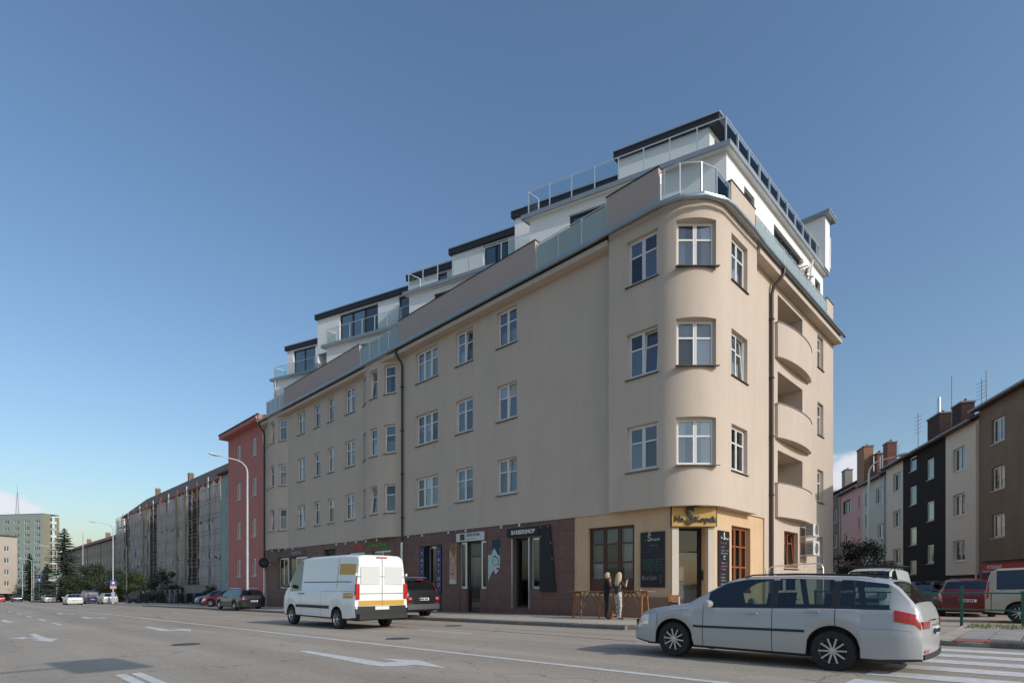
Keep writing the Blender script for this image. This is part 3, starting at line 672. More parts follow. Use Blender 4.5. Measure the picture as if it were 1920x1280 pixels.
for x, y, a, b_, nc in ((4.86, 5.95, 16.2, 17.72, 1), (8.22, 12.1, 15.0, 17.7, 3), (14.2, 15.1, 15.6, 17.6, 1)):
    window(B, ((x + y) / 2, .45), NR, y - x, a, b_ - a, nc, None, fm=M['frame_dark'], gm=M['pane_dark'], recess=.14, sill=False, key='ph')
wall('penthouse_wall', lmap((15.6, .45), (0, 1), (1, 0)), 0, 10, ZP0, ZP1, [], M['white_plaster'], B)
roof = MB()
rp = [(15.75, .25)]
for k_, (s_, t_) in enumerate(zip(starts, tips)): rp += [s_, t_]
rp = [(15.75, 10.8), (15.75, .25)] + [p for s_, t_ in zip(starts, tips) for p in (s_, t_)] + [(10.6, 38.2), (10.6, 10.8)]
roof.prism(rp, ZP1, ZP1 + .10); roof.build('penthouse_roof', M['white_plaster'], B)
# zinc edge trim along the saw-tooth roof
tr_ = [(15.75, .25)] + [p for s_, t_ in zip(starts, tips) for p in (s_, t_)]
sweep('roof_edge', tr_[::-1], [(.0, ZP1 + .0), (.07, ZP1 + .0), (.07, ZP1 + .2), (-.25, ZP1 + .21), (-.25, ZP1 + .1)], M['zinc_dull'], B)
ZR = ZP1 + .2
balustrade([(1.3, 8.72), (.62, 8.72), (3.02, .42), (15.55, .42)], ZR, ZR + 1.08, M['milk2'], 1.12)
balustrade([(1.4, 18.35), (.60, 18.35), (3.0, 10.4)], ZR, ZR + 1.08, M['milk2'], 1.1)
balustrade([(1.4, 28.6), (.60, 28.6), (2.9, 21.0)], ZR, ZR + 1.08, M['milk2'], 1.15)
balustrade([(1.6, 37.9), (.62, 37.9), (2.7, 31.2)], ZR, ZR + .95, M['milk2'], 2.2)
# rain pipe of the penthouse on the right side
pipe([(13.35, .30, 18.25), (13.35, .34, 17.9), (13.35, .40, 17.6), (13.35, .40, 14.95)], .045, M['white'])
pipe([(.55, 37.6, 18.2), (.6, 37.6, 17.9), (.6, 37.6, 14.95)], .04, M['zinc'])
# ---- penthouse, upper storey: volumes with dark fascia
T6 = [((4.54, 1.38), (3.23, 5.80)), ((4.78, 5.80), (2.78, 12.04)), ((4.02, 12.04), (2.52, 17.04)), ((3.64, 17.04), (2.33, 21.19)), ((3.42, 21.19), (.60, 30.47)), ((3.60, 30.47), (1.31, 37.47))]
W6 = {2: [(13.30, 14.86, 18.45, 20.74)], 3: [(18.30, 19.0, 19.7, 20.72)], 4: [(24.80, 28.24, 18.45, 20.70), (22.2, 23.05, 18.45, 20.7)], 5: [(34.3, 36.67, 18.45, 20.68)]}
for k_, (p, q) in enumerate(T6):
    a = (p[0] + .18, p[1] + (.46 if k_ == 0 else .002)); c = (q[0] + .18, q[1] - .12)
    a = (p[0] + .18 + (q[0] - p[0]) / (q[1] - p[1]) * (a[1] - p[1]), a[1])
    tooth_wall(a, c, ZR - .12, 20.82, W6.get(k_, []))
    wall('penthouse_wall', lmap(c, (1, 0), (0, 1)), 0, 10.2 - c[0], ZP0 + .2, 20.9, [], M['white_plaster'], B)
    dz = .012 * (k_ % 2)
    pl = [p, q, (10.5, q[1]), (10.5, p[1])] if k_ else [p, q, (10.5, q[1]), (10.5, 5.8), (14.54, 5.8), (14.54, 1.38)]
    if k_: pl = [(p[0], p[1] + .003), q, (10.5, q[1]), (10.5, p[1] + .003)]
    rf = MB().prism(pl, 20.80 - dz, 21.12 - dz).build('penthouse_fascia', M['fascia'], B)
    e2 = MB(); cx_, cy_ = sum(x for x, y in pl) / len(pl), sum(y for x, y in pl) / len(pl)
    e2.prism([(x + (.04 if x > cx_ else -.04), y + (.0 if k_ else (.0 if y > 5 else -.04))) for x, y in pl], 21.125 - dz, 21.2 - dz)
    put('roof_trim', e2.mesh('roof_trim', M['alu']), rf)
wall('penthouse_wall', lmap((4.62, 1.84), (1, 0), NR), 0, 10.1, ZR - .12, 20.9, [(.5 + i * 2.3, 2.3 + i * 2.3, 18.45, 20.6) for i in range(4)], M['white_plaster'], B, .15)
for i in range(4): window(B, (4.62 + 1.4 + i * 2.3, 1.84), NR, 1.8, 18.45, 2.15, 2, None, fm=M['frame_dark'], gm=M['pane_dark'], recess=.1, sill=False, key='ph')
blk = MB().prism([(14.8, .12), (15.62, .12), (15.62, 6), (14.8, 6)], ZR - .1, 21.02); blk.build('penthouse_wall', M['white_plaster'], B)
rf = MB().prism([(14.56, -.13), (15.9, -.13), (15.9, 6.2), (14.56, 6.2)], 21.02, 21.13).build('penthouse_fascia', M['zinc_dull'], B)
put('roof_trim', MB().prism([(14.53, -.17), (15.95, -.17), (15.95, 6.2), (14.545, 6.2)], 21.135, 21.21).mesh('roof_trim', M['alu']), rf)
MB().tube([(15.86, .18, 18.6), (15.86, .18, 20.3)], .05, 8).build('flue', M['white'], B, True)
# ------------------------------------------------------------------ ground floor: pub on the corner, tiled shop fronts
pubpts = [(.06, 5.51), (.06, 1.17), (1.25, .06), (5.85, .06)]
L1 = 5.51 - 1.17; L2 = math.hypot(1.19, 1.11); L3 = 4.6
cd = (1.19 / L2, -1.11 / L2); cn = (-1.11 / L2, -1.19 / L2)
def pub(s):
    if s < L1: return (.06, 5.51 - s, -1, 0)
    if s < L1 + L2: return (.06 + cd[0] * (s - L1), 1.17 + cd[1] * (s - L1), cn[0], cn[1])
    return (1.25 + (s - L1 - L2), .06, 0, -1)
dS, dE = L1 + .19 * L2, L1 + .80 * L2
ph = [(5.51 - 4.86, 5.51 - 2.68, .85, 3.48, .25), (dS, dE, -.06, 3.28, .45), (L1 + L2 + 2.71 - 1.25, L1 + L2 + 4.51 - 1.25, .85, 3.45, .28)]
wall('pub_wall', pub, 0, L1 + L2 + L3, -.1, ZB, ph, M['yellow_plaster'], B, .3, subs=[L1 - .0001, L1 + .0001, L1 + L2 - .0001, L1 + L2 + .0001], zlow=lambda s: gz(pub(s)[1]) + .05)
ret = MB(); ret.quad((5.85, .06, -.2), (5.85, 0, -.2), (5.85, 0, ZB), (5.85, .06, ZB)); ret.quad((0, 5.51, -.3), (.06, 5.51, -.3), (.06, 5.51, ZB), (0, 5.51, ZB)); ret.build('pub_return', M['yellow_plaster'], B)
so = MB(); so.poly([(0, 38.2, ZB - .001), (.3, 38.2, ZB - .001), (.3, 1.4, ZB - .001), (1.4, .3, ZB - .001), (5.9, .3, ZB - .001), (5.9, 0, ZB - .001), (1.0, 0, ZB - .001), (0, 1.0, ZB - .001)]); so.build('soffit', M['plaster'], B)
wl = window(B, (.06, 3.77), NL, 2.18, 1.30, 2.18, 3, (.34, .70), fm=M['frame_brown'], gm=M['pane_clear'], recess=.12, sill=False, key='pubL', curtain='sides')
MB().box(.18, .24, 2.68, 4.86, .85, 1.30).build('window_panel', M['frame_brown'], B)
wr = window(B, (3.61, .06), NR, 1.80, .95, 2.50, 3, (.36, .70), fm=M['frame_orange'], gm=M['pane_clear'], recess=.16, sill=True, key='pubR')  # brown frame like the left one; its sunlit orange is put into the colour
# entrance door in the chamfer
dc = pub((dS + dE) / 2); dw = dE - dS
dr = window(B, (dc[0], dc[1]), cn, dw, gz(0) + .12, 3.28 - gz(0) - .12, 1, .74, fm=M['black'], gm=M['pane_clear'], recess=.42, sill=False, key='pubdoor', wname='entrance_door')
put('door_handle', MB().tube([(.12, -.05, 1.0), (.12, -.05, 1.35)], .015, 6).mesh('door_handle', M['steel']), dr)
for s_ in (L1 + .04, dE + .06):
    p = pub(s_); q = pub(s_ + .24); b = MB()
    pr = [(p[0], p[1]), (q[0], q[1]), (q[0] + cn[0] * .07, q[1] + cn[1] * .07), (p[0] + cn[0] * .07, p[1] + cn[1] * .07)]
    b.prism(pr, gz(0) + .1, 3.26); pr2 = [(p[0] - cd[0] * .03, p[1] - cd[1] * .03), (q[0] + cd[0] * .03, q[1] + cd[1] * .03), (q[0] + cn[0] * .12 + cd[0] * .03, q[1] + cn[1] * .12 + cd[1] * .03), (p[0] + cn[0] * .12 - cd[0] * .03, p[1] + cn[1] * .12 - cd[1] * .03)]
    b.prism(pr2, gz(0) + .1, .75); b.build('pilaster', M['cream'], B)
# plinth of the pub
b = MB(); b.prism([(.03, 5.5), (.03, 1.19), (.06, 1.19), (.06, 5.5)], lambda x, y: gz(y) + .08, .72); b.build('plinth', mat('plinth_brown', (0.28, 0.19, 0.13), .85, .1, 3), B)
# interior of the pub and the shops
b = MB(); b.quad((.5, 5.5, -.3), (3, 5.5, -.3), (3, 5.5, 3.9), (.5, 5.5, 3.9)); b.quad((.4, 1.6, -.05), (2.8, 1.6, -.05), (2.8, 38, -.5), (.4, 38, -.5)); b.build('shop_interior', M['inner'], B)
# tiled shop wall
shop = [(14.50, 16.52, -.3, 3.30, .3), (11.04, 13.11, -.3, 3.35, .25), (8.20, 9.22, -.2, 3.32, .35), (7.37, 8.12, .99, 3.30, .2), (30.47, 35.73, .85, 3.28, .2), (19.4, 21.5, .8, 3.25, .2), (22.4, 24.6, .8, 3.25, .2), (26.2, 27.9, -.5, 3.62, .3)]
flo = lambda y: gz(y) + PZ
hs = [(a, b_, flo(a) if z < 0 else z, t, d) for a, b_, z, t, d in shop]
sw = wall('shop_wall', lmap((.06, 0), (0, 1), NL), 5.515, 37.95, -.62, ZB, [(a, b_, max(z, -.62), t, d) for a, b_, z, t, d in [(h[0], h[1], -.62 if h[2] < .5 else h[2], h[3], h[4]) for h in hs]], M['joint'], B, .3)
TC = {}
def tile(y0, y1, z0, z1):
    if y1 - y0 < .05 or z1 - z0 < .05: return
    key = (round(y1 - y0, 2), round(z1 - z0, 2))
    if key not in TC:
        w_, h_ = key; g_ = .006
        b = MB(); b.v = [(.012, g_, g_), (.012, w_ - g_, g_), (.012, w_ - g_, h_ - g_), (.012, g_, h_ - g_), (0, g_ + .004, g_ + .004), (0, w_ - g_ - .004, g_ + .004), (0, w_ - g_ - .004, h_ - g_ - .004), (0, g_ + .004, h_ - g_ - .004)]
        b.f = [(4, 7, 6, 5), (0, 4, 5, 1), (1, 5, 6, 2), (2, 6, 7, 3), (3, 7, 4, 0)]; TC[key] = b.mesh('tile', M['tile'])
    put('tile', TC[key], sw, (.047 + random.uniform(-.001, .0015), y0, z0))
TW, TH = .9, .585
ny = int((37.95 - 5.515) / TW) + 1
for i in range(ny):
    y0 = 5.52 + i * TW; y1 = min(y0 + TW, 37.94)
    for j in range(8):
        z0 = -.62 + j * TH; z1 = min(z0 + TH, ZB)
        segs = [(y0, y1)]
        # cut the column by openings that overlap this row
        vs_ = [(z0, z1)]
        for (a, b_, hz0, hz1, d) in hs:
            if hz1 <= z0 + .02 or (hz0 >= z1 - .02) or b_ <= y0 or a >= y1: continue
            if hz0 <= z0 + .25 and hz1 >= z1 - .02 or (hz0 < z0 and hz1 >= z1):
                ns = []
                for (p, q) in segs:
                    if a > p: ns.append((p, min(q, a)))
                    if b_ < q: ns.append((max(p, b_), q))
                segs = [s_ for s_ in ns if s_[1] - s_[0] > .03]
            else:   # opening ends inside this row: tile only outside it plus the remaining strip
                ns = []
                for (p, q) in segs:
                    if a > p: ns.append((p, min(q, a)))
                    if b_ < q: ns.append((max(p, b_), q))
                segs = [s_ for s_ in ns if s_[1] - s_[0] > .03]
                lo, hi = max(y0, a), min(y1, b_)
                if hz1 < z1: tile(lo, hi, hz1, z1)
                if hz0 > z0: tile(lo, hi, z0, hz0)
        for (p, q) in segs: tile(p, q, z0, z1)
# shop windows and doors
def shopwin(y0, y1, z0, z1, nc=1, tr=None, rec=.12, fm=None, name='shop_window'):
    return window(B, (.06, (y0 + y1) / 2), NL, y1 - y0, z0, z1 - z0, nc, tr, fm=fm or M['alu'], gm=M['pane_clear'], recess=rec, sill=False, key='shop', wname=name)
shopwin(12.60, 13.11, .97, 3.35); shopwin(11.04, 11.50, .97, 3.35); shopwin(11.52, 12.58, flo(12), 3.35, 1, .80, .22, M['frame_dark'], 'shop_door')
for y0, y1 in ((12.60, 13.11), (11.04, 11.51)): MB().box(.10, .3, y0, y1, flo(12), .97).build('stall_riser', M['tile'], B)
shopwin(8.22, 9.20, flo(8.7) + .3, 3.32, 1, None, .3, M['frame_dark'], 'shop_door'); shopwin(7.37, 8.11, .99, 3.30, 1)
for i in range(2): MB().box(.08 + i * .14, .6, 8.21, 9.21, flo(8.7) - .05, flo(8.7) + .15 * (i + 1)).build('step', M['joint'], B)
MB().box(.045, .06, 8.14, 8.20, .1, 3.3).build('door_jamb', M['alu'], B); MB().box(.045, .06, 9.22, 9.27, .1, 3.3).build('door_jamb', M['alu'], B)
shopwin(15.0, 15.96, flo(15.5), 3.28, 1, None, .25, M['alu'], 'shop_door'); MB().box(.1, .3, 14.5, 14.98, flo(15), 3.30).build('door_side', M['fascia'], B); MB().box(.1, .3, 15.98, 16.52, flo(16), 3.30).build('door_side', M['fascia'], B)
shopwin(30.5, 32.6, .87, 3.26, 2); shopwin(32.65, 33.9, flo(33), 3.26, 1, None, .2, M['frame_dark'], 'shop_door'); shopwin(33.95, 35.7, .87, 3.26, 2)
shopwin(19.4, 21.5, .8, 3.25, 2); shopwin(22.4, 24.6, .8, 3.25, 2); shopwin(26.25, 27.85, flo(27), 3.3, 2, None, .25, M['frame_dark'], 'shop_door')
MB().box(.2, .3, 26.2, 27.9, 3.3, 3.62).build('door_lintel', M['black'], B)

# ------------------------------------------------------------------ signs
def sign_panel(name, label, loc, n, w_, h_, th, m, cat='sign', group=None):
    """panel centred on loc (3-D) facing n; returns the thing"""
    t = thing(name, label, cat, loc, math.atan2(n[0], -n[1]), group)
    put('panel', MB().box(-w_ / 2, w_ / 2, 0, th, -h_ / 2, h_ / 2).mesh('panel', m), t)
    return t
FL = (0, -1)      # facing direction in a sign's own frame
gold = mat('sign_gold', (0.50, 0.30, 0.07), .5, .08, 5); ink = mat('sign_ink', (0.018, 0.018, 0.024), .5)
sc_ = pub(L1 + L2 / 2)
s1 = sign_panel('pub_sign', 'yellow pub sign with raised black lettering over the corner entrance', (sc_[0] + cn[0] * .17, sc_[1] + cn[1] * .17, 3.625), cn, 1.62, .69, .1, gold)
put('sign_frame', MB().box(-.83, -.81, -.01, .12, -.355, .355).box(.81, .83, -.01, .12, -.355, .355).box(-.81, .81, -.01, .12, .345, .357).box(-.81, .81, -.01, .12, -.357, -.345).mesh('sign_frame', ink), s1)
text(s1, 'Na', .30, ink, (-.56, -.035, -.09), FL, .015, bold=.006, sx=.95); text(s1, 'Š', .86, ink, (-.17, -.06, .0), FL, .02, bold=.016, sx=.85); text(s1, 'Kopak', .30, ink, (.40, -.035, -.10), FL, .015, bold=.006, sx=1.0)
def chalk(t, w_, rows, rnd):
    """illegible hand-written chalk lines as thin squiggles"""
    for (z, x0, x1, m, am) in rows:
        b = MB(); x = x0; pts = []
        while x < x1:
            if rnd.random() < .14 and len(pts) > 2:
                for p, q in zip(pts[:-1], pts[1:]): b.bar(p, q, .012, .004)
                pts = []; x += .04
            pts.append((x, -.004, z + rnd.uniform(-am, am))); x += rnd.uniform(.009, .018)
        for p, q in zip(pts[:-1], pts[1:]): b.bar(p, q, .012, .004)
        tag(put('chalk_writing', b.mesh('chalk_writing', m), t), kind='stuff')
chw = mat('chalk_white', (.6, .6, .58), .9); chg = mat('chalk_green', (.08, .50, .25), .9); chd = mat('chalk_grey', (.14, .18, .17), .9); chp = mat('chalk_pink', (.62, .30, .33), .9); board = mat('chalkboard', (.012, .013, .017), .5)
rnd = random.Random(3)
b1 = sign_panel('menu_board', 'black chalk menu board with green lines left of the pub door', (.0, 1.875, 2.11), NL, 1.0, 2.05, .05, board, 'board')
text(b1, 'Š', .36, mat('chalk_cream', (.5, .42, .36), .9), (-.12, -.003, .80), FL, .002, bold=.006); text(b1, 'a', .14, chd, (-.27, -.003, .74), FL, .002); text(b1, 'kopak', .15, chw, (.14, -.003, .75), FL, .002)
text(b1, 'Úterý', .15, chd, (.05, -.003, .53), FL, .002, shear=.2)
chalk(b1, 1, [(.38, -.35, .38, chd, .012), (.30, -.35, .36, chd, .012), (.17, -.38, .4, chd, .012)] + [(z, -.42 + .02 * i, .46 - .03 * (i % 3), chg, .016) for i, z in enumerate((.0, -.06, -.13, -.21, -.30, -.37))] + [(-.44, -.2, .44, chd, .01)], rnd)
text(b1, 'Burčák', .22, mat('chalk_mauve', (.33, .27, .29), .9), (-.13, -.003, -.68), FL, .002, shear=.1)
gl_ = MB(); [gl_.bar(p, q, .012, .004) for p, q in (((.26, -.004, -.58), (.42, -.004, -.58)), ((.26, -.004, -.58), (.34, -.004, -.70)), ((.42, -.004, -.58), (.34, -.004, -.70)), ((.34, -.004, -.70), (.34, -.004, -.86)), ((.28, -.004, -.87), (.40, -.004, -.87)))]
tag(put('chalk_writing', gl_.mesh('chalk_writing', mat('chalk_mauve2', (.36, .27, .29), .9)), b1), kind='stuff')
b2 = sign_panel('menu_board', 'tall narrow chalk menu board in the sun right of the pub door', (1.93, .0, 2.15), NR, .92, 2.05, .055, board, 'board')
text(b2, 'Š', .30, mat('chalk_peach', (.75, .62, .5), .9), (0, -.003, .80), FL, .002, bold=.006); text(b2, 'Na', .12, chw, (-.22, -.003, .76), FL, .002); text(b2, 'Kopak', .12, chw, (.22, -.003, .75), FL, .002)
chalk(b2, 1, [(z, x0, x1, chp if i in (0, 1, 2, 6, 7, 8) else chw, .035) for i, (z, x0, x1) in enumerate([(.57, -.3, .25), (.43, -.3, .05), (.30, -.3, .34), (.19, -.3, .3), (.08, -.1, .1), (-.02, -.1, .1), (-.16, -.28, .28), (-.29, -.28, .26), (-.40, -.28, .15), (-.58, -.3, .12), (-.70, -.3, .12), (-.82, -.3, .16), (-.94, -.3, .14)])] * 1, rnd)
# bar/shop signs on the tiled wall
sg = sign_panel('optician_sign', 'white optician sign with a black and red square above the shop door', (-.02, 12.18, 3.575), NL, 2.08, .42, .08, mat('sign_white', (.66, .65, .62), .5))
put('logo', MB().box(-.74, -.38, -.004, 0, -.15, .16).mesh('logo', ink), sg)
lg = MB(); lg.vprism([(-.70, -.10), (-.62, -.02), (-.50, .06), (-.42, .10), (-.45, .0), (-.52, -.03), (-.57, -.10)], -.008, -.004); put('logo_mark', lg.mesh('logo_mark', mat('logo_red', (.36, .03, .05), .5)), sg)
text(sg, 'OČNÍ OPTIKA', .19, ink, (.27, -.004, .08), FL, .003, sx=.88, bold=.004)
b = MB(); x = -.30; rr = random.Random(9); pts = []
while x < .58: pts.append((x, -.005, -.10 + rr.uniform(-.04, .045))); x += .028
for i, (p, q) in enumerate(zip(pts[:-1], pts[1:])):
    if i != 16: b.bar(p, q, .013, .004)
put('lettering', b.mesh('lettering', mat('sign_red', (.45, .08, .09), .5)), sg)
bs_ = sign_panel('barber_sign', 'black barber shop sign with white capital letters on the tiled wall', (-.06, 8.47, 3.575), NL, 2.02, .38, .12, M['black'])
text(bs_, 'BARBERSHOP', .265, mat('sign_letter_white', (.72, .71, .68), .5), (.02, -.004, -.01), FL, .004, sx=.93, bold=.007)
bp_ = thing('sign_board', 'plain black board with slanted edge right of the barber window', 'sign', (-.03, 7.1, 2.3), math.atan2(-1, 0))
put('panel', MB().vprism([(-.36, -1.43), (.56, -1.43), (.22, 1.50), (-.36, 1.46)], 0, .06).mesh('panel', M['black']), bp_)
st = MB(); [st.lathe([(0, -.012), (.02, -.012), (.02, 0)], 8, 'y', (x, 0, z)) for x, z in ((-.30, 1.40), (.14, 1.42), (.30, .7), (.38, .0), (-.3, 1.0))]; put('stud', st.mesh('stud', M['steel']), bp_)
piz = thing('pizzeria_sign', 'red and green raised pizzeria letters on the brown tiles above the van', 'sign', (.03, 21.9, 3.55), math.atan2(-1, 0))
red_ = mat('letter_red', (.62, .07, .03), .5); grn = mat('letter_green', (.06, .38, .05), .5)
text(piz, 'PIZZERIE', .34, red_, (-1.25, 0, .03), FL, .02, sx=.98, bold=.01); text(piz, 'U M', .36, grn, (.38, 0, .03), FL, .02, bold=.01); text(piz, 'O', .25, red_, (.80, 0, .02), FL, .02, bold=.012); text(piz, 'NTYHO', .36, grn, (1.55, 0, .02), FL, .02, bold=.01)
ks = sign_panel('cosmetics_sign', 'dull brown cosmetics sign with grey letters at the far end of the shops', (.0, 33.3, 3.56), NL, 4.9, .42, .06, mat('sign_brown', (.115, .075, .062), .6))
text(ks, 'KOSMETIKA', .32, mat('letter_grey', (.40, .38, .35), .5), (1.0, -.004, 0), FL, .004)
tt = mat('tattoo_panel', (.012, .010, .035), .4); tb = mat('tattoo_blue', (.10, .08, .42), .4); tw_ = mat('tattoo_white', (.55, .50, .72), .4)
for yc, lab in ((14.74, 'narrow vertical tattoo sign right of the dark shop door'), (16.25, 'narrow vertical tattoo sign left of the dark shop door, half hidden by the van')):
    t = sign_panel('tattoo_sign', lab, (.02, yc, 2.0), NL, .40, 2.5, .06, tt, group='tattoo signs')
    put('border', MB().box(-.17, -.145, -.006, 0, -1.1, 1.1).box(.145, .17, -.006, 0, -1.1, 1.1).box(-.145, .145, -.006, 0, 1.075, 1.1).box(-.145, .145, -.006, 0, -1.1, -1.075).mesh('border', tb), t)
    for i, ch in enumerate('TATTOO'): text(t, ch, .30, tw_, (0, -.006, .85 - i * .34), FL, .004)
rs = thing('hanging_sign', 'round black hanging sign with white lettering at the far end of the facade', 'sign', (-.08, 37.1, 2.94), 0)
put('disc', MB().lathe([(0, -.05), (.40, -.05), (.42, -.03), (.42, .03), (.40, .05), (0, .05)], 28, 'y', (-.46, 0, 0)).mesh('disc', ink, True), rs)
put('bracket', MB().bar((.14, 0, .15), (-.1, 0, .15), .04).bar((.14, 0, -.15), (-.1, 0, -.15), .04).mesh('bracket', M['steel']), rs)
for z_, m_ in ((.09, mat('sign_teal', (.45, .66, .62), .5)), (-.06, mat('sign_pale', (.62, .70, .68), .5))):
    b = MB(); rr = random.Random(int(z_ * 100)); x = -.72
    while x < -.22: b.bar((x, -.054, z_ + rr.uniform(-.05, .05)), (x + .04, -.054, z_ + rr.uniform(-.05, .05)), .022, .004); x += .05
    put('lettering', b.mesh('lettering', m_), rs)
# printed posters: two half faces with glasses
def poster_poly(t, pts, m, d, name='print'): put(name, MB().vprism(pts, -d, 0).mesh(name, m), t)
def ring(t, cx, cz, rx, rz, m, d, th=.018):
    b = MB(); n_ = 20
    for i in range(n_):
        a, c = 2 * math.pi * i / n_, 2 * math.pi * (i + 1) / n_; b.bar((cx + rx * math.cos(a), -d, cz + rz * math.sin(a)), (cx + rx * math.cos(c), -d, cz + rz * math.sin(c)), th, .003)
    put('print', b.mesh('print', m), t)
skin = mat('print_skin', (.50, .33, .24), .6, .06, 6); hair = mat('print_hair', (.24, .13, .05), .6, .3, 14); brn = mat('print_brown', (.08, .035, .02), .6)
f1 = sign_panel('poster', 'tall poster of half a smiling blond face wearing round glasses', (.02, 13.55, 2.26), NL, .56, 2.1, .02, skin, 'poster')
poster_poly(f1, [(-.28, 1.05), (.22, 1.05), (.26, .62), (.12, .36), (-.02, .46), (-.16, .66), (-.28, .72)], hair, .003)
ring(f1, .02, .12, .22, .24, brn, .005); poster_poly(f1, [(-.12, .12), (.0, .17), (.12, .14), (.02, .06)], mat('print_eye', (.75, .72, .68), .6), .003); poster_poly(f1, [(.02, .08), (.08, .15), (.02, .16), (-.02, .1)], brn, .006)
poster_poly(f1, [(-.14, -.24), (.04, -.32), (.16, -.22), (.10, -.36), (-.08, -.36)], mat('print_nose', (.36, .20, .13), .6), .003); poster_poly(f1, [(-.24, -.50), (.18, -.46), (.02, -.60), (-.18, -.58)], mat('print_lips', (.55, .12, .10), .6), .003); poster_poly(f1, [(-.28, -1.05), (.28, -1.05), (.28, -.9), (.0, -.78), (-.28, -.82)], mat('print_white', (.6, .58, .55), .6), .003)
f2 = thing('poster', 'cut-out poster of a pale half face with dark hair and glasses', 'poster', (.03, 10.46, 2.33), math.atan2(-1, 0))
pale = mat('print_pale', (.46, .60, .58), .6, .05, 5); teal = mat('print_teal', (.012, .045, .06), .6, .2, 9)
put('panel', MB().vprism([(-.40, .28), (-.12, .30), (-.12, .55), (.02, .65), (.42, .62), (.42, -.30), (.30, -.52), (.12, -.66), (-.02, -.44), (-.22, -.66), (-.40, -.98)], 0, .02).mesh('panel', pale), f2)
poster_poly(f2, [(-.10, .98), (.30, 1.02), (.42, .90), (.42, .20), (.30, .26), (.16, .44), (.04, .62), (-.08, .42), (-.12, .70)], teal, .004)
ring(f2, .12, -.02, .21, .20, teal, .006, .03); poster_poly(f2, [(-.10, .20), (.10, .24), (.34, .10), (.10, .17)], teal, .005); poster_poly(f2, [(.02, .04), (.12, .10), (.24, .02), (.12, -.03)], mat('print_eye2', (.7, .75, .74), .6), .004); poster_poly(f2, [(.09, .02), (.15, .08), (.18, .02), (.13, -.01)], teal, .007)
poster_poly(f2, [(.16, -.36), (.34, -.34), (.38, -.42), (.24, -.44)], teal, .004); poster_poly(f2, [(.30, -.20), (.42, -.24), (.42, -.16)], teal, .004)
# posters and a banner inside the optician's window
MB().box(.42, .44, 11.75, 12.35, 1.0, 3.1).build('banner', mat('banner_blue', (.10, .20, .28), .6, .4, 2), B); MB().box(.33, .34, 12.72, 12.92, 1.3, 1.9).build('notice', M['white'], B)
# row of small spot lamps on arms above the shops
arm = MB().tube([(.02, 0, .12), (-.20, 0, .14), (-.40, 0, .10), (-.50, 0, .06)], .012, 6).mesh('arm', M['steel'], True)
hd = MB().lathe([(.0, .06), (.03, .06), (.04, .02), (.075, -.06), (.07, -.06), (.0, -.045)], 12, 'z', (-.5, 0, 0)).mesh('lamp_head', M['alu'], True)
ord_ = ['second', 'third', 'fourth', 'fifth', 'sixth']
LY = [35.62, 34.33, 33.10, 31.79, 25.10, 23.88, 22.57, 21.36, 20.12, 16.88, 15.57, 13.32, 11.97, 9.45, 8.28]
LN = ['above the cosmetics sign, farthest from the corner', 'above the cosmetics sign, second from the far end', 'above the cosmetics sign, third from the far end', 'above the near end of the cosmetics sign', 'left of the red pizzeria letters', 'above the first red pizzeria letters', 'above the last red pizzeria letters', 'above the green U M of the pizzeria sign', 'above the last green pizzeria letters', 'just right of the dark downpipe', 'above the tattoo shop door', 'above the left end of the optician sign', 'above the right half of the optician sign', 'above the left end of the barber sign', 'above the right end of the barber sign']
for y, ln in zip(LY, LN):
    t = thing('wall_lamp', 'small metal spot lamp on an arm ' + ln, 'lamp', (0.04, y, 3.83), 0, 'spot lamps above the shops')
    put('arm', arm, t); put('lamp_head', hd, t)
# air conditioners on the right facade
def aircon(z, lab, L_=.92, H_=.62):
    t = thing('air_conditioner', lab, 'air conditioner', (10.35, 0, z), 0, 'air conditioners on the side facade')
    put('casing', MB().box(0, L_, -.58, -.24, 0, H_).mesh('casing', mat('ac_white', (.66, .65, .61), .5, .03, 5)), t)
    g = MB().lathe([(.25, -.585), (.27, -.60), (.29, -.585)], 24, 'y', (.52, 0, .31))
    for i in range(10):
        a = R(36 * i); g.bar((.52, -.588, .31), (.52 + .25 * math.cos(a), -.588, .31 + .25 * math.sin(a)), .008, .004)
    put('fan_grille', g.mesh('fan_grille', mat('ac_grey', (.4, .4, .39), .5)), t); put('fan', MB().lathe([(0, -.583), (.25, -.583)], 24, 'y', (.52, 0, .31)).mesh('fan', mat('ac_dark', (.12, .12, .12), .5)), t)
    co = MB(); [co.box(-.012, 0, -.56, -.26, .05 + i * .065, .08 + i * .065) for i in range(8)]; put('side_louvre', co.mesh('side_louvre', mat('ac_louvre', (.05, .05, .05), .5)), t)
    put('bracket', MB().box(-.03, L_ + .03, -.62, -.001, -.05, -.012).mesh('bracket', M['steel']), t)
aircon(2.60, 'white air conditioner on the side facade, the lower of two', .95, .66); aircon(3.50, 'white air conditioner on the side facade, the upper one under the balcony', .8, .56)
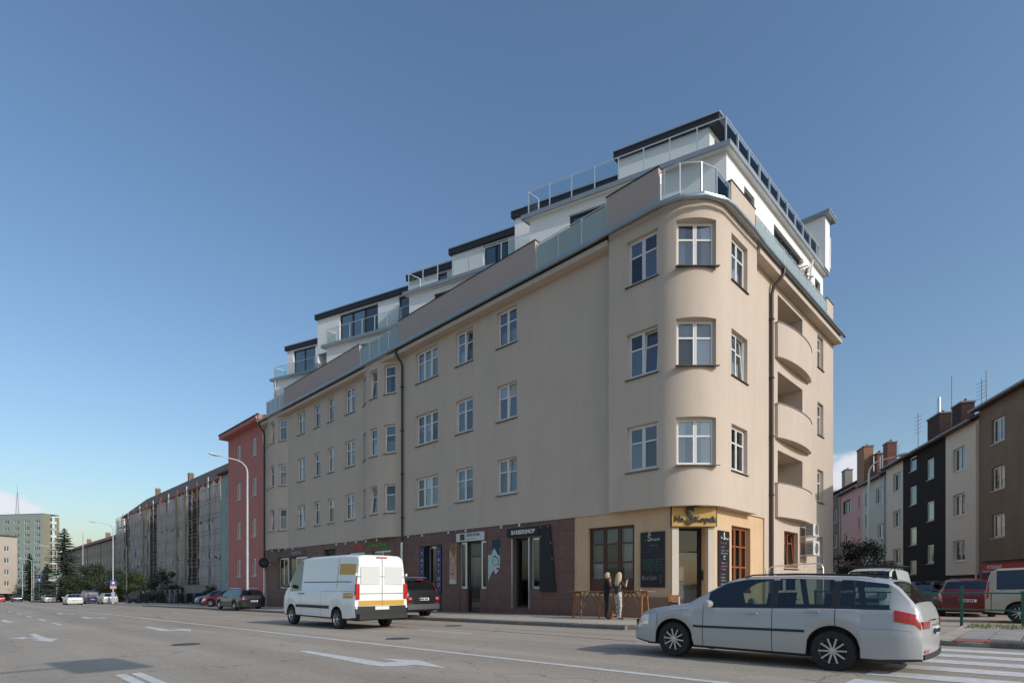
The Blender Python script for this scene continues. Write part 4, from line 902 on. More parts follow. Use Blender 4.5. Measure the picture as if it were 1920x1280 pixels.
# ------------------------------------------------------------------ vehicles
def lerp_tab(tab, x):
    if x <= tab[0][0]: return tab[0][1]
    for (a, b), (c, d) in zip(tab[:-1], tab[1:]):
        if x <= c: return b + (d - b) * (x - a) / (c - a) if c > a else d
    return tab[-1][1]
def paint(name, col, rough=.28, metal=0.0, coat=.5): return mat('paint_' + name, col, rough, metal=metal, coat=coat)
CM = dict(rubber=mat('tyre_rubber', (.018, .018, .018), .8), rim=mat('alloy_rim', (.55, .55, .56), .3, metal=.9), plastic=mat('dark_plastic', (.022, .022, .024), .6), chrome=mat('chrome', (.8, .8, .8), .12, metal=1),
          tail=mat('tail_light', (.42, .012, .012), .15, coat=.8), tail_o=mat('indicator', (.55, .17, .03), .2, coat=.6), head=mat('head_light', (.62, .64, .66), .08, coat=1.0, metal=.4), plate=mat('number_plate', (.72, .72, .70), .5), seam=mat('panel_gap', (.010, .010, .011), .8),
          glass=glass('car_glass', (.42, .50, .47), .05), dark=glass('privacy_glass', (.06, .07, .075), .06), inside=mat('car_interior', (.035, .034, .034), .8, .2, 8))
WHM = {}
def wheel(parent, x, y, r, w_, left, spokes=10):
    key = (round(r, 3), round(w_, 3), left, spokes)
    if key not in WHM:
        s_ = 1 if left else -1
        t = MB().lathe([(r * .66, -w_ / 2), (r * .93, -w_ / 2), (r * .99, -w_ * .38), (r, -w_ * .2), (r, w_ * .2), (r * .99, w_ * .38), (r * .93, w_ / 2), (r * .66, w_ / 2)], 28, 'y').mesh('wheel', CM['rubber'], True)
        b = MB(); o = s_ * w_ * .42
        b.lathe([(r * .66, o), (r * .63, o + s_ * .01), (r * .58, o - s_ * .03), (r * .57, o - s_ * .09)], 28, 'y')
        b.lathe([(0, o - s_ * .0), (r * .14, o - s_ * .005), (r * .16, o - s_ * .03)], 16, 'y')
        for i in range(spokes):
            a = 2 * math.pi * i / spokes
            b.bar((r * .12 * math.cos(a), o - s_ * .02, r * .12 * math.sin(a)), (r * .61 * math.cos(a), o - s_ * .015, r * .61 * math.sin(a)), r * .075, r * .085)
        rim = b.mesh('rim', CM['rim'], True)
        d = MB().lathe([(0, o - s_ * .08), (r * .62, o - s_ * .08)], 20, 'y').mesh('brake', CM['plastic'])
        WHM[key] = (t, rim, d)
    t, rim, d = WHM[key]
    o = put('wheel', t, parent, (x, y, r)); put('rim', rim, o); put('brake_disc', d, o); o.rotation_euler = (0, random.uniform(0, 6), 0); return o

def car(name, label, loc, rz, sp, col, group=None, glassm=None, detail=2, cat='car', dirt=None):
    """sp: L,W, top/belt profiles over x (front is +x), wheel data, glazing ranges"""
    L, W = sp['L'], sp['W']; h = L / 2
    T = thing(name, label, cat, loc, rz, group)
    wx = sp['wheels']; r = sp['r']; ra = r + sp.get('arch', .055)
    xs = set([round(-h + L * i / (110 if detail > 1 else 64), 4) for i in range((110 if detail > 1 else 64) + 1)])
    for q in wx:
        for i in range(17): xs.add(round(q - ra + 2 * ra * i / 16, 4))
    for q in sp.get('seams', []): xs.update((round(q - .005, 4), round(q + .005, 4)))
    for rg in [sp['ws'], sp['rw']] + sp['side']: xs.update((round(rg[0], 4), round(rg[1], 4)))
    for i in range(6): xs.update((round(-h + .02 * i * i * .5, 4), round(h - .02 * i * i * .5, 4)))
    xs = sorted(q for q in xs if -h <= q <= h)
    zs = sp.get('sill', .21); rnd_f, rnd_r = sp.get('rf', .55), sp.get('rr', .40); cf, cr_ = sp.get('cf', .22), sp.get('cr', .10)
    tum = sp.get('tum', .30); fr_edge = sp.get('edge', .075)
    def section(x):
        tp = lerp_tab(sp['top'], x); bl = min(lerp_tab(sp['belt'], x), tp - .015)
        pf = 1.0
        if x > h - rnd_f: pf = 1 - cf * ((x - h + rnd_f) / rnd_f) ** 2.4
        if x < -h + rnd_r: pf = 1 - cr_ * ((-h + rnd_r - x) / rnd_r) ** 2.6
        wm = W / 2 * pf; zb = zs + sp.get('lift', .05) * max(0, abs(x) - h + .5) / .5
        for q in wx:
            d = abs(x - q)
            if d < ra: zb = max(zb, r + math.sqrt(max(0, ra * ra - d * d)) * 1.0)
        zb = min(zb, bl - .12)
        P = []
        for f, wv in ((0, .945), (.06, .975), (.22, .995), (.45, 1.0), (.62, .997), (.66, .988), (.86, .984), (.95, .972), (1.0, .945)): P.append((wm * wv, zb + (bl - zb) * f))
        wsd = wm * .945 - sp.get('step', .02); gh = tp - bl; k_ = min(1, gh / .3)
        wr_ = wsd - tum * max(0, gh - fr_edge)
        e_ = min(fr_edge, gh * .6)
        P += [(wsd * (1 - .0 * k_) + (wr_ - wsd) * .5, bl + (gh - e_) * .5), (wr_, tp - e_), (wr_ - .05 * k_ - .03, tp - e_ * .35), (max(.05, wr_ - .16), tp - e_ * .10), (wr_ * .45, tp), (0, tp + .004)]
        return P
    S = [section(x) for x in xs]; nr = len(S[0])
    V = {}; body = MB(); parts = {}
    def addf(dst, pts, off=0.0):
        n = len(dst.v); dst.v += pts; dst.f.append(tuple(range(n, n + len(pts))))
    inr = lambda x, rg: rg[0] - 1e-4 <= x <= rg[1] + 1e-4
    bodyv = []; bidx = {}
    def bv(i, j, sd):
        if j == nr - 1: sd = 1
        k_ = (i, j, sd)
        if k_ not in bidx: bidx[k_] = len(body.v); body.v.append((xs[i], S[i][j][0] * sd, S[i][j][1]))
        return bidx[k_]
    sill_b = MB()
    for i in range(len(xs) - 1):
        xm = (xs[i] + xs[i + 1]) / 2
        for j in range(nr - 1):
            for sd in (1, -1):
                q = [(xs[i], S[i][j][0] * sd, S[i][j][1]), (xs[i + 1], S[i + 1][j][0] * sd, S[i + 1][j][1]), (xs[i + 1], S[i + 1][j + 1][0] * sd, S[i + 1][j + 1][1]), (xs[i], S[i][j + 1][0] * sd, S[i][j + 1][1])]
                key = None
                if 8 <= j < 10:
                    for si, rg in enumerate(sp['side']):
                        if inr(xm, rg): key = ('side_window', si, sd)
                    if inr(xm, sp['ws']) and j >= 8: key = key
                elif j >= 11:
                    if inr(xm, sp['ws']): key = ('windscreen', 0, 0)
                    elif inr(xm, sp['rw']): key = ('rear_window', 0, 0)
                if key is None and j == 0 and sp.get('clad', True): key = ('sill_trim', 0, 0)
                if key is None: body.f.append(tuple(bv(a, c, sd) for a, c in ((i, j), (i + 1, j), (i + 1, j + 1), (i, j + 1))))
                else: addf(parts.setdefault(key, MB()), q)
    # end caps as grids so that lights and plates can sit on them
    fr_ = (1, .85, .6, .3, 0)
    for e_, bul in ((0, sp.get('br', .05)), (len(xs) - 1, sp.get('bf', .10))):
        sx = -1 if e_ == 0 else 1; G = {}
        def cp(j, f, sd):
            y, z = S[e_][j]; zt = S[e_][8][1]
            x = xs[e_] + sx * bul * (1 - f * f)
            return (x, y * f * sd, z)
        for j in range(nr - 2):
            for f0, f1 in zip(fr_[:-1], fr_[1:]):
                for sd in (1, -1):
                    pts = [cp(j, f0, sd), cp(j, f1, sd), cp(j + 1, f1, sd), cp(j + 1, f0, sd)]
                    addf(body if not (sp.get('bump_dark') and j < 3) else parts.setdefault(('bumper_trim', e_, 0), MB()), pts)
    pm = paint(name + '_%d' % int(col[0] * 999 + col[2] * 77), col, sp.get('rough', .3), sp.get('metal', 0.0)) if not isinstance(col, bpy.types.Material) else col
    bme = body.mesh('body', pm); smooth_fix(bme)
    bme.polygons.foreach_set('use_smooth', [True] * len(bme.polygons))
    try: bme.set_sharp_from_angle(angle=R(34))
    except Exception: pass
    bo = put('body', bme, T)
    gm = glassm or CM['glass']
    for (nm, a, sd), mb in parts.items():
        me = mb.mesh(nm, CM['plastic'] if nm in ('sill_trim', 'bumper_trim') else (sp.get('gm', {}).get((nm, a)) or (gm if nm != 'windscreen' else CM['glass']))); smooth_fix(me)
        me.polygons.foreach_set('use_smooth', [True] * len(me.polygons)); put(nm, me, T)
    # surface patches (lights, panel gaps, trims) lifted off the skin
    def pt(x, jf, sd, off):
        i = max(0, min(len(xs) - 2, next((q for q in range(len(xs) - 1) if xs[q + 1] >= x), len(xs) - 2)))
        t = (x - xs[i]) / (xs[i + 1] - xs[i]); j = min(int(jf), nr - 2); u = jf - j
        def g(i_): return S[i_][j][0] + (S[i_][j + 1][0] - S[i_][j][0]) * u, S[i_][j][1] + (S[i_][j + 1][1] - S[i_][j][1]) * u
        a, b = g(i), g(i + 1); y, z = a[0] + (b[0] - a[0]) * t, a[1] + (b[1] - a[1]) * t
        return (x, (y + off) * sd, z)
    def patch(nm, m, x0, x1, j0, j1, sd, off=.004, nx=4, nj=3, parent=None):
        b = MB()
        for a in range(nx):
            for c in range(nj):
                xa, xb = x0 + (x1 - x0) * a / nx, x0 + (x1 - x0) * (a + 1) / nx; ja, jb = j0 + (j1 - j0) * c / nj, j0 + (j1 - j0) * (c + 1) / nj
                addf(b, [pt(xa, ja, sd, off), pt(xb, ja, sd, off), pt(xb, jb, sd, off), pt(xa, jb, sd, off)])
        me = b.mesh(nm, m); smooth_fix(me); return put(nm, me, parent or T)
    for q in sp.get('seams', []):
        for sd in (1, -1): patch('door_gap', CM['seam'], q - .005, q + .005, 1, 8, sd, .0025, 1, 9)
    for (nm, mk, x0, x1, j0, j1) in sp.get('patches', []):
        for sd in (1, -1): patch(nm, CM[mk] if mk in CM else pm, x0, x1, j0, j1, sd, .006)
    for (x, jf) in sp.get('handles', []):
        for sd in (1, -1):
            p = pt(x, jf, sd, .0); put('door_handle', MB().box(-.09, .09, -.02, .02, -.014, .014).mesh('door_handle', pm if sp.get('hbody', True) else CM['plastic']), T, (p[0], p[1] + sd * .015, p[2]))
    for sd in (1, -1):
        for q in wx: wheel(T, q, sd * (W / 2 - sp.get('ww', .2) / 2 - .025), r, sp.get('ww', .2), sd > 0, sp.get('spokes', 10))
        if 'mirror' in sp:
            mx_, mz = sp['mirror']; m = MB(); m.lathe([(0, -.11), (.07, -.10), (.085, -.02), (.08, .09), (0, .1)], 10, 'y'); me = m.mesh('mirror', pm if sp.get('mbody', True) else CM['plastic'], True)
            o = put('mirror', me, T, (mx_, sd * (W / 2 + .09), mz)); o.scale = (.75, 1, .85)
    # dark wells, floor and a simple cabin
    lo = min(S[len(S) // 2][8][1], 1.2)
    put('underbody', MB().box(-h + .25, h - .3, -W / 2 + .24, W / 2 - .24, zs - .02, lo - .22).mesh('underbody', CM['plastic']), T)
    for q in wx:
        for sd in (1, -1): put('wheel_well', MB().box(q - ra - .02, q + ra + .02, min(sd * (W / 2 - .235), sd * (W / 2 - .30)), max(sd * (W / 2 - .235), sd * (W / 2 - .30)), zs, r + ra).mesh('wheel_well', CM['plastic']), T)
    if sp.get('seats'):
        for sx, n_ in sp['seats']:
            for k_ in range(n_):
                y = (k_ - (n_ - 1) / 2) * (W * .7 / n_)
                b = MB(); b.box(-.25, .25, -.22, .22, 0, .14); b.vprism([(-.28, .1), (-.14, .1), (-.24, .66), (-.36, .66)], -.22, .22); b.box(-.36, -.27, -.11, .11, .70, .90)
                put('seat', b.mesh('seat', CM['inside']), T, (sx, y, lo - .42))
        wsx = sp['ws'][0]; put('dashboard', MB().box(sp['dash'] - .25, sp['dash'] + .25, -W / 2 + .14, W / 2 - .14, lo - .25, lo + .02).mesh('dashboard', CM['inside']), T)
    T_parts = dict(T=T, pt=pt, patch=patch, pm=pm, xs=xs, S=S, h=h)
    return T_parts
def cap_plate(c, nm, m, y0, y1, z0, z1, wr=.8, bul=.05, th=.012, front=False, xo=0.0):
    n_ = 5; sx = 1 if front else -1; b = MB(); po = []; pi_ = []
    for i in range(n_ + 1):
        y = y0 + (y1 - y0) * i / n_; x = sx * (c['h'] + bul * (1 - min(1, abs(y) / wr) ** 2)) + xo
        po.append((x + sx * th, y)); pi_.append((x - sx * .02, y))
    b.prism(po + pi_[::-1], z0, z1); me = b.mesh(nm, m); o = put(nm, me, c['T'])
    if nm == 'number_plate':
        xq = sx * (c['h'] + bul + th); g_ = MB()
        for k_ in range(7): yq = -.19 + k_ * .06 + (.02 if k_ > 2 else 0); g_.box(min(xq - .02, xq + sx * .003), max(xq - .02, xq + sx * .003), yq, yq + .035, z0 + .022, z1 - .022)
        tag(put('plate_characters', g_.mesh('plate_characters', CM['plastic']), o), kind='stuff'); put('plate_band', MB().box(min(xq - .02, xq + sx * .004), max(xq - .02, xq + sx * .004), -sx * .24 - .018, -sx * .24 + .018, z0 + .005, z1 - .005).mesh('plate_band', mat('plate_blue', (.02, .04, .25), .5)), o)
    return o
def rear_kit(c, plate_z, plate=True, lamps=None, x=None):
    """number plate and lamps on the tail"""
    T, h = c['T'], c['h']; xr = -h - c.get('br', .05)
    if plate: put('number_plate', MB().box(-.012, 0, -.26, .26, -.055, .055).mesh('number_plate', CM['plate']), T, (xr - .012, 0, plate_z))
    for (y0, y1, z0, z1, mk, dx) in (lamps or []):
        for sd in (1, -1): put('rear_lamp', MB().box(-.03, .12, min(sd * y0, sd * y1), max(sd * y0, sd * y1), z0, z1).mesh('rear_lamp', CM[mk]), T, (xr + .03 + dx, 0, 0))
def front_kit(c, grille, plate_z, lamps):
    T, h = c['T'], c['h']; xf = h
    y, z0, z1 = grille; g = MB().box(-.03, .105, -y, y, z0, z1); put('grille', g.mesh('grille', CM['plastic']), T, (xf - .0, 0, 0))
    put('number_plate', MB().box(0, .012, -.26, .26, -.055, .055).mesh('number_plate', CM['plate']), T, (xf + .11, 0, plate_z))
    for (y0, y1, z0, z1) in lamps:
        for sd in (1, -1): put('headlight', MB().box(-.12, .06, min(sd * y0, sd * y1), max(sd * y0, sd * y1), z0, z1).mesh('headlight', CM['head']), T, (xf - .03, 0, 0))
def rails(c, x0, x1, y, z, m=None):
    for sd in (1, -1):
        put('roof_rail', MB().tube([(x0, sd * y, z - .03), (x0 + .08, sd * y, z + .03), ((x0 + x1) / 2, sd * y, z + .045), (x1 - .08, sd * y, z + .03), (x1, sd * y, z - .03)], .016, 6).mesh('roof_rail', m or CM['chrome'], True), c['T'])
WAGON = dict(L=4.66, W=1.80, r=.315, ww=.21, wheels=(1.38, -1.24), sill=.20, top=[(-2.33, .80), (-2.31, .93), (-2.27, 1.02), (-2.05, 1.30), (-1.93, 1.385), (-1.5, 1.445), (-.6, 1.475), (.1, 1.465), (.45, 1.40), (.8, 1.20), (1.13, 1.00), (1.3, .965), (1.9, .87), (2.15, .78), (2.28, .66), (2.33, .52)],
    belt=[(-2.33, .78), (-2.28, .90), (-2.0, .965), (-1.0, .955), (.3, .93), (1.0, .915), (1.5, .86), (2.1, .74), (2.33, .48)], ws=(.32, 1.13), rw=(-2.24, -1.96), side=[(-1.96, -1.32), (-1.22, -.42), (-.32, .74)], seams=[-.37, .80, -1.28], handles=[(-.98, 6.2), (-.05, 6.2)], mirror=(.66, .98), seats=[(.05, 2), (-.85, 3)], dash=.85, tum=.42, spokes=10, rf=.75, cf=.30, cr=.12, edge=.06)
SEDAN = dict(WAGON, L=4.50, wheels=(1.35, -1.27), top=[(-2.25, .78), (-2.22, .92), (-2.1, 1.0), (-1.75, 1.03), (-1.3, 1.27), (-.9, 1.39), (-.3, 1.43), (.1, 1.42), (.45, 1.36), (.8, 1.18), (1.13, .99), (1.3, .955), (1.85, .86), (2.1, .76), (2.2, .66), (2.25, .52)],
    belt=[(-2.25, .76), (-2.2, .88), (-1.8, .95), (-1.0, .94), (.3, .92), (1.0, .90), (1.5, .85), (2.05, .72), (2.25, .48)], rw=(-1.72, -.95), side=[(-1.22, -.42), (-.32, .74)], seams=[-.37, .80, -1.2], handles=[(-.98, 6.2), (-.05, 6.2)])
HATCH = dict(WAGON, L=4.10, W=1.74, wheels=(1.22, -1.26), top=[(-2.05, .80), (-2.02, .98), (-1.95, 1.05), (-1.6, 1.34), (-1.3, 1.42), (-.5, 1.47), (0, 1.46), (.35, 1.38), (.7, 1.18), (1.0, .99), (1.2, .95), (1.65, .85), (1.9, .74), (2.0, .64), (2.05, .5)],
    belt=[(-2.05, .78), (-1.98, .95), (-1.5, .97), (.3, .92), (.9, .90), (1.4, .84), (1.85, .7), (2.05, .46)], ws=(.22, 1.0), rw=(-1.94, -1.5), side=[(-1.5, -1.0), (-.92, -.30), (-.22, .62)], seams=[-.26, .68], handles=[(-.75, 6.2), (.05, 6.2)], mirror=(.55, .98), dash=.72)
SUV = dict(L=4.80, W=1.90, r=.365, ww=.24, wheels=(1.42, -1.43), sill=.32, arch=.06, top=[(-2.40, .95), (-2.38, 1.12), (-2.33, 1.20), (-2.15, 1.55), (-2.05, 1.66), (-1.6, 1.73), (-.5, 1.76), (.2, 1.74), (.55, 1.66), (.9, 1.42), (1.22, 1.20), (1.4, 1.16), (2.0, 1.08), (2.25, 1.0), (2.35, .85), (2.4, .65)],
    belt=[(-2.40, .92), (-2.34, 1.08), (-2.0, 1.14), (-.5, 1.12), (.6, 1.10), (1.1, 1.10), (1.6, 1.05), (2.2, .94), (2.4, .6)], ws=(.42, 1.22), rw=(-2.30, -2.06), side=[(-2.0, -1.30), (-1.2, -.42), (-.32, .8)], seams=[-.37, .9, -1.26], handles=[(-1.0, 6.3), (-.05, 6.3)], mirror=(.74, 1.16), seats=[(.1, 2), (-.8, 3)], dash=.95, tum=.34, spokes=8, rf=.7, cf=.2, cr=.08, bump_dark=True)
VANB = dict(L=5.7, W=2.02, r=.345, ww=.22, wheels=(1.85, -1.65), sill=.34, arch=.06, top=[(-2.85, 2.26), (-2.83, 2.40), (-2.75, 2.46), (-2.0, 2.50), (.6, 2.50), (1.2, 2.46), (1.5, 2.34), (1.75, 2.06), (2.2, 1.50), (2.32, 1.38), (2.65, 1.20), (2.78, 1.08), (2.83, .85), (2.85, .6)],
    belt=[(-2.85, 1.30), (1.0, 1.28), (1.9, 1.24), (2.3, 1.20), (2.6, 1.08), (2.8, .8), (2.85, .55)], ws=(1.52, 2.26), rw=(9, 9.1), side=[(1.05, 2.0)], seams=[.98, -.55, 2.02], handles=[(1.12, 6.3), (.82, 6.3)], mirror=(1.95, 1.45), mbody=False, seats=[(.9, 3)], dash=1.95, tum=.11, step=.0, rf=.6, cf=.22, cr=.03, edge=.09, br=.02, spokes=6, hbody=False, bump_dark=True, rough=.35)
MINI = dict(L=5.05, W=1.92, r=.33, ww=.21, wheels=(1.6, -1.62), sill=.26, arch=.055, top=[(-2.52, 1.0), (-2.5, 1.3), (-2.44, 1.60), (-2.36, 1.80), (-2.2, 1.88), (-1.0, 1.93), (.4, 1.92), (.9, 1.84), (1.25, 1.60), (1.75, 1.18), (1.95, 1.10), (2.3, .98), (2.42, .86), (2.5, .7), (2.52, .5)],
    belt=[(-2.52, .95), (-2.46, 1.12), (-1.5, 1.14), (.8, 1.10), (1.5, 1.05), (2.1, .95), (2.4, .75), (2.52, .45)], ws=(.95, 1.80), rw=(-2.46, -2.30), side=[(-2.22, -1.05), (-.95, .12), (.22, 1.4)], seams=[-.98, .17, 1.42], handles=[(-.02, 6.3), (.34, 6.3)], mirror=(1.25, 1.2), seats=[(.5, 2), (-.5, 3), (-1.4, 3)], dash=1.5, tum=.22, rf=.7, cf=.25, cr=.06, edge=.08, spokes=10, hbody=False)

def at(x, y): return (x, y, gz(y))
YB = R(90)      # heading +Y
# foreground estate car, driving to the left (heading +Y)
c = car('estate_car', 'silver estate car driving in the nearest lane in front of the corner', at(-8.50, -5.35), YB, dict(WAGON, metal=.12, rough=.38), (.43, .425, .41), glassm=CM['glass'])
c['T'].scale = (.95, .95, .95)
for sd in (1, -1):
    c['patch']('tail_light', CM['tail'], -2.32, -2.02, 5.6, 8.0, sd, .006, 5, 4); c['patch']('headlight', CM['head'], 1.90, 2.27, 4.4, 7.4, sd, .006, 5, 3)
    cap_plate(c, 'tail_light', CM['tail'], sd * .46, sd * .775, .70, .80, .78)
    cap_plate(c, 'reflector', CM['tail'], sd * .50, sd * .70, .36, .40, .78)
    put('roof_rail', MB().tube([(-1.75, sd * .58, 1.425), (-1.6, sd * .58, 1.463), (-.6, sd * .58, 1.492), (.05, sd * .56, 1.478), (.18, sd * .56, 1.44)], .013, 6).mesh('roof_rail', CM['plastic'], True), c['T'])
cap_plate(c, 'number_plate', CM['plate'], -.26, .26, .60, .70, .78); cap_plate(c, 'bumper_strip', CM['plastic'], -.74, .74, .27, .34, .78, th=.02); cap_plate(c, 'tailgate_strip', CM['chrome'], -.30, .30, .735, .75, .78)
front_kit(c, (.42, .50, .62), .40, [])
for sd in (1, -1):
    c['patch']('window_trim', CM['plastic'], -1.98, .78, 7.86, 8.06, sd, .004, 24, 1); c['patch']('pillar_trim', CM['plastic'], -.42, -.32, 8.0, 9.9, sd, .003, 2, 3); c['patch']('pillar_trim', CM['plastic'], -1.32, -1.22, 8.0, 9.9, sd, .003, 2, 3)
    c['patch']('side_moulding', CM['plastic'], -.86, .98, 3.3, 3.62, sd, .008, 20, 1); c['patch']('bumper_gap', CM['seam'], 1.70, 1.708, 1.0, 6.0, sd, .003, 1, 6); c['patch']('bumper_gap', CM['seam'], -2.30, -1.62, 4.15, 4.24, sd, .003, 8, 1); c['patch']('indicator', CM['tail_o'], 1.18, 1.26, 6.4, 6.7, sd, .006, 2, 1)
    if sd < 0: c['patch']('fuel_flap', CM['seam'], -1.75, -1.74, 5.2, 7.2, sd, .003, 1, 3)
put('aerial', MB().tube([(-1.7, 0, 1.44), (-1.82, 0, 1.54)], .008, 5).mesh('aerial', CM['plastic']), c['T'])
put('steering_wheel', MB().lathe([(.17, -.012), (.185, 0), (.17, .012), (.158, 0), (.17, -.012)], 18, 'x', (.62, .36, .98)).mesh('steering_wheel', CM['inside'], True), c['T'])
# delivery van
c = car('delivery_van', 'white delivery van with yellow side stripe driving away past the shops', at(-8.30, 9.85), YB, VANB, (.78, .78, .76), cat='van')
yel = mat('livery_yellow', (.58, .33, .05), .4)
for sd in (1, -1):
    c['patch']('side_stripe', yel, -2.74, -2.12, 5.4, 7.8, sd, .004, 6, 2); c['patch']('side_stripe', yel, -2.74, -1.7, 8.95, 9.6, sd, .004, 6, 2); c['patch']('tail_light', CM['tail'], -2.845, -2.80, 5.8, 9.0, sd, .012, 2, 3)
for sd in (1, -1):
    c['patch']('rub_strip', CM['plastic'], -1.18, 1.38, 2.6, 3.1, sd, .012, 24, 1); c['patch']('slide_rail', CM['seam'], -2.3, -.6, 7.35, 7.5, sd, .005, 6, 1); c['patch']('panel_gap', CM['seam'], -2.55, .9, 8.5, 8.55, sd, .003, 12, 1)
    for xq in (-1.62, -1.6): c['patch']('panel_gap', CM['seam'], xq, xq + .008, 8.2, 9.9, sd, .003, 1, 6)
for z, hh in ((1.75, .012), (1.2, .012)):
    put('door_gap', MB().box(-.004, 0, -.88, .88, z, z + hh).mesh('door_gap', CM['seam']), c['T'], (-2.875, 0, 0))
put('door_gap', MB().box(-.004, 0, -.006, .006, .62, 2.35).mesh('door_gap', CM['seam']), c['T'], (-2.876, 0, 0))
for sd in (1, -1):
    put('tail_light', MB().box(-.03, .03, min(sd * .83, sd * .96), max(sd * .83, sd * .96), 1.02, 1.52).mesh('tail_light', CM['tail']), c['T'], (-2.86, 0, 0)); put('rear_window', MB().box(-.006, 0, min(sd * .1, sd * .78), max(sd * .1, sd * .78), 1.50, 2.08).mesh('rear_window', mat('van_blank_pane', (.62, .62, .6), .3)), c['T'], (-2.874, 0, 0))
    put('door_hinge', MB().box(-.03, .02, sd * .94 - .03, sd * .94 + .03, 1.78, 1.86).box(-.03, .02, sd * .94 - .03, sd * .94 + .03, .72, .80).mesh('door_hinge', M['white']), c['T'], (-2.86, 0, 0))
put('stripe', MB().box(-.005, 0, -.85, .85, .82, .98).mesh('stripe', yel), c['T'], (-2.874, 0, 0)); put('step_bumper', MB().box(-.16, 0, -.9, .9, .38, .56).mesh('step_bumper', CM['plastic']), c['T'], (-2.86, 0, 0)); put('number_plate', MB().box(-.01, 0, -.26, .26, .68, .79).mesh('number_plate', CM['plate']), c['T'], (-2.876, 0, 0)); put('third_brake_light', MB().box(-.02, 0, -.2, .2, 2.36, 2.40).mesh('third_brake_light', CM['tail']), c['T'], (-2.84, 0, 0))
# black SUV parked with two wheels on the pavement
c = car('suv', 'black SUV parked half on the pavement beside the optician', (-4.05, 13.0, gz(13) + .07), YB + .02, SUV, (.012, .014, .018), glassm=CM['dark'])
rails(c, -1.8, .3, .62, 1.755)
for sd in (1, -1):
    c['patch']('tail_light', CM['tail'], -2.385, -2.06, 6.2, 9.0, sd, .008, 4, 3); c['patch']('tail_light', CM['tail'], -2.36, -2.12, 8.6, 11, sd, .010, 3, 3)
    cap_plate(c, 'tail_light', CM['tail'], sd * .62, sd * .855, .80, .945, .86, th=.02); cap_plate(c, 'reverse_lamp', CM['head'], sd * .66, sd * .76, .85, .91, .86, th=.026); cap_plate(c, 'reflector', CM['tail'], sd * .58, sd * .80, .66, .70, .86, th=.02)
cap_plate(c, 'number_plate', CM['plate'], -.26, .26, .80, .91, .86); put('third_brake_light', MB().box(-.02, .04, -.16, .16, 1.67, 1.71).mesh('third_brake_light', CM['tail']), c['T'], (-2.11, 0, 0))
cap_plate(c, 'rear_bumper', mat('bumper_grey', (.075, .075, .078), .5), -.84, .84, .42, .64, .86, .09, .05); put('window_trim', MB().tube([(-2.02, .872, 1.16), (-1.98, .86, 1.5), (-1.8, .82, 1.62)], .012, 5).tube([(-2.02, -.872, 1.16), (-1.98, -.86, 1.5), (-1.8, -.82, 1.62)], .012, 5).mesh('window_trim', CM['chrome']), c['T'])
# cars parked further down the street
def small(name, label, x, y, rz, sp, col, dz=0.0, group='cars parked along the street', gm=None, rail=False, front=False):
    c = car(name, label, (x, y, gz(y) + dz), rz, sp, col, group, gm, 1)
    cap_plate(c, 'number_plate', CM['plate'], -.26, .26, .58, .68, .8)
    for sd in (1, -1): c['patch']('tail_light', CM['tail'], -c['h'] + .02, -c['h'] + .30, 5.4, 8.0, sd, .008, 3, 3); c['patch']('headlight', CM['head'], c['h'] - .42, c['h'] - .07, 4.4, 7.4, sd, .008, 3, 3)
    front_kit(c, (.42, .50, .64), .40, [])
    if rail: rails(c, -1.7, .1, .6, 1.475)
    return c
small('parked_car', 'black estate car with roof rails parked by the red house', -3.75, 33.2, YB + .06, WAGON, (.014, .015, .018), .09, gm=CM['dark'], rail=True)
small('parked_car', 'dark red hatchback parked behind the black estate car', -1.6, 41.8, YB + .9, HATCH, (.20, .012, .018), .12)
small('parked_car', 'blue grey estate car parked farthest back beside the red house', .2, 49.5, YB + .75, WAGON, (.20, .24, .28), .12)
small('moving_car', 'cream white saloon driving away in the kerb lane', -7.2, 84.5, YB, SEDAN, (.62, .60, .55), group='cars driving away')
small('parked_car', 'silver estate car parked by the lamp post with the blue sign', -3.6, 83.5, YB, WAGON, (.42, .42, .40), .06)
small('parked_car', 'small blue van parked beyond the silver estate car', -4.2, 93.5, YB, dict(MINI), (.015, .025, .085), .06)
small('parked_car', 'grey hatchback parked left of the blue van', -5.2, 97, YB, HATCH, (.30, .31, .33), 0)
small('parked_car', 'silver saloon standing under the direction sign', -6.0, 124, YB, SEDAN, (.45, .45, .46), 0)
small('parked_car', 'dark car parked beside the spruce, far down the street', -5.0, 139, YB, SEDAN, (.03, .03, .035), 0)
small('moving_car', 'red hatchback far away in the middle lane', -11.6, 152, YB, HATCH, (.40, .02, .02), group='cars driving away')
small('moving_car', 'dark blue saloon right of the far red hatchback', -8.6, 156, YB, SEDAN, (.02, .02, .06), group='cars driving away')
small('moving_car', 'white van at the far end of the road, near the left edge', -13.6, 138, YB, MINI, (.72, .72, .70), group='cars driving away')
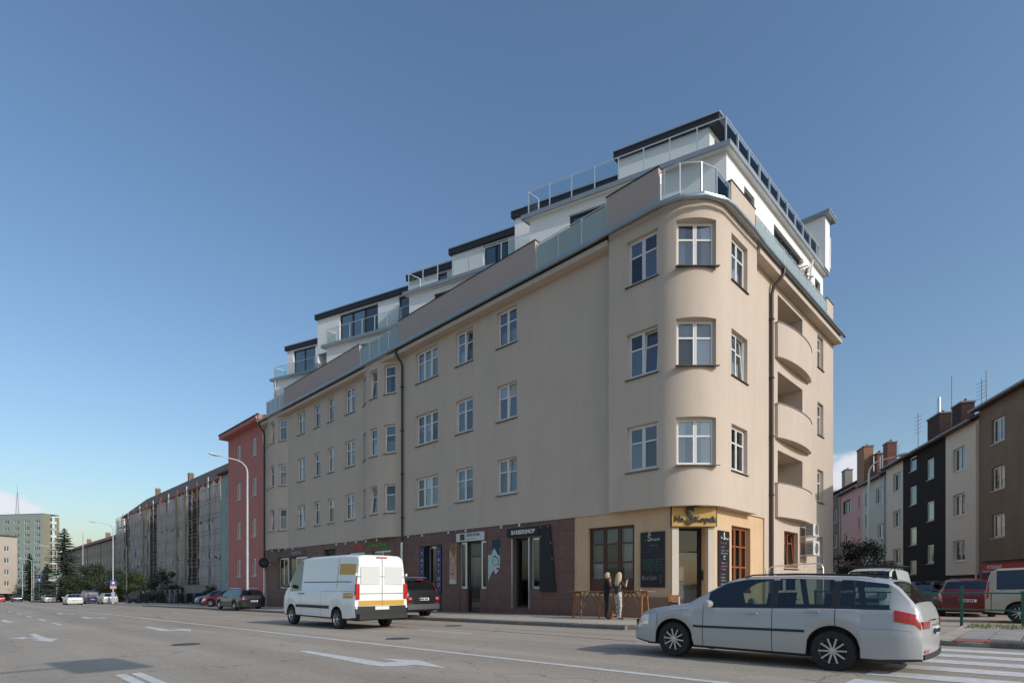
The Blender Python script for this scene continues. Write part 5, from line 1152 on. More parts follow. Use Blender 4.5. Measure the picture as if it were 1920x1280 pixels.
# right-hand side: parked vehicles in the side street
c = car('parked_van', 'pale green white van with a black roof rack parked facing the street', at(8.25, -3.5), R(180), dict(MINI, side=[(.22, 1.4)], rw=(9, 9.1)), (.62, .66, .63), cat='van', detail=1, glassm=CM['glass'])
front_kit(c, (.62, .62, .76), .45, [(.55, .86, .76, .98)])
rk = MB(); rk.bar((-2.2, -.78, 2.03), (1.0, -.78, 2.03), .035).bar((-2.2, .78, 2.03), (1.0, .78, 2.03), .035).bar((1.0, -.78, 2.03), (1.0, .78, 2.03), .035)
for i in range(6): rk.bar((-2.1 + i * .6, -.78, 1.99), (-2.1 + i * .6, .78, 1.99), .03); rk.bar((-2.1 + i * .6, -.70, 1.86), (-2.1 + i * .6, -.78, 2.0), .025); rk.bar((-2.1 + i * .6, .70, 1.86), (-2.1 + i * .6, .78, 2.0), .025)
rk.bar((1.0, -.78, 2.0), (1.12, -.8, 2.14), .025).bar((1.0, .78, 2.0), (1.12, .8, 2.14), .025).bar((1.12, -.8, 2.14), (1.12, .8, 2.14), .025); put('roof_rack', rk.mesh('roof_rack', CM['plastic']), c['T'])
c = car('minibus', 'beige minibus parked behind the green railing at the right edge', at(5.80, -9.42), -YB, MINI, (.42, .37, .30), cat='van', glassm=CM['dark']); c['T'].scale = (.9, .9, .9)
for sd in (1, -1): c['patch']('tail_light', CM['tail'], -2.50, -2.42, 5, 9.5, sd, .008, 2, 4); c['patch']('slide_rail', CM['seam'], -2.35, -1.15, 7.3, 7.5, sd, .004, 4, 1)
rear_kit(c, 1.0)
small('parked_car', 'dark red hatchback parked left of the beige minibus', 10.6, -6.1, R(8), HATCH, (.11, .010, .012), 0, group='cars parked in the side street', gm=CM['dark'])
small('parked_car', 'dark grey saloon parked right of the van with the roof rack', 17.2, -3.6, R(28), SEDAN, (.035, .037, .04), 0, group='cars parked in the side street')
small('parked_car', 'black estate car parked in front of the dark house', 20.2, -4.0, R(28), WAGON, (.018, .018, .02), 0, group='cars parked in the side street', gm=CM['dark'])
# ------------------------------------------------------------------ people
SK = mat('skin', (.48, .29, .21), .6); HAIRB = mat('hair_blond', (.52, .40, .22), .6, .25, 40); HAIRD = mat('hair_dark', (.05, .035, .025), .6, .3, 40); HAIRG = mat('hair_grey', (.30, .28, .26), .6, .2, 40)
def zebra():
    m = mat('zebra_cloth', (.6, .58, .54), .85); t = m.node_tree; P = t.nodes['Principled BSDF']
    tcn = t.nodes.new('ShaderNodeTexCoord'); mpn = t.nodes.new('ShaderNodeMapping'); mpn.inputs['Scale'].default_value = (9, 9, 26); t.links.new(tcn.outputs['Object'], mpn.inputs[0])
    n = t.nodes.new('ShaderNodeTexNoise'); n.inputs['Scale'].default_value = 1.6; n.inputs['Detail'].default_value = 2; n.inputs['Distortion'].default_value = 1.5; t.links.new(mpn.outputs[0], n.inputs['Vector'])
    r = t.nodes.new('ShaderNodeValToRGB'); r.color_ramp.interpolation = 'CONSTANT'; r.color_ramp.elements[0].color = (.03, .03, .03, 1); r.color_ramp.elements[1].position = .47; r.color_ramp.elements[1].color = (.62, .60, .55, 1)
    t.links.new(n.outputs[0], r.inputs[0]); t.links.new(r.outputs[0], P.inputs['Base Color']); return m
def person(label, loc, rz, top, legs, shoe, hair, joints=None, H=1.68, hairlong=False, sleeves='short', group=None, name='person'):
    k = H / 1.70
    J = dict(pelvis=(0, 0, .93), waist=(0, 0, 1.08), chest=(.01, 0, 1.28), neck0=(0, 0, 1.43), neck=(.015, 0, 1.49), head=(.03, 0, 1.58), crown=(.02, 0, 1.64),
             shl=(0, .15, 1.39), ell=(-.03, .23, 1.13), wrl=(.06, .25, .90), shr=(0, -.15, 1.39), elr=(-.03, -.23, 1.13), wrr=(.06, -.25, .90),
             hpl=(0, .085, .90), knl=(.02, .095, .49), anl=(-.02, .10, .09), tol=(.15, .12, .035), hpr=(0, -.085, .90), knr=(.02, -.095, .49), anr=(-.02, -.10, .09), tor=(.15, -.12, .035))
    if joints: J.update(joints)
    rad = dict(pelvis=(.145, .115), waist=(.125, .095), chest=(.145, .105), neck0=(.07, .07), neck=(.052, .052), head=(.083, .098), crown=(.078, .09), sh=(.062, .062), el=(.043, .043), wr=(.028, .032), hp=(.095, .095), kn=(.062, .062), an=(.042, .045), to=(.042, .03))
    bones = [('pelvis', 'waist', 't'), ('waist', 'chest', 't'), ('chest', 'neck0', 't'), ('neck0', 'neck', 's'), ('neck', 'head', 's'), ('head', 'crown', 's')]
    for s_ in 'lr': bones += [('chest', 'sh' + s_, 't'), ('sh' + s_, 'el' + s_, 't'), ('el' + s_, 'wr' + s_, 't' if sleeves == 'long' else 's'), ('pelvis', 'hp' + s_, 'l'), ('hp' + s_, 'kn' + s_, 'l'), ('kn' + s_, 'an' + s_, 'l'), ('an' + s_, 'to' + s_, 'h')]
    names = list(J); V = [Vector(J[n]) * k for n in names]; E_ = [(names.index(a), names.index(b)) for a, b, m in bones]; mats = [m for a, b, m in bones]
    rr = [rad.get(n) or rad[n[:2]] for n in names]
    for s_ in 'lr':       # hand: palm and five fingers
        w_ = names.index('wr' + s_); d = (V[w_] - V[names.index('el' + s_)]).normalized(); side = d.cross(Vector((0, 0, 1))); side = side.normalized() if side.length > .1 else Vector((1, 0, 0)); up = side.cross(d)
        pi_ = len(V); V.append(V[w_] + d * .055 * k); rr.append((.034, .02)); E_.append((w_, pi_)); mats.append('s'); names.append('palm' + s_)
        for f in range(5):
            o_ = (f - 2) * .016 * k; base = V[pi_] + side * o_ + d * .02 * k if f else V[w_] + d * .03 * k + side * -.035 * k
            ln = (.05, .06, .068, .062, .05)[f] * k; i0 = len(V)
            V.append(base); rr.append((.010, .010)); V.append(base + d * ln * .6 - up * .008 * k + (side * -.02 * k if f == 0 else Vector())); rr.append((.009, .009)); V.append(base + d * ln * .9 - up * .03 * k + (side * -.025 * k if f == 0 else Vector())); rr.append((.008, .008))
            E_ += [(pi_ if f else w_, i0), (i0, i0 + 1), (i0 + 1, i0 + 2)]; mats += ['s'] * 3; names += ['f'] * 3
    me = bpy.data.meshes.new('p'); me.from_pydata([tuple(v) for v in V], E_, []); o = bpy.data.objects.new('p', me); COL.objects.link(o)
    sk = o.modifiers.new('s', 'SKIN'); sk.use_smooth_shade = True
    for i, v in enumerate(me.skin_vertices[0].data): v.radius = (rr[i][0] * k, rr[i][1] * k); v.use_root = (names[i] == 'pelvis')
    ss = o.modifiers.new('d', 'SUBSURF'); ss.levels = 2; ss.render_levels = 2
    bpy.context.view_layer.update(); dg = bpy.context.evaluated_depsgraph_get(); bm_ = bpy.data.meshes.new_from_object(o.evaluated_get(dg)); bm_.name = 'body'
    bpy.data.objects.remove(o)
    bm_.materials.clear()
    for m in (SK, top, legs, shoe): bm_.materials.append(m)
    ix = dict(s=0, t=1, l=2, h=3); seg = [(V[a], V[b], ix[m], rr[a][0]) for (a, b), m in zip(E_, mats)]
    for p in bm_.polygons:
        c = p.center; best = None
        for a, b, m, r_ in seg:
            d = b - a; t_ = max(0, min(1, (c - a).dot(d) / max(d.length_squared, 1e-9))); q = (c - (a + d * t_)).length / (r_ + .02)
            if best is None or q < best[0]: best = (q, m)
        p.material_index = best[1]; p.use_smooth = True
        if best[1] == 1 and c.z < .95 * k: p.material_index = 2
    T = thing(name, label, 'person', loc, rz, group); put('body', bm_, T)
    # hair: shell over the skull, and a fall down the back
    hb = MB(); hc = (V[names.index('head')] + V[names.index('crown')]) / 2; n1, n2 = 18, 10
    rs_ = random.Random(int(loc[1] * 100))
    b0 = 0
    for i in range(n2 + 1):
        ph = math.pi * i / n2
        for j in range(n1):
            th = 2 * math.pi * j / n1; d = Vector((math.sin(ph) * math.cos(th), math.sin(ph) * math.sin(th), math.cos(ph)))
            front = max(0, d.x - .25) * max(0, (.55 - d.z)); low = d.z < -.25 and d.x > -.1
            s_ = 1.0 - (.35 if (front > 0.05 or low) else 0); s_ *= 1 + rs_.uniform(-.03, .05)
            hb.v.append((hc.x + d.x * .118 * k * s_ - .008, hc.y + d.y * .102 * k * s_, hc.z + .012 + d.z * .128 * k * s_))
    for i in range(n2):
        for j in range(n1): hb.f.append((i * n1 + j, i * n1 + (j + 1) % n1, (i + 1) * n1 + (j + 1) % n1, (i + 1) * n1 + j))
    if hairlong:
        for q in range(26):
            a = math.pi * (.55 + .9 * q / 25); x, y = hc.x + math.cos(a) * .10 * k, hc.y + math.sin(a) * .10 * k; l_ = rs_.uniform(.26, .42) * k
            hb.tube([(x, y, hc.z + .05), (x - .03, y * 1.15, hc.z - .10), (x - .045 + rs_.uniform(-.01, .01), y * 1.25 + rs_.uniform(-.015, .015), hc.z - .1 - l_ * .6), (x - .03, y * 1.1 + rs_.uniform(-.02, .02), hc.z - .1 - l_)], [.03, .028, .022, .006], 6)
    hm = hb.mesh('hair', hair, True); put('hair', hm, T)
    fb = MB()
    for sd in (1, -1): fb.lathe([(0, .0), (.009, .003), (.011, .008), (0, .014)], 8, 'x', (hc.x + .085 * k, sd * .032 * k, hc.z - .005))
    put('eye', fb.mesh('eye', CM['plastic']), T)
    put('mouth', MB().box(hc.x + .078 * k, hc.x + .09 * k, -.022, .022, hc.z - .082 * k, hc.z - .074 * k).mesh('mouth', mat('lips', (.35, .10, .09), .5)), T)
    put('nose', MB().tube([(hc.x + .088 * k, 0, hc.z - .0), (hc.x + .105 * k, 0, hc.z - .038), (hc.x + .088 * k, 0, hc.z - .05)], [.006, .014, .010], 6).mesh('nose', SK, True), T)
    for sd in (1, -1): put('ear', MB().tube([(hc.x - .005, sd * .088 * k, hc.z + .01), (hc.x - .012, sd * .100 * k, hc.z - .005), (hc.x - .005, sd * .088 * k, hc.z - .03)], .012, 6).mesh('ear', SK, True), T)
    return T
P = PZ
person('woman with long blond hair in a dark top and black and white patterned trousers', (-1.72, 2.22, gz(2.2) + P), R(-8), mat('top_green', (.030, .042, .036), .9), zebra(), mat('shoe_black', (.02, .02, .02), .5), HAIRB,
       dict(chest=(.03, 0, 1.28), neck0=(.04, 0, 1.43), neck=(.06, 0, 1.49), head=(.08, 0, 1.58), crown=(.07, 0, 1.64), shl=(.03, .15, 1.39), shr=(.03, -.15, 1.39), elr=(.12, -.25, 1.17), wrr=(.24, -.20, 1.38), ell=(.10, .24, 1.15), wrl=(.32, .20, 1.06), knl=(.06, .06, .49), anl=(.0, .02, .09), tol=(.16, .04, .035)), H=1.64, hairlong=True)
person('person with short fair hair in black clothes resting the chin on a hand', (-1.62, 2.78, gz(2.8) + P), R(-62), mat('top_black', (.016, .015, .018), .9), mat('trousers_black', (.012, .012, .015), .9), mat('shoe_dark', (.015, .015, .018), .6), HAIRB,
       dict(elr=(.16, -.16, 1.14), wrr=(.14, -.04, 1.40), ell=(.12, .2, 1.10), wrl=(.26, -.02, 1.10), head=(.05, 0, 1.57), crown=(.05, 0, 1.63)), H=1.66)
MB().box(4.95, 14.6, .03, .44, 14.9, 15.13).build('terrace_step', M['slab'], B)
person('man in a white shirt leaning on the glass balustrade of the roof terrace', (10.72, .20, 15.13), R(-100), mat('shirt_white', (.68, .66, .62), .9), mat('trousers_beige', (.3, .25, .18), .9), mat('shoe_brown', (.1, .06, .04), .6), HAIRG, dict(chest=(.06, 0, 1.28), neck0=(.1, 0, 1.43), neck=(.12, 0, 1.48), head=(.15, 0, 1.56), crown=(.14, 0, 1.62), shl=(.08, .15, 1.38), shr=(.08, -.15, 1.38), ell=(.2, .24, 1.2), wrl=(.34, .16, 1.24), elr=(.2, -.24, 1.2), wrr=(.36, -.10, 1.26)), H=1.78)
person('dark haired person beside the man on the roof terrace, arms folded on the rail', (11.50, .20, 15.13), R(-80), mat('top_brown', (.16, .09, .08), .9), mat('trousers_grey', (.08, .08, .08), .9), mat('shoe_grey', (.05, .05, .05), .6), HAIRD, dict(chest=(.06, 0, 1.28), neck0=(.1, 0, 1.43), neck=(.12, 0, 1.48), head=(.15, 0, 1.56), crown=(.14, 0, 1.62), shl=(.08, .15, 1.38), shr=(.08, -.15, 1.38), ell=(.2, .24, 1.2), wrl=(.34, .06, 1.24), elr=(.2, -.24, 1.2), wrr=(.36, .02, 1.26)), H=1.68)
person('distant pedestrian in dark clothes walking on the pavement near the fence', (-2.9, 75.0, gz(75) + P), R(80), mat('coat_dark', (.03, .03, .035), .9), mat('jeans', (.06, .07, .10), .9), mat('shoe_d2', (.03, .03, .03), .6), HAIRD, dict(knl=(.14, .09, .5), anl=(.16, .09, .10), tol=(.32, .1, .05), knr=(-.02, -.09, .5), anr=(-.26, -.09, .14), tor=(-.1, -.1, .04)), H=1.75)

# ------------------------------------------------------------------ street furniture
wood = mat('table_wood', (.34, .125, .045), .55, .25, 14)
def trestle(label, y0, y1, x0=-1.30, x1=-.78):
    z0 = gz((y0 + y1) / 2) + PZ; H = 1.03; T = thing('bar_table', label, 'table', ((x0 + x1) / 2, (y0 + y1) / 2, z0), 0, 'high tables outside the pub')
    hw, hl = (x1 - x0) / 2, (y1 - y0) / 2
    for i in range(3): put('plank', MB().box(-hw + i * hw * 2 / 3 + .004, -hw + (i + 1) * hw * 2 / 3 - .004, -hl, hl, H - .035, H).mesh('plank', wood), T)
    for sy in (-1, 1):
        for sx in (-1, 1): put('leg', MB().bar((sx * (hw - .1), sy * (hl - .28), H - .035), (sx * (hw - .01), sy * (hl - .24), 0), .05, .05).mesh('leg', wood), T)
        put('cross_rail', MB().bar((-hw + .08, sy * (hl - .28), H - .07), (hw - .08, sy * (hl - .28), H - .07), .05, .06).mesh('cross_rail', wood), T)
        put('cross_rail', MB().bar((-hw + .03, sy * (hl - .25), .14), (hw - .03, sy * (hl - .25), .14), .04, .05).mesh('cross_rail', wood), T)
        for sx in (-1, 1): put('brace', MB().bar((sx * (hw - .04), sy * (hl - .27), .30), (sx * (hw - .12), sy * .10, H - .05), .035, .04).mesh('brace', wood), T)
    put('stretcher', MB().bar((0, -hl + .25, .14), (0, hl - .25, .14), .04, .05).mesh('stretcher', wood), T)
trestle('orange brown wooden high table in front of the pub window, the left one', 3.10, 4.82); trestle('orange brown wooden high table nearer to the pub door, the right one', 1.30, 3.02)
for (x, y) in ((-1.0, 2.0), (-1.1, 2.45)):
    pass
t = thing('ashtray', 'small dish on the high table beside the blond woman', 'dish', (-1.02, 1.75, gz(2.2) + PZ + 1.03)); put('bowl', MB().lathe([(0, 0), (.05, 0), (.07, .035), (.06, .035), (.045, .01), (0, .01)], 14).mesh('bowl', mat('ceramic', (.5, .48, .45), .4), True), t)
t = thing('sandwich_board', 'small wooden chalk stand beside the pub entrance', 'board', (-.42, .80, gz(.8) + PZ), R(-58))
put('panel', MB().vprism([(-.16, 0), (.16, 0), (.16, .62), (-.16, .62)], -.13, -.11).mesh('panel', board), t); put('header', MB().vprism([(-.17, .63), (.17, .63), (.17, .86), (-.17, .86)], -.10, -.07).mesh('header', wood), t)
for x in (-.17, .17): put('leg', MB().bar((x, -.13, 0), (x, -.02, .88), .03, .03).mesh('leg', wood), t); put('leg', MB().bar((x, .16, 0), (x, .0, .86), .03, .03).mesh('leg', wood), t)
b = MB(); rr = random.Random(5)
for i in range(5):
    x = -.11
    while x < .10: b.bar((x, -.135, .52 - i * .10 + rr.uniform(-.025, .025)), (x + .025, -.135, .52 - i * .10 + rr.uniform(-.025, .025)), .016, .004); x += .03
tag(put('chalk_writing', b.mesh('chalk_writing', chw), t), kind='stuff')
b = MB(); [b.bar((-.12 + i * .04, -.106, .75 + rr.uniform(-.04, .04)), (-.08 + i * .04, -.106, .75 + rr.uniform(-.04, .04)), .02, .004) for i in range(6)]; put('lettering', b.mesh('lettering', M['white']), t)
# intercom panel beside the door
MB().box(0, .14, 0, .02, 0, .36).build('intercom', mat('intercom', (.05, .055, .045), .4, metal=.3), B, loc=(0, 0, 0)).matrix_local = Matrix.Translation(Vector((pub(dE - .02)[0] - cn[0] * .2, pub(dE - .02)[1] - cn[1] * .2, 1.35)) - Vector(B.location)) @ Matrix.Rotation(math.atan2(cd[1], cd[0]) + R(90), 4, 'Z')
# tubular wind screen of the pub terrace
t = thing('terrace_screen', 'tubular steel frame with wire mesh standing out from the side facade', 'screen', (6.0, 0, gz(0) + .1))
put('frame', MB().tube([(0, -.12, 0), (0, -.12, 1.80), (0, -.18, 1.93), (0, -.32, 2.0), (0, -2.0, 2.08), (0, -2.14, 2.02), (0, -2.2, 1.88), (0, -2.2, 0)], .024, 8).mesh('frame', M['steel'], True), t)
ms = MB()
for i in range(14): ms.tube([(0, -.2 - i * .145, .4), (0, -.2 - i * .145, 1.98)], .003, 4)
for i in range(11): ms.tube([(0, -.15, .45 + i * .15), (0, -2.18, .45 + i * .15)], .003, 4)
put('wire_mesh', ms.mesh('wire_mesh', M['steel']), t)
# green pedestrian railing at the crossing
green = mat('rail_green', (.020, .11, .065), .45, .1, 6)
RY = [-2.9, -4.05, -5.4, -6.8, -8.12, -9.5, -11, -12.5]
T = thing('railing', 'dark green pedestrian railing running along the pavement beside the minibus', 'railing', (2.6, -6.8, gz(-6.8)))
for i, y in enumerate(RY):
    put('post', MB().box(-.035, .035, -.035, .035, 0, 1.16 if i in (1, 3) else 1.02).mesh('post', green), T, (0, y + 6.8, 0))
    put('post_cap', MB().box(-.042, .042, -.042, .042, 0, .02).mesh('post_cap', green), T, (0, y + 6.8, 1.17 if i in (1, 3) else 1.02))
for y0, y1 in zip(RY[:-1], RY[1:]):
    for z in (.98, .50): put('rail', MB().tube([(0, y0 + 6.8, z), (0, y1 + 6.8, z)], .021, 8).mesh('rail', green), T)
    put('upright', MB().tube([(0, (y0 + y1) / 2 + 6.8, .5), (0, (y0 + y1) / 2 + 6.8, .98)], .014, 6).mesh('upright', green), T)
# street lamps
LPM = lampm = mat('lamp_post', (.50, .52, .53), .5, .12, 3, metal=.2)
def street_lamp(label, x, y, dirv, H=10.55, reach=1.9, grp='street lamps', lm=None):
    lampm = lm or LPM
    T = thing('street_lamp', label, 'street lamp', (x, y, gz(y) + .1), math.atan2(dirv[1], dirv[0]), grp)
    pts = [(0, 0, 1.2), (0, 0, H - 1.6), (0, 0, H - .9)] + [(reach * .45 * (1 - math.cos(R(a))), 0, H - .9 + .78 * math.sin(R(a))) for a in (18, 36, 54, 72, 86)] + [(reach, 0, H - .02)]
    put('post', MB().tube([(0, 0, 0), (0, 0, 1.2)], .11, 12).tube(pts, [.085, .065, .06, .055, .05, .045, .04, .04, .035], 10).mesh('post', lampm, True), T)
    hd_ = MB(); n_ = 8
    hd_.lathe([(.0, -.1), (.06, -.08), (.12, .12), (.15, .35), (.11, .62), (0, .70)], 12, 'x'); me = hd_.mesh('lamp_head', mat('lamp_white', (.62, .62, .60), .4), True)
    o = put('lamp_head', me, T, (reach - .05, 0, H - .02), (0, R(-6), 0)); o.scale = (1, 1, .55)
    put('lens', MB().lathe([(0, 0), (.10, .0)], 12).mesh('lens', mat('lamp_lens', (.5, .5, .48), .2)), T, (reach + .25, 0, H - .07))
    return T
l1 = street_lamp('tall grey street lamp beside the black estate car and the red house', -3.66, 31.9, (-1, 0))
pst = MB(); rr = random.Random(2)
for i in range(14): a = rr.uniform(0, 6.28); z = rr.uniform(.5, 2.4); pst.box(-.05, .05, .111, .114, z, z + rr.uniform(.08, .16))
l2 = street_lamp('tall grey street lamp carrying a blue and white parking sign', -3.63, 79.4, (-1, 0))
put('parking_sign', MB().box(-.34, .34, -.10, -.07, 2.35, 3.05).mesh('parking_sign', mat('sign_blue', (.02, .07, .30), .5)), l2, rot=(0, 0, R(180))); put('sign_plate', MB().box(-.34, .34, -.10, -.07, 1.95, 2.33).mesh('sign_plate', mat('sign_redwhite', (.55, .30, .28), .5)), l2, rot=(0, 0, R(180))); put('sign_plate', MB().box(-.2, .2, -.10, -.07, 1.0, 1.5).mesh('sign_plate', mat('sign_bluewhite', (.3, .36, .5), .5)), l2, rot=(0, 0, R(180)))
put('parking_symbol', MB().box(-.13, .13, -.104, -.10, 2.58, 2.88).mesh('parking_symbol', M['white']), l2, rot=(0, 0, R(180)))
l3 = street_lamp('distant street lamp with a green and white direction sign', -4.6, 127, (-1, 0))
put('direction_sign', MB().box(-1.2, 1.2, -.16, -.12, 3.9, 5.0).mesh('direction_sign', mat('sign_white2', (.55, .58, .56), .5)), l3, rot=(0, 0, R(180))); put('direction_sign', MB().box(-1.2, 1.2, -.165, -.12, 5.005, 5.4).mesh('direction_sign', mat('sign_green', (.03, .30, .16), .5)), l3, rot=(0, 0, R(180)))
b = MB(); [b.box(-.9, .5 + .2 * i, -.166, -.16, 4.1 + i * .28, 4.18 + i * .28) for i in range(3)]; put('sign_text', b.mesh('sign_text', mat('sign_text', (.12, .14, .14), .5)), l3, rot=(0, 0, R(180)))
street_lamp('faint street lamp farthest down the main street', -4.6, 176, (-1, 0)); street_lamp('white curved street lamp in the side street beyond the corner', 23.8, 0.0, (-.2, -1), 9.3, 1.6, lm=mat('lamp_post_white', (.78, .78, .76), .5))
def pole_sign(label, x, y, kind, z=2.6, grp=None):
    T = thing('road_sign', label, 'road sign', (x, y, gz(y)), 0, grp); put('pole', MB().tube([(0, 0, 0), (0, 0, z + .4)], .035, 8).mesh('pole', lampm), T)
    if kind == 'blue': put('disc', MB().lathe([(0, -.05), (.42, -.05), (.42, -.03), (0, -.03)], 24, 'y', (0, 0, z)).mesh('disc', mat('sign_blue2', (.02, .10, .40), .5)), T); put('arrow', MB().box(-.05, .05, -.056, -.051, z - .25, z + .1).box(-.16, .16, -.056, -.051, z + .1, z + .2).mesh('arrow', M['white']), T)
    elif kind == 'disc': put('disc', MB().lathe([(0, -.05), (.36, -.05), (.36, -.03), (0, -.03)], 24, 'y', (0, 0, z)).mesh('disc', mat('sign_back', (.40, .34, .22), .5)), T)
    return T
pole_sign('round blue road sign far down the street', -5.6, 146, 'blue', 4.6)
o = pole_sign('back of a round beige road sign behind the parked van', 17.9, -1.3, 'disc', 1.55); o.rotation_euler = (0, 0, R(-48))
for x, y, h_, lb in ((-.6, 88, 8.2, 'dark slim utility pole beside the garden bushes'), (-6.2, 150, 8.5, 'slim pale mast left of the spruce'), (-7.4, 160, 8.2, 'second slim pale mast left of the spruce'), (-1.8, 118, 12.5, 'short white flag mast right of the spruce')):
    T = thing('utility_pole', lb, 'pole', (x, y, gz(y)), 0, 'slim poles'); put('pole', MB().tube([(0, 0, 0), (0, 0, h_)], [.09, .06], 8).mesh('pole', lampm if 'pale' in lb or 'white' in lb else mat('pole_dark', (.10, .10, .10), .6)), T); put('cap', MB().lathe([(0, .08), (.07, .04), (.07, 0)], 8, 'z', (0, 0, h_)).mesh('cap', lampm), T)
# waste containers
def bin_(label, x, y):
    T = thing('waste_container', label, 'waste bin', (x, y, gz(y) + PZ), R(8), 'dark waste containers')
    put('tub', MB().prism([(-.55, -.4), (.55, -.4), (.55, .4), (-.55, .4)], .12, 1.05).mesh('tub', mat('bin_black', (.02, .021, .023), .6)), T); lid = MB(); lid.v = [(-.6, -.45, 1.06), (.6, -.45, 1.06), (.6, .45, 1.06), (-.6, .45, 1.06), (-.5, -.2, 1.25), (.5, -.2, 1.25), (.5, .2, 1.25), (-.5, .2, 1.25)]; lid.f = [(4, 5, 6, 7), (0, 1, 5, 4), (1, 2, 6, 5), (2, 3, 7, 6), (3, 0, 4, 7), (3, 2, 1, 0)]; put('lid', lid.mesh('lid', mat('bin_lid', (.03, .032, .036), .5)), T)
    for sx in (-1, 1):
        for sy in (-1, 1): put('castor', MB().lathe([(0, -.03), (.1, -.03), (.1, .03), (0, .03)], 10, 'y', (sx * .42, sy * .3, .1)).mesh('castor', CM['rubber']), T)
for x, y, lb in ((1.6, 69.2, 'dark waste container by the fence, leftmost of the group of three'), (2.2, 67.4, 'dark waste container by the fence, middle one of three'), (2.7, 65.6, 'dark waste container by the fence, nearest to the parked cars'), (-1.5, 79.0, 'dark waste container on the pavement, left of a pair'), (-.8, 76.8, 'dark waste container on the pavement, right of a pair')): bin_(lb, x, y)
# overhead sign on an arm behind the camera: only its shadow falls into the picture
T = thing('gantry_sign', 'large traffic sign on a cantilever arm whose shadow falls on the road', 'sign', (-23.0, -8.9, gz(-8.9) + .13))
put('post', MB().tube([(0, 0, 0), (0, 0, 6.4)], .12, 10).mesh('post', lampm), T); put('arm', MB().tube([(0, 0, 6.0), (8.0, 0, 6.0)], .05, 8).mesh('arm', lampm), T); put('panel', MB().box(7.1, 8.15, -.05, -.02, 5.45, 6.6).mesh('panel', M['white']), T)
# ------------------------------------------------------------------ houses further down the main street
def house(label, loc, name='house', cat='house', group=None): return thing(name, label, cat, loc, 0, group)
def lit_win(parent, P_, n, w_, z, h_, cols_=2, **kw): return window(parent, P_, n, w_, z, h_, cols_, kw.pop('tr', None), recess=kw.pop('recess', .1), sillm=kw.pop('sillm', M['white']), **kw)
redp = mat('red_render', (.52, .205, .175), .9, .04, 1.0, .15, 80, stain=.05, spec=.2)
H1 = house('dark red four storey house with white windows next to the long facade', (4, 42.8, gz(42)))
hs = [(y - .55, y + .55, z, z + 1.55) for y in (44.65, 40.95) for z in (1.9, 5.35, 8.93, 12.40)]
wall('wall', lmap((.1, 0), (0, 1), NL), 38.3, 47.35, gz(43) + 1.0, 14.95, hs, redp, H1, .16); wall('plinth', lmap((.04, 0), (0, 1), NL), 38.3, 47.38, gz(47) - .2, gz(43) + 1.0, [], redp, H1)
wall('wall', lmap((.1, 47.35), (1, 0), (0, 1)), 0, 9, gz(47) - .3, 14.95, [], redp, H1)
for a, b_, z, z1 in hs: lit_win(H1, (.1, (a + b_) / 2), NL, 1.1, z, 1.55, 2, curtain=random.choice([None, 'full', 'sides']))
rf = MB(); rf.v = [(-.55, 38.35, 14.9), (-.55, 47.95, 14.9), (9, 47.95, 14.9), (9, 38.35, 14.9), (-.55, 38.35, 15.25), (-.55, 47.95, 15.25), (9, 47.95, 17.2), (9, 38.35, 17.2)]; rf.f = [(3, 2, 1, 0), (4, 5, 6, 7), (0, 1, 5, 4), (1, 2, 6, 5), (2, 3, 7, 6), (3, 0, 4, 7)]; rf.build('roof', redp, H1)
MB().prism([(-.60, 38.3), (-.60, 48.0), (-.45, 48.0), (-.45, 38.3)], 15.26, 15.36).build('gutter', mat('roof_dark', (.03, .022, .02), .7), H1)
MB().tube([(-.6, 38.6, 15.2), (-.45, 38.55, 14.7), (-.05, 38.5, 14.3), (-.02, 38.5, 13)], .06, 8).build('downpipe', M['white'], H1, True)
b_in = MB(); b_in.quad((2, 38.4, -1), (2, 47.2, -1), (2, 47.2, 14.9), (2, 38.4, 14.9)); b_in.build('room_partition', M['inner'], H1)
# pale green house, set back
H2 = house('narrow strip of a pale green house between the red house and the scaffolding', (6, 52, gz(52)))
grn_ = mat('pale_green_render', (.30, .40, .36), .9, .04, 1.0, .1, 80, stain=.05)
hs = [(y - .5, y + .5, z, z + 1.5) for y in (49.6, 53.0, 56.4) for z in (1.2, 4.3, 7.4, 10.5)]
wall('wall', lmap((3.0, 0), (0, 1), NL), 47.4, 58.6, gz(55) - .3, 13.6, hs, grn_, H2, .15); wall('wall', lmap((3.0, 58.6), (1, 0), (0, 1)), 0, 8, -1.6, 13.6, [], grn_, H2)
for a, b_, z, z1 in hs: lit_win(H2, (3.0, (a + b_) / 2), NL, 1.0, z, 1.5, 2)
def pitched(parent, x0, xr, x1, y0, y1, ze, zr, m, over=.5):
    r = MB(); r.v = [(x0 - over, y0, ze), (x0 - over, y1, ze), (xr, y1, zr), (xr, y0, zr), (x1, y1, ze), (x1, y0, ze), (x0 - over, y0, ze - .18), (x0 - over, y1, ze - .18), (x0, y0, ze - .18), (x0, y1, ze - .18)]
    r.f = [(0, 1, 2, 3), (3, 2, 4, 5), (6, 7, 1, 0), (8, 9, 7, 6), (0, 3, 5, 8, 6), (1, 7, 9, 4, 2)]; return r.build('roof', m, parent)
tile_r = mat('roof_tiles', (.13, .062, .045), .8, .25, 6, .5, 14); tile_b = mat('roof_tiles_brown', (.085, .058, .045), .8, .25, 6, .5, 14)
rf = pitched(H2, 3.0, 8, 13, 47.4, 58.6, 13.6, 15.8, tile_b)
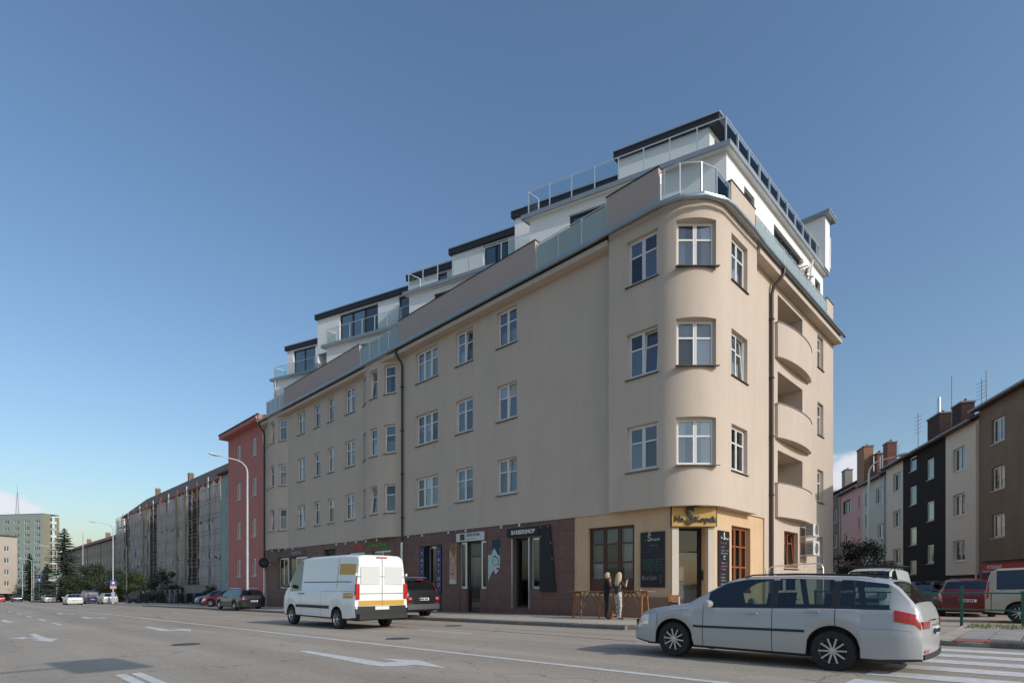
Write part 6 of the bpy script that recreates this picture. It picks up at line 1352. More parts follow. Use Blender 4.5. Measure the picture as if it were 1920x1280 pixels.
def chimney(parent, x, y, z0, z1, w_=1.0, d_=.7, m=None, rot=0.0):
    """brick stack with a projecting cap course and flue pots"""
    o = put('chimney', MB().box(-w_ / 2, w_ / 2, -d_ / 2, d_ / 2, 0, z1 - z0).mesh('chimney', m), parent, Vector((x, y, z0)) - Vector(parent.location), (0, 0, rot))
    put('chimney_cap', MB().box(-w_ / 2 - .06, w_ / 2 + .06, -d_ / 2 - .06, d_ / 2 + .06, z1 - z0, z1 - z0 + .12).mesh('chimney_cap', mat('chimney_cap', (.22, .20, .18), .8)), o)
    for i in (-1, 1): put('flue', MB().lathe([(.09, z1 - z0 + .12), (.09, z1 - z0 + .34), (.11, z1 - z0 + .36)], 8, 'z', (i * w_ * .25, 0, 0)).mesh('flue', mat('flue_clay', (.28, .12, .07), .8)), o)
    return o
chimney(H2, 7.6, 57.6, 14.8, 18.3, 1.2, .8, mat('chimney_pink', (.42, .17, .12), .8, .1, 4))
def brickm(name, c1, c2, mo, sc=1.0):
    m = bpy.data.materials.new(name); m.use_nodes = True; t = m.node_tree; P_ = t.nodes['Principled BSDF']; tcn = t.nodes.new('ShaderNodeTexCoord'); b = t.nodes.new('ShaderNodeTexBrick')
    mpn = t.nodes.new('ShaderNodeMapping'); mpn.inputs['Rotation'].default_value = (R(90), 0, 0); t.links.new(tcn.outputs['Object'], mpn.inputs[0]); t.links.new(mpn.outputs[0], b.inputs[0])
    b.inputs['Color1'].default_value = (*c1, 1); b.inputs['Color2'].default_value = (*c2, 1); b.inputs['Mortar'].default_value = (*mo, 1); b.inputs['Scale'].default_value = 3.6 * sc; b.inputs['Mortar Size'].default_value = .012
    t.links.new(b.outputs[0], P_.inputs['Base Color']); P_.inputs['Roughness'].default_value = .9; return m
# house behind scaffolding
H3 = house('long brown house with a tiled roof behind scaffolding', (9, 92, gz(92)))
brn_ = mat('brown_render', (.26, .165, .125), .9, .15, .8, .2, 40, stain=.15); brn_l = mat('pale_render', (.24, .22, .19), .9, .12, .8, .2, 40, stain=.15)
wys = [62 + i * 3.05 for i in range(22)]
hs = [(y - .6, y + .6, z, z + 1.5) for y in wys for z in (.8, 3.75, 6.7, 9.65, 12.5)]
wall('wall', lmap((6.5, 0), (0, 1), NL), 60, 128.5, gz(95) - 1.2, 14.9, hs, brn_, H3, .15); wall('wall', lmap((6.5, 60), (1, 0), (0, -1)), 0, 10, -2, 14.9, [], brn_l, H3); wall('wall', lmap((6.5, 128.5), (1, 0), (0, 1)), 0, 10, -3, 14.9, [], brn_l, H3)
for a, b_, z, z1 in hs:
    if random.random() < .95: window(H3, (6.5, (a + b_) / 2), NL, 1.2, z, 1.5, 2, None, recess=.1, sillm=M['white'])
pitched(H3, 6.5, 10.5, 16, 60.6, 129, 15.0, 19.3, tile_b, .6)
for y in (98, 120): chimney(H3, 10.5, y, 18.8, 20.2, .8, .6, mat('chimney_dull', (.20, .12, .09), .85, .2, 5))
b_in = MB(); b_in.quad((8.5, 60.2, -2), (8.5, 128, -2), (8.5, 128, 14.9), (8.5, 60.2, 14.9)); b_in.build('room_partition', M['inner'], H3)
def netm():
    m = bpy.data.materials.new('netting'); m.use_nodes = True; t = m.node_tree
    for n in list(t.nodes): t.nodes.remove(n)
    o = t.nodes.new('ShaderNodeOutputMaterial'); mx_ = t.nodes.new('ShaderNodeMixShader'); tp = t.nodes.new('ShaderNodeBsdfTransparent'); df = t.nodes.new('ShaderNodeBsdfDiffuse'); tl = t.nodes.new('ShaderNodeBsdfTranslucent'); ms_ = t.nodes.new('ShaderNodeMixShader'); ms_.inputs[0].default_value = .45
    g = t.nodes.new('ShaderNodeNewGeometry'); mp_ = t.nodes.new('ShaderNodeMapping'); mp_.inputs['Scale'].default_value = (1, .8, .12); t.links.new(g.outputs['Position'], mp_.inputs[0])
    n = t.nodes.new('ShaderNodeTexNoise'); n.inputs['Scale'].default_value = 2.0; n.inputs['Detail'].default_value = 6; t.links.new(mp_.outputs[0], n.inputs['Vector'])
    mr = t.nodes.new('ShaderNodeMapRange'); mr.inputs[1].default_value = .3; mr.inputs[2].default_value = .7; mr.inputs[3].default_value = .72; mr.inputs[4].default_value = .95; t.links.new(n.outputs[0], mr.inputs[0])
    for d in (df, tl): d.inputs[0].default_value = (.92, .84, .76, 1)
    t.links.new(df.outputs[0], ms_.inputs[1]); t.links.new(tl.outputs[0], ms_.inputs[2]); t.links.new(mr.outputs[0], mx_.inputs[0]); t.links.new(tp.outputs[0], mx_.inputs[1]); t.links.new(ms_.outputs[0], mx_.inputs[2]); t.links.new(mx_.outputs[0], o.inputs[0]); return m
S_ = house('scaffolding hung with grey dust netting along the brown house', (5.5, 92, gz(92)), 'scaffold', 'scaffold')
steel = mat('scaffold_steel', (.36, .36, .35), .5, metal=.4); orange = mat('scaffold_orange', (.55, .12, .05), .5); plank = mat('scaffold_plank', (.20, .17, .12), .9, .2, 4); NM = netm()
ys = [64.5 + i * 2.35 for i in range(28)]
pm_ = {}
for y in ys:
    for x in (4.80, 6.15): put('standard', MB().tube([(0, 0, 0), (0, 0, 15.7)], .035, 6).mesh('standard', steel) if x not in pm_ else pm_[x], S_, Vector((x, y, gz(y) - .2)) - Vector(S_.location))
for k_, z in enumerate((1.6, 3.6, 5.6, 7.6, 9.6, 11.6, 13.6)):
    MB().box(5.05, 6.15, 64.4, 128, z - 1.0, z - .94).build('deck', plank, S_)
    for dz in (.0, .5): MB().tube([(4.78, 64.4, z + dz), (4.78, 128, z + dz)], .03, 5).build('guard_rail', steel, S_)
for i in range(0, 27, 2): MB().tube([(4.8, ys[i], 11.6), (4.8, ys[i + 1], 14.2)], .025, 5).build('brace', orange, S_)
for i in range(0, 28, 2): MB().tube([(4.78, ys[i], 13.6), (4.78, ys[i], 15.0)], .05, 5).build('top_post', orange if i % 4 == 0 else M['white'], S_)
MB().tube([(4.78, 64.4, 14.4), (4.78, 128, 14.4)], .045, 5).build('top_rail', orange, S_)
def net(y0, y1, z0=.2, z1=14.6):
    b = MB(); ny_, nz_ = int((y1 - y0) / .5) + 2, 6; rr = random.Random(int(y0 * 7 + z0)); ph = rr.uniform(0, 9)
    for i in range(ny_):
        for j in range(nz_):
            y = y0 + (y1 - y0) * i / (ny_ - 1); z = z0 + (z1 - z0) * j / (nz_ - 1)
            b.v.append((4.9 + .10 * math.sin(y * 2.6 + ph) * math.sin(z * 1.5) + rr.uniform(-.05, .05), y, z + gz(90) + 1.2 + (rr.uniform(-.4, .3) if j in (0, nz_ - 1) else 0)))
    for i in range(ny_ - 1):
        for j in range(nz_ - 1): b.f.append((i * nz_ + j, (i + 1) * nz_ + j, (i + 1) * nz_ + j + 1, i * nz_ + j + 1))
    b.build('netting', NM, S_, True)
for a, b_ in ((64.5, 68.8), (69.0, 73.4), (78.3, 83.5), (84.0, 89.5), (89.7, 95.4), (100.3, 105.4), (105.6, 110.6), (110.8, 115.8), (120.3, 124.2), (124.4, 128)):
    for z0_, z1_ in ((.2, 5.0), (5.05, 9.8), (9.85, 14.6)): net(a + random.uniform(-.1, .1), b_ + random.uniform(-.1, .1), z0_, z1_)
for y0, y1 in ((60.9, 60.92),): b = MB(); b.quad((5.0, 64.4, -.6), (6.4, 64.4, -.6), (6.4, 64.4, 14.5), (5.0, 64.4, 14.5)); b.build('netting', NM, S_)
for y in (79.0, 83.55, 101.2, 104.0): MB().box(4.70, 4.78, y, y + .55, -1, 14.5).build('hoist_mast', mat('hoist_yellow', (.28, .24, .11), .7), S_)
# farther houses and the tower block
H4 = house('long beige house with red brown roof beyond the scaffolding', (9, 160, gz(160)))
bei = mat('beige_render', (.36, .29, .225), .9, .06, .8, .1, 40, stain=.1)
hs = [(y - .7, y + .7, z, z + 1.5) for y in [133 + i * 3.6 for i in range(22)] for z in (-.2, 2.8, 5.8, 8.8)]
wall('wall', lmap((5.0, 0), (0, 1), NL), 130, 214, gz(180) - 1, 10.6, hs, bei, H4, .15); wall('wall', lmap((5.0, 130), (1, 0), (0, -1)), 0, 10, -4, 10.6, [], bei, H4)
for a, b_, z, z1 in hs: window(H4, (5.0, (a + b_) / 2), NL, 1.4, z, 1.5, 2, None, recess=.08, sill=False)
pitched(H4, 5.0, 10, 15, 129.6, 214, 10.7, 13.6, tile_r, .5)
for y in (141, 166, 195): chimney(H4, 9.6, y, 12.9, 14.3, 1.0, .6, mat('chimney_brick2', (.24, .14, .10), .85, .2, 5))
for y in (145.5, 163.5): MB().box(4.96, 5.0, y - .3, y + .3, -3, 10.5).build('pilaster', mat('brick_strip', (.25, .11, .08), .9), H4)
b_in = MB(); b_in.quad((7, 131, -4), (7, 213, -4), (7, 213, 10.5), (7, 131, 10.5)); b_in.build('room_partition', M['inner'], H4)
TW_ = house('grey green panel tower block with a radio mast at the left edge', (0, 296, gz(230)), 'tower_block', 'building')
v1 = Vector((-.548, .836)); v2 = Vector((.836, .548)); C0 = Vector((7.2, 292.1)); tg = mat('panel_green', (.30, .36, .32), .9, .04, .3); to = mat('panel_olive', (.25, .235, .165), .9, .04, .3)
nf = (-v2.x, -v2.y); ns = (-v1.x, -v1.y)
hs = [(s_, s_ + 2.7, 1.0 + k_ * 2.85, 2.45 + k_ * 2.85) for s_ in [1.2 + i * 5.4 for i in range(7)] for k_ in range(10)]
wall('wall', lmap(C0, v1, nf), 0, 40, -4, 30.4, hs, tg, TW_, .2)
for a, b_, z, z1 in hs:
    p = C0 + v1 * ((a + b_) / 2); window(TW_, (p.x, p.y), nf, 2.7, z, 1.45, 3, None, recess=.1, sill=False)
wall('wall', lmap(C0, v2, ns), 0, 3.4, -4, 30.6, [], to, TW_, .2); c1 = C0 + v2 * 3.4; wall('wall', lmap(c1 + v1 * 1.5, v2, ns), 0, 1.8, -4, 29.6, [], mat('panel_dark', (.06, .06, .06), .9), TW_); wall('wall', lmap(c1 + v2 * 1.8, v2, ns), 0, 1.9, -4, 29.6, [], to, TW_)
for k_ in range(10):
    p = c1; b = MB(); q = c1 + v2 * 1.8; o2 = -v1 * .9
    b.prism([(p.x + o2.x, p.y + o2.y), (q.x + o2.x, q.y + o2.y), (q.x, q.y), (p.x, p.y)], 1.0 + k_ * 2.85, 2.0 + k_ * 2.85); b.build('balcony', M['white'] if k_ % 2 else mat('balcony_grey', (.45, .45, .43), .8), TW_)
b = MB(); pr = [C0, C0 + v2 * 7.1, C0 + v2 * 7.1 + v1 * 40, C0 + v1 * 40]; b.prism([(p.x, p.y) for p in pr], 30.4, 30.7); b.build('roof', mat('flat_roof', (.12, .12, .12), .9), TW_)
ib = C0 + v2 * 2.5; b = MB(); b.quad((ib.x, ib.y, -4), ((ib + v1 * 40).x, (ib + v1 * 40).y, -4), ((ib + v1 * 40).x, (ib + v1 * 40).y, 30.3), (ib.x, ib.y, 30.3)); b.build('room_partition', M['inner'], TW_)
ms = C0 + v1 * 17 + v2 * 3; b = MB(); 
for dx, dy in ((-.5, -.5), (.5, -.5), (.5, .5), (-.5, .5)): b.tube([(ms.x + dx, ms.y + dy, 30.7), (ms.x, ms.y, 41)], .07, 5)
for i in range(9): b.tube([(ms.x - .8, ms.y, 31.5 + i), (ms.x + .8, ms.y, 31.7 + i)], .05, 5)
b.tube([(ms.x, ms.y, 41), (ms.x, ms.y, 44)], .05, 5); b.build('radio_mast', mat('mast', (.2, .2, .22), .6), TW_)
H5 = house('cream flat roofed house with a red base at the left edge', (-14, 192, gz(192)))
crm = mat('cream_house', (.50, .42, .34), .9, .04, .5); pc = Vector((-10.2, 189.6)); 
hs = [(s_, s_ + 1.6, z, z + 1.6) for s_ in (.7, 3.6, 9.0, 14.5, 19) for z in (.6, 3.7, 6.8, 9.9)]
wall('wall', lmap(pc, v1, nf), 0, 24, -1.3, 14.0, hs, crm, H5, .2); hs2 = [(1.2, 2.6, z, z + 1.5) for z in (.6, 3.7, 6.8, 9.9)]; wall('wall', lmap(pc, v2, ns), 0, 4.5, -1.3, 14.0, hs2, crm, H5, .2)
for a, b_, z, z1 in hs2: p = pc + v2 * ((a + b_) / 2); window(H5, (p.x, p.y), ns, 1.4, z, 1.5, 2, None, recess=.1, sill=False)
for a, b_, z, z1 in hs: p = pc + v1 * ((a + b_) / 2); window(H5, (p.x, p.y), nf, 1.6, z, 1.6, 2, None, recess=.1, sill=False)
wall('plinth', lmap(pc - v2 * .05, v1, nf), 0, 24, -4, -1.3, [], mat('plinth_red', (.36, .13, .10), .9), H5); b = MB(); b.prism([(p.x, p.y) for p in (pc - v1 * .4 - v2 * .4, pc + v2 * 4.5 - v1 * .4, pc + v2 * 4.5 + v1 * 24, pc + v1 * 24 - v2 * .4)], 14.0, 14.3); b.build('roof', mat('flat_roof2', (.10, .11, .10), .9), H5)

# ------------------------------------------------------------------ trees and bushes
def leafmat(name, c): return mat(name, c, .75, .45, 1.3, spec=.25)
bark = mat('bark', (.075, .055, .04), .95, .3, 6, .6, 20)
def spruce(label, x, y, H, W, seed, cm):
    T = thing('spruce_tree', label, 'tree', (x, y, gz(y)), 0, 'spruces'); rr = random.Random(seed)
    put('trunk', MB().tube([(0, 0, 0), (0, 0, H * .5), (0, 0, H)], [W * .055, W * .035, .02], 8).mesh('trunk', bark, True), T)
    b = MB(); br = MB(); z = H * .06
    while z < H * .99:
        f = 1 - z / H; L_ = W / 2 * (f ** .85) * rr.uniform(.85, 1.1) + .12; n_ = int(6 + 5 * f)
        for i in range(n_):
            a = 6.283 * (i + rr.random()) / n_; l_ = L_ * rr.uniform(.7, 1.12); dr = .28 * f + .05
            p0 = Vector((0, 0, z + rr.uniform(-.1, .1))); dirv = Vector((math.cos(a), math.sin(a), 0)); pts = []
            for q in range(5):
                t_ = q / 4; pts.append(p0 + dirv * l_ * t_ + Vector((0, 0, -dr * l_ * (t_ - .45 * t_ * t_ * 1.6))))
            br.tube(pts, [.04 * f + .012, .03 * f + .01, .02 * f + .008, .012, .005], 4, False)
            ns_ = int(12 + l_ * 20)
            for q in range(ns_):
                t_ = rr.uniform(.12, 1.0); k_ = min(3, int(t_ * 4)); u = t_ * 4 - k_; p = pts[k_].lerp(pts[k_ + 1], u)
                sd = rr.choice((-1, 1)); ln = (.16 + .34 * (1 - t_)) * rr.uniform(.6, 1.2) * min(1, l_ * .6 + .3); side = Vector((-dirv.y, dirv.x, 0)) * sd
                e_ = p + (dirv * .55 + side * .8).normalized() * ln + Vector((0, 0, -ln * rr.uniform(.15, .75))); wv = Vector((0, 0, 1)).cross(e_ - p).normalized() * .085 + Vector((0, 0, rr.uniform(-.03, .03)))
                n0 = len(b.v); b.v += [tuple(p - wv), tuple(p + wv), tuple(e_ + wv * .35), tuple(e_ - wv * .35)]; b.f.append((n0, n0 + 1, n0 + 2, n0 + 3))
        z += (.24 + .30 * f) * H / 14
    put('branch', br.mesh('branch', bark), T); c = put('crown', b.mesh('crown', cm), T); return T
spg = leafmat('spruce_needles', (.045, .062, .040)); spb = leafmat('spruce_blue', (.075, .095, .075))
spruce('tall dark spruce standing beside the distant street lamp', -3.4, 128, 14.4, 12.5, 4, spb); spruce('small spruce in front of the tower block', -4.6, 182, 12.5, 8.0, 5, spg); spruce('bare looking spruce between the lamp and the tower block', -1.5, 178, 9.5, 8.5, 6, spg)
def bush(label, x, y, H, W, D, seed, cm, n_=5200, name='bush', trunk=False, dz=0.0, leaf=.11, grp='garden bushes', cat='bush'):
    T = thing(name, label, cat, (x, y, gz(y) + dz), 0, grp); rr = random.Random(seed); cl = []
    h0 = H * .42 if trunk else 0
    for i in range(int(26 if not trunk else 30)):
        a = rr.uniform(0, 6.28); r_ = math.sqrt(rr.random()); zz_ = rr.uniform(.15, 1.0); k_ = math.sqrt(max(0, 1 - (zz_ - .45) ** 2 * 2.6)); cl.append((Vector((math.cos(a) * r_ * W / 2 * k_, math.sin(a) * r_ * D / 2 * k_, h0 + (H - h0) * zz_)), rr.uniform(.10, .22) * max(W, H - h0)))
    br = MB()
    if trunk: br.tube([(0, 0, 0), (.03, .02, H * .3), (0, .05, H * .55)], [.08, .065, .05], 8)
    for c, r_ in cl:
        s0 = Vector((0, .04, H * .42)) if trunk else Vector((rr.uniform(-.3, .3) * W * .3, rr.uniform(-.3, .3) * D * .3, 0)); br.tube([s0, s0.lerp(c, .5) + Vector((0, 0, .1)), c], [.03, .02, .008], 5, False)
    put('trunk' if trunk else 'stem', br.mesh('stem', bark), T)
    b = MB(); per = n_ // len(cl)
    for c, r_ in cl:
        for i in range(per):
            d = Vector((rr.gauss(0, 1), rr.gauss(0, 1), rr.gauss(0, .8))).normalized() * r_ * (rr.random() ** .42); p = c + d
            if p.z < .03: continue
            n = (d.normalized() + Vector((rr.uniform(-.8, .8), rr.uniform(-.8, .8), rr.uniform(-.3, .9)))).normalized(); u = n.orthogonal().normalized(); u = (Matrix.Rotation(rr.uniform(0, 6.28), 3, n) @ u); v = n.cross(u); s_ = leaf * rr.uniform(.6, 1.3)
            n0 = len(b.v); b.v += [tuple(p - u * s_ * .5), tuple(p + v * s_ * .28), tuple(p + u * s_ * .5), tuple(p - v * s_ * .28)]; b.f.append((n0, n0 + 1, n0 + 2, n0 + 3))
    put('crown', b.mesh('crown', cm), T); return T
lf1 = leafmat('leaves_dark', (.040, .055, .028)); lf2 = leafmat('leaves_mid', (.060, .085, .032)); lf3 = leafmat('leaves_grey', (.050, .062, .040))
bush('large dark bush to the right of the tall spruce', -1.5, 116, 6.2, 7.5, 8, 1, lf1, 9000, leaf=.30, cat='bush'); bush('dark rounded bush behind the blue van', -.6, 106, 4.8, 6.0, 7, 2, lf1, 7000, leaf=.26); bush('dark bush behind the lamp with the parking sign', -.2, 97, 4.9, 6.0, 7.5, 3, lf3, 7000, leaf=.24); bush('green bush left of the chain link fence', .5, 91, 4.3, 4.5, 5, 4, lf2, 5500, leaf=.22); bush('dark green bush behind the chain link fence', 2.2, 80.5, 4.4, 4.2, 6.5, 5, lf1, 7000, leaf=.20); bush('low bush between the spruce and the parked cars', -3.0, 126, 3.2, 4, 7, 6, lf1, 4500, leaf=.26)
bush('young street tree beside the corner building in the side street', 20.0, -.4, 3.7, 3.3, 3.0, 7, lf1, 5200, 'street_tree', True, 0, .13, None, 'tree'); bush('small shrub by the entrance of the green house', 2.0, 59.5, 2.0, 1.4, 1.6, 9, lf1, 1800, leaf=.14)
# hedge mass that closes the far end of the street
wood_ = MB(); rr = random.Random(8)
for i in range(9000):
    y = rr.uniform(205, 222); x = rr.uniform(-34, 0); z = gz(y) + rr.random() ** .7 * (4 + 2.5 * math.sin(x * .5) * math.sin(x * .17 + 1)); n0 = len(wood_.v); s_ = rr.uniform(.25, .5); a = rr.uniform(0, 6.28); u = Vector((math.cos(a), math.sin(a), rr.uniform(-.5, .5))) * s_; v = Vector((rr.uniform(-.3, .3), rr.uniform(-.3, .3), 1)) * s_ * .5
    p = Vector((x, y, z)); wood_.v += [tuple(p - u), tuple(p + v), tuple(p + u), tuple(p - v)]; wood_.f.append((n0, n0 + 1, n0 + 2, n0 + 3))
tag(wood_.build('far_trees', lf3), 'mass of far trees closing the end of the main street', 'trees', kind='stuff')
# chain link fence
T = thing('chain_link_fence', 'low chain link fence with concrete posts in front of the scaffolded house', 'fence', (1.9, 80, gz(80)))
fy = [70.5 + i * 2.5 for i in range(9)]
for y in fy: put('post', MB().box(-.06, .06, -.06, .06, 0, 1.75).mesh('post', mat('fence_post', (.33, .32, .29), .9)), T, (0, y - 80, gz(y) - gz(80) + .1))
fm_ = MB()
for a, b_ in zip(fy[:-1], fy[1:]):
    fm_ = MB(); n_ = 10
    for i in range(n_): 
        y0 = a + (b_ - a) * i / n_; fm_.tube([(0, y0 - 80, .15), (0, min(b_, y0 + 1.5) - 80, .15 + 1.5 * (min(b_, y0 + 1.5) - y0) / 1.5)], .008, 3, False); fm_.tube([(0, max(a, y0 - 1.5) - 80, .15 + 1.5 * (1 - (y0 - max(a, y0 - 1.5)) / 1.5)), (0, y0 - 80, .15)], .008, 3, False)
    put('wire_panel', fm_.mesh('wire_panel', steel), T, (0, 0, gz(a) - gz(80) + .1)); put('rail', MB().tube([(0, a - 80, 1.7), (0, b_ - 80, 1.7)], .02, 5).mesh('rail', steel), T, (0, 0, gz(a) - gz(80) + .1))
T = thing('garden_wall', 'pale concrete garden wall below the scaffolding', 'wall', (4.2, 74, gz(74))); put('wall', MB().box(0, .25, -8, 3.5, 0, 2.4).mesh('wall', mat('concrete_wall', (.33, .30, .26), .9, .1, 1.5)), T); put('coping', MB().box(-.06, .31, -8, 3.5, 2.401, 2.5).mesh('coping', mat('concrete_cap', (.30, .28, .25), .9)), T)
flat('yard', [(.5, 48), (60, 48), (60, 225), (.5, 225)], -.004, M['grass'], kind='structure')
# ------------------------------------------------------------------ terrace on the far side of the side street
RD = Vector((.8791, .4766)); RP = Vector((28.013, -4.144)); RN = (-.4766, .8791)
rp = lambda t, off=0.0: (RP.x + RD.x * t + RN[0] * off, RP.y + RD.y * t + RN[1] * off)
def row_house(label, t0, t1, ze, zr, m, wins, roofm, z0=-.5, dep=9.0, extra=None, group='terraced houses in the side street', name='house'):
    c = rp((t0 + t1) / 2, -4.5); T = thing(name, label, 'house', (c[0], c[1], gz(c[1])), 0, group)
    hs = [(a, b, z, z1) for a, b, z, z1, kw in wins]
    wall('wall', lmap(rp(0), RD, RN), t0, t1, z0, ze, hs, m, T, .18)
    for a, b, z, z1, kw in wins:
        k_ = dict(cols=2, tr=None, recess=.12, sillm=M['white']); k_.update(kw); window(T, rp((a + b) / 2), RN, b - a, z, z1 - z, **k_)
    for t_ in (t0, t1): wall('gable', lmap(rp(t_), (-RN[0], -RN[1]), (-RD.x if t_ == t0 else RD.x, -RD.y if t_ == t0 else RD.y)), 0, dep, z0, ze, [], m, T)
    q = [rp(t0, .45), rp(t1, .45), rp(t1, -dep / 2), rp(t0, -dep / 2), rp(t1, -dep), rp(t0, -dep)]
    r = MB(); r.v = [(*q[0], ze), (*q[1], ze), (*q[2], zr), (*q[3], zr), (*q[4], ze), (*q[5], ze), (*rp(t0, 0), ze - .02), (*rp(t1, 0), ze - .02), (*q[0], ze - .14), (*q[1], ze - .14)]
    r.f = [(0, 1, 2, 3), (3, 2, 4, 5), (8, 9, 1, 0), (6, 7, 9, 8), (0, 3, 5), (1, 4, 2)]; r.build('roof', roofm, T)
    g = MB().tube([(*rp(t0 + .01, .53), ze - .02), (*rp(t1 - .01, .53), ze - .02)], .075, 8).build('gutter', M['zinc_dull'], T, True)
    bk = MB(); bk.quad((*rp(t0 + .02, -2.2), -.4), (*rp(t1 - .02, -2.2), -.4), (*rp(t1 - .02, -2.2), ze - .2), (*rp(t0 + .02, -2.2), ze - .2)); bk.build('room_partition', M['inner'], T)
    return T
def stack(T, t, off, z0, z1, w_, d_, m): p = rp(t, off); return chimney(T, p[0], p[1], z0, z1, w_, d_, m, math.atan2(RD.y, RD.x))
def antenna(T, t, off, z0, h_, kind=0):
    p = rp(t, off); b = MB().tube([(*p, z0), (*p, z0 + h_)], .025, 5)
    if kind == 0:
        for i in range(5): b.tube([(p[0] - .45 + .05 * i, p[1] - .3, z0 + h_ * (.5 + .1 * i)), (p[0] + .45 - .05 * i, p[1] + .3, z0 + h_ * (.5 + .1 * i))], .014, 4)
    b.build('antenna', mat('antenna', (.12, .12, .13), .5), T)
darkbrown = mat('brown_roughcast', (.235, .175, .132), .95, .10, .9, .6, 60, stain=.18); lgrey = mat('warm_grey_render', (.72, .65, .555), .9, .03, .8, .1, 60, stain=.05); blk = mat('anthracite_render', (.034, .032, .032), .9, .06, .8, .1, 60, spec=.15); gg = mat('grey_green_render', (.58, .60, .55), .9, .04, .8, .1, 60, stain=.06); pk = mat('pink_render', (.66, .41, .375), .9, .04, .8, .1, 60, stain=.06)
brick1 = brickm('chimney_brick', (.34, .16, .09), (.42, .21, .12), (.25, .2, .16)); brick2 = brickm('chimney_brick_dark', (.05, .022, .018), (.07, .035, .03), (.06, .05, .05)); brick3 = brickm('chimney_brick_red', (.17, .055, .04), (.22, .085, .06), (.3, .2, .15))
rows = ((2.70, 4.05), (5.65, 7.10), (8.60, 10.12))
# brown house with the grocery
W = [(a, a + 1.35, z, z1, dict(cols=2, curtain='half')) for a in (-5.25, -8.6, -12.0) for z, z1 in ((3.9, 5.24), (6.63, 7.97), (9.36, 10.75))]
Tb = row_house('dark brown roughcast house with a grocery at the right edge', -16, -2.52, 11.75, 14.2, darkbrown, W, tile_b)
sh = MB(); p, q = rp(-12, .04), rp(-3.1, .04); MB().prism([rp(-12, .0), rp(-3.05, .0), rp(-3.05, .06), rp(-12, .06)], -.4, 2.42).build('shop_front', mat('shop_red', (.20, .012, .015), .6), Tb)
MB().prism([rp(-12, .0), rp(-2.9, .0), rp(-2.9, .14), rp(-12, .14)], 2.55, 2.66).build('ledge', darkbrown, Tb)
sgp = rp(-5.4, .10); sg2 = sign_panel('grocery_sign', 'long red grocery sign with white capital letters on the brown house', (sgp[0], sgp[1], 2.18), RN, 4.6, .36, .08, mat('grocery_red', (.50, .012, .018), .5))
text(sg2, 'POTRAVINY', .31, M['white'], (-.98, -.004, -.01), FL, .004, bold=.008, sx=.92); put('stripe', MB().box(-2.3, 2.3, -.004, 0, -.26, -.20).mesh('stripe', M['white']), sg2); put('stripe', MB().box(-2.3, 2.3, 0, .06, -.40, -.262).mesh('stripe', mat('stripe_blue', (.03, .03, .10), .5)), sg2)
# light and dark striped house
W = [(-.82, .78, z, z1, dict(cols=2, recess=.16)) for z, z1 in ((2.7, 4.05), (5.65, 7.1), (8.6, 10.12))] 
T1_ = row_house('warm grey house front with three dark framed windows beside the brown house', -2.50, 1.78, 11.30, 14.3, lgrey, [(a, b, z, z1, dict(kw, fm=M['frame'])) for a, b, z, z1, kw in W], tile_r, z0=1.80)
MB().prism([rp(-2.5, .002), rp(1.78, .002), rp(1.78, -.3), rp(-2.5, -.3)], -.4, 1.79).build('plinth', blk, T1_)
for a, b, z, z1, kw in W: MB().prism([rp(.30, .004), rp(.78, .004), rp(.78, -.1), rp(.30, -.1)], z + .02, z1 - .02).build('shutter', blk, T1_) if False else None
W = [(a, b, z, z1, dict(cols=1, recess=.06)) for a, b, rr_ in ((3.55, 4.70, ((2.72, 4.06), (5.80, 7.2), (8.82, 10.28))), (6.5, 7.75, ((2.0, 3.05), (4.26, 5.62), (7.38, 8.8), (10.03, 11.1)))) for z, z1 in rr_]
T2_ = row_house('black rendered house front with pale window reveals', 1.80, 9.10, 11.28, 14.32, blk, W, tile_r)
W = [(9.5, 11.2, z, z1, dict(cols=2, recess=.16)) for z, z1 in ((2.88, 4.15), (5.95, 7.34), (8.96, 10.47))]
T3_ = row_house('warm grey house front between the black house and the lamp post', 9.12, 12.85, 11.25, 14.3, lgrey, W, tile_b)
W = [(13.2, 15.4, 8.5, 9.95, dict(cols=3, curtain='full')), (13.2, 14.9, 5.35, 6.65, dict(cols=2)), (13.2, 14.9, 1.9, 3.45, dict(cols=2))] + [(17.95, 18.35, z, z + 1.2, dict(cols=1)) for z in (2.5, 4.6, 6.7, 8.8)]
T4_ = row_house('grey green house with white windows beyond the curved street lamp', 12.87, 19.2, 10.85, 13.8, gg, W, tile_b)
W = [(23.0, 25.7, 8.8, 10.2, dict(cols=3, fm=M['frame_dark'])), (23.4, 25.2, 5.6, 6.7, dict(cols=2)), (23.4, 25.2, 2.4, 3.6, dict(cols=2))] + [(19.95, 20.35, z, z + 1.2, dict(cols=1)) for z in (2.5, 4.6, 6.7, 8.8)]
T5_ = row_house('pink house front, last but one in the side street', 19.22, 26.6, 11.05, 13.9, pk, W, tile_b)
W = [(28.0, 29.6, z, z + 1.5, dict(cols=2)) for z in (2.5, 5.4, 8.3)] + [(31.5, 33, z, z + 1.5, dict(cols=2)) for z in (2.5, 5.4, 8.3)]
T6_ = row_house('dull brown house at the far end of the side street', 26.62, 46, 11.6, 14.3, darkbrown, W, tile_r)
stack(T2_, 4.6, -2.2, 12.6, 14.1, 1.4, .8, brick2); stack(T2_, 8.2, -2.2, 12.6, 14.3, 2.1, .9, brick2); stack(T5_, 19.9, -2.6, 12.6, 15.0, 1.2, .8, brick3); stack(T5_, 25.2, -2.0, 11.8, 15.8, 2.3, .9, brick1); stack(T5_, 23.6, -2.8, 12.4, 14.8, .8, .6, brick3); stack(T6_, 33.5, -2.5, 12.4, 15.0, 1.4, .8, mat('chimney_pale', (.35, .30, .25), .9))
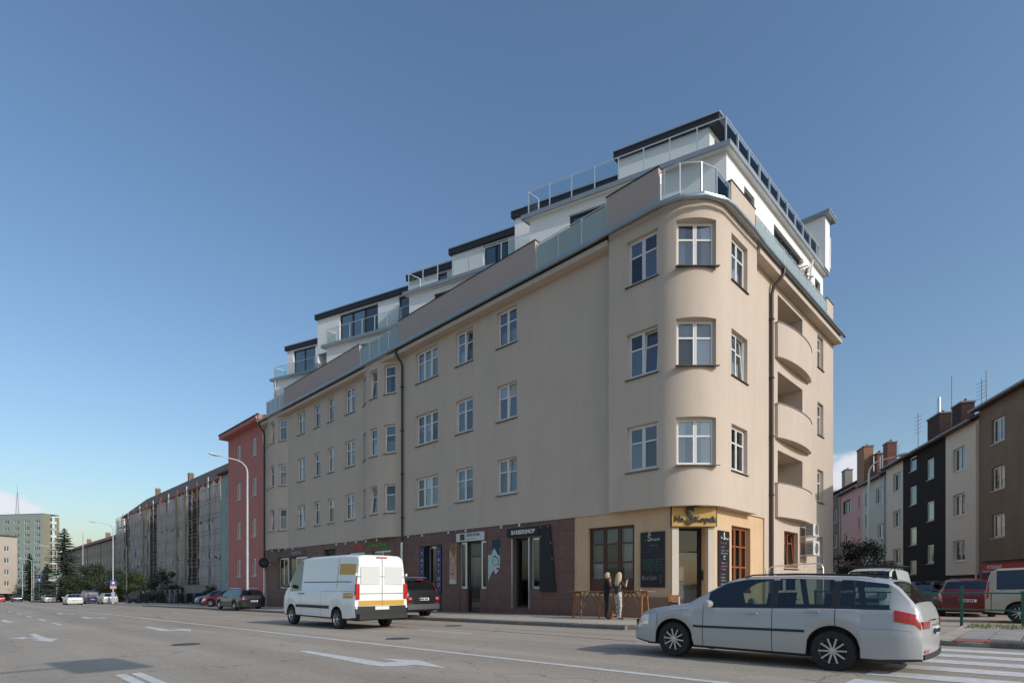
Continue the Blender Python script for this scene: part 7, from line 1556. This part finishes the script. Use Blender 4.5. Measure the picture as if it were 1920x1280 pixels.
p = rp(8.4, -2.2); MB().tube([(*p, 14.4), (*p, 15.9)], .13, 10).build('flue_pipe', M['steel'], T2_, True)
antenna(T3_, 12.8, -2.4, 12.6, 3.4); antenna(T2_, 6.8, -2.4, 12.8, 4.2, 1); antenna(T2_, 3.0, -2.6, 12.8, 2.6); antenna(T2_, 2.4, -2.6, 12.8, 3.0, 1); antenna(T4_, 18.2, -2.6, 12.6, 2.0)
rl = MB(); [rl.tube([(*rp(21.2 + i * .7, -2.6), 12.6), (*rp(21.2 + i * .7, -2.6), 14.4)], .03, 5) for i in range(4)]; [rl.tube([(*rp(21.2, -2.6), z), (*rp(23.3, -2.6), z)], .03, 5) for z in (13.5, 14.4)]; rl.build('roof_walkway', M['white'], T5_)
for T, t_, m in ((T5_, 26.5, M['zinc']), (T4_, 12.95, M['zinc']), (T1_, -2.42, lgrey)): MB().tube([(*rp(t_, .10), 11.0), (*rp(t_, .10), -.2)], .06, 8).build('downpipe', m, T, True)

# unseen houses behind the block, added to bounce light onto the terrace opposite
def back_house(label, s0, s1, m):
    n = (.4766, -.8791); o = Vector((16.3, 3.2)); c = o + RD * ((s0 + s1) / 2); T = thing('house', label, 'house', (c.x, c.y, gz(c.y)), 0)
    hs = [(s_, s_ + 1.3, z, z + 1.5) for s_ in [s0 + 1.5 + i * 3.2 for i in range(int((s1 - s0 - 2) / 3.2))] for z in (1.3, 4.4, 7.5, 10.2)]
    wall('wall', lmap(o, RD, n), s0, s1, -.6, 12.4, hs, m, T, .15)
    for a, b, z, z1 in hs: p = o + RD * ((a + b) / 2); window(T, (p.x, p.y), n, 1.3, z, 1.5, 2, None)
    b = MB(); q = [o + RD * s0, o + RD * s1, o + RD * s1 - Vector(n) * 9, o + RD * s0 - Vector(n) * 9]; b.prism([(p.x, p.y) for p in q], 12.41, 12.7); b.build('roof', tile_r, T)
    for s_ in (s0, s1): wall('gable', lmap(o + RD * s_, (-n[0], -n[1]), (RD.x, RD.y)), 0, 9, -.6, 12.4, [], m, T)
back_house('unseen cream house behind the block added to bounce light, nearer one', 0, 17, mat('cream_street_house', (.60, .54, .44), .9, .04, 1)); back_house('unseen pale house behind the block added to bounce light, farther one', 17.02, 42, mat('pale_street_house', (.58, .55, .50), .9, .04, 1))
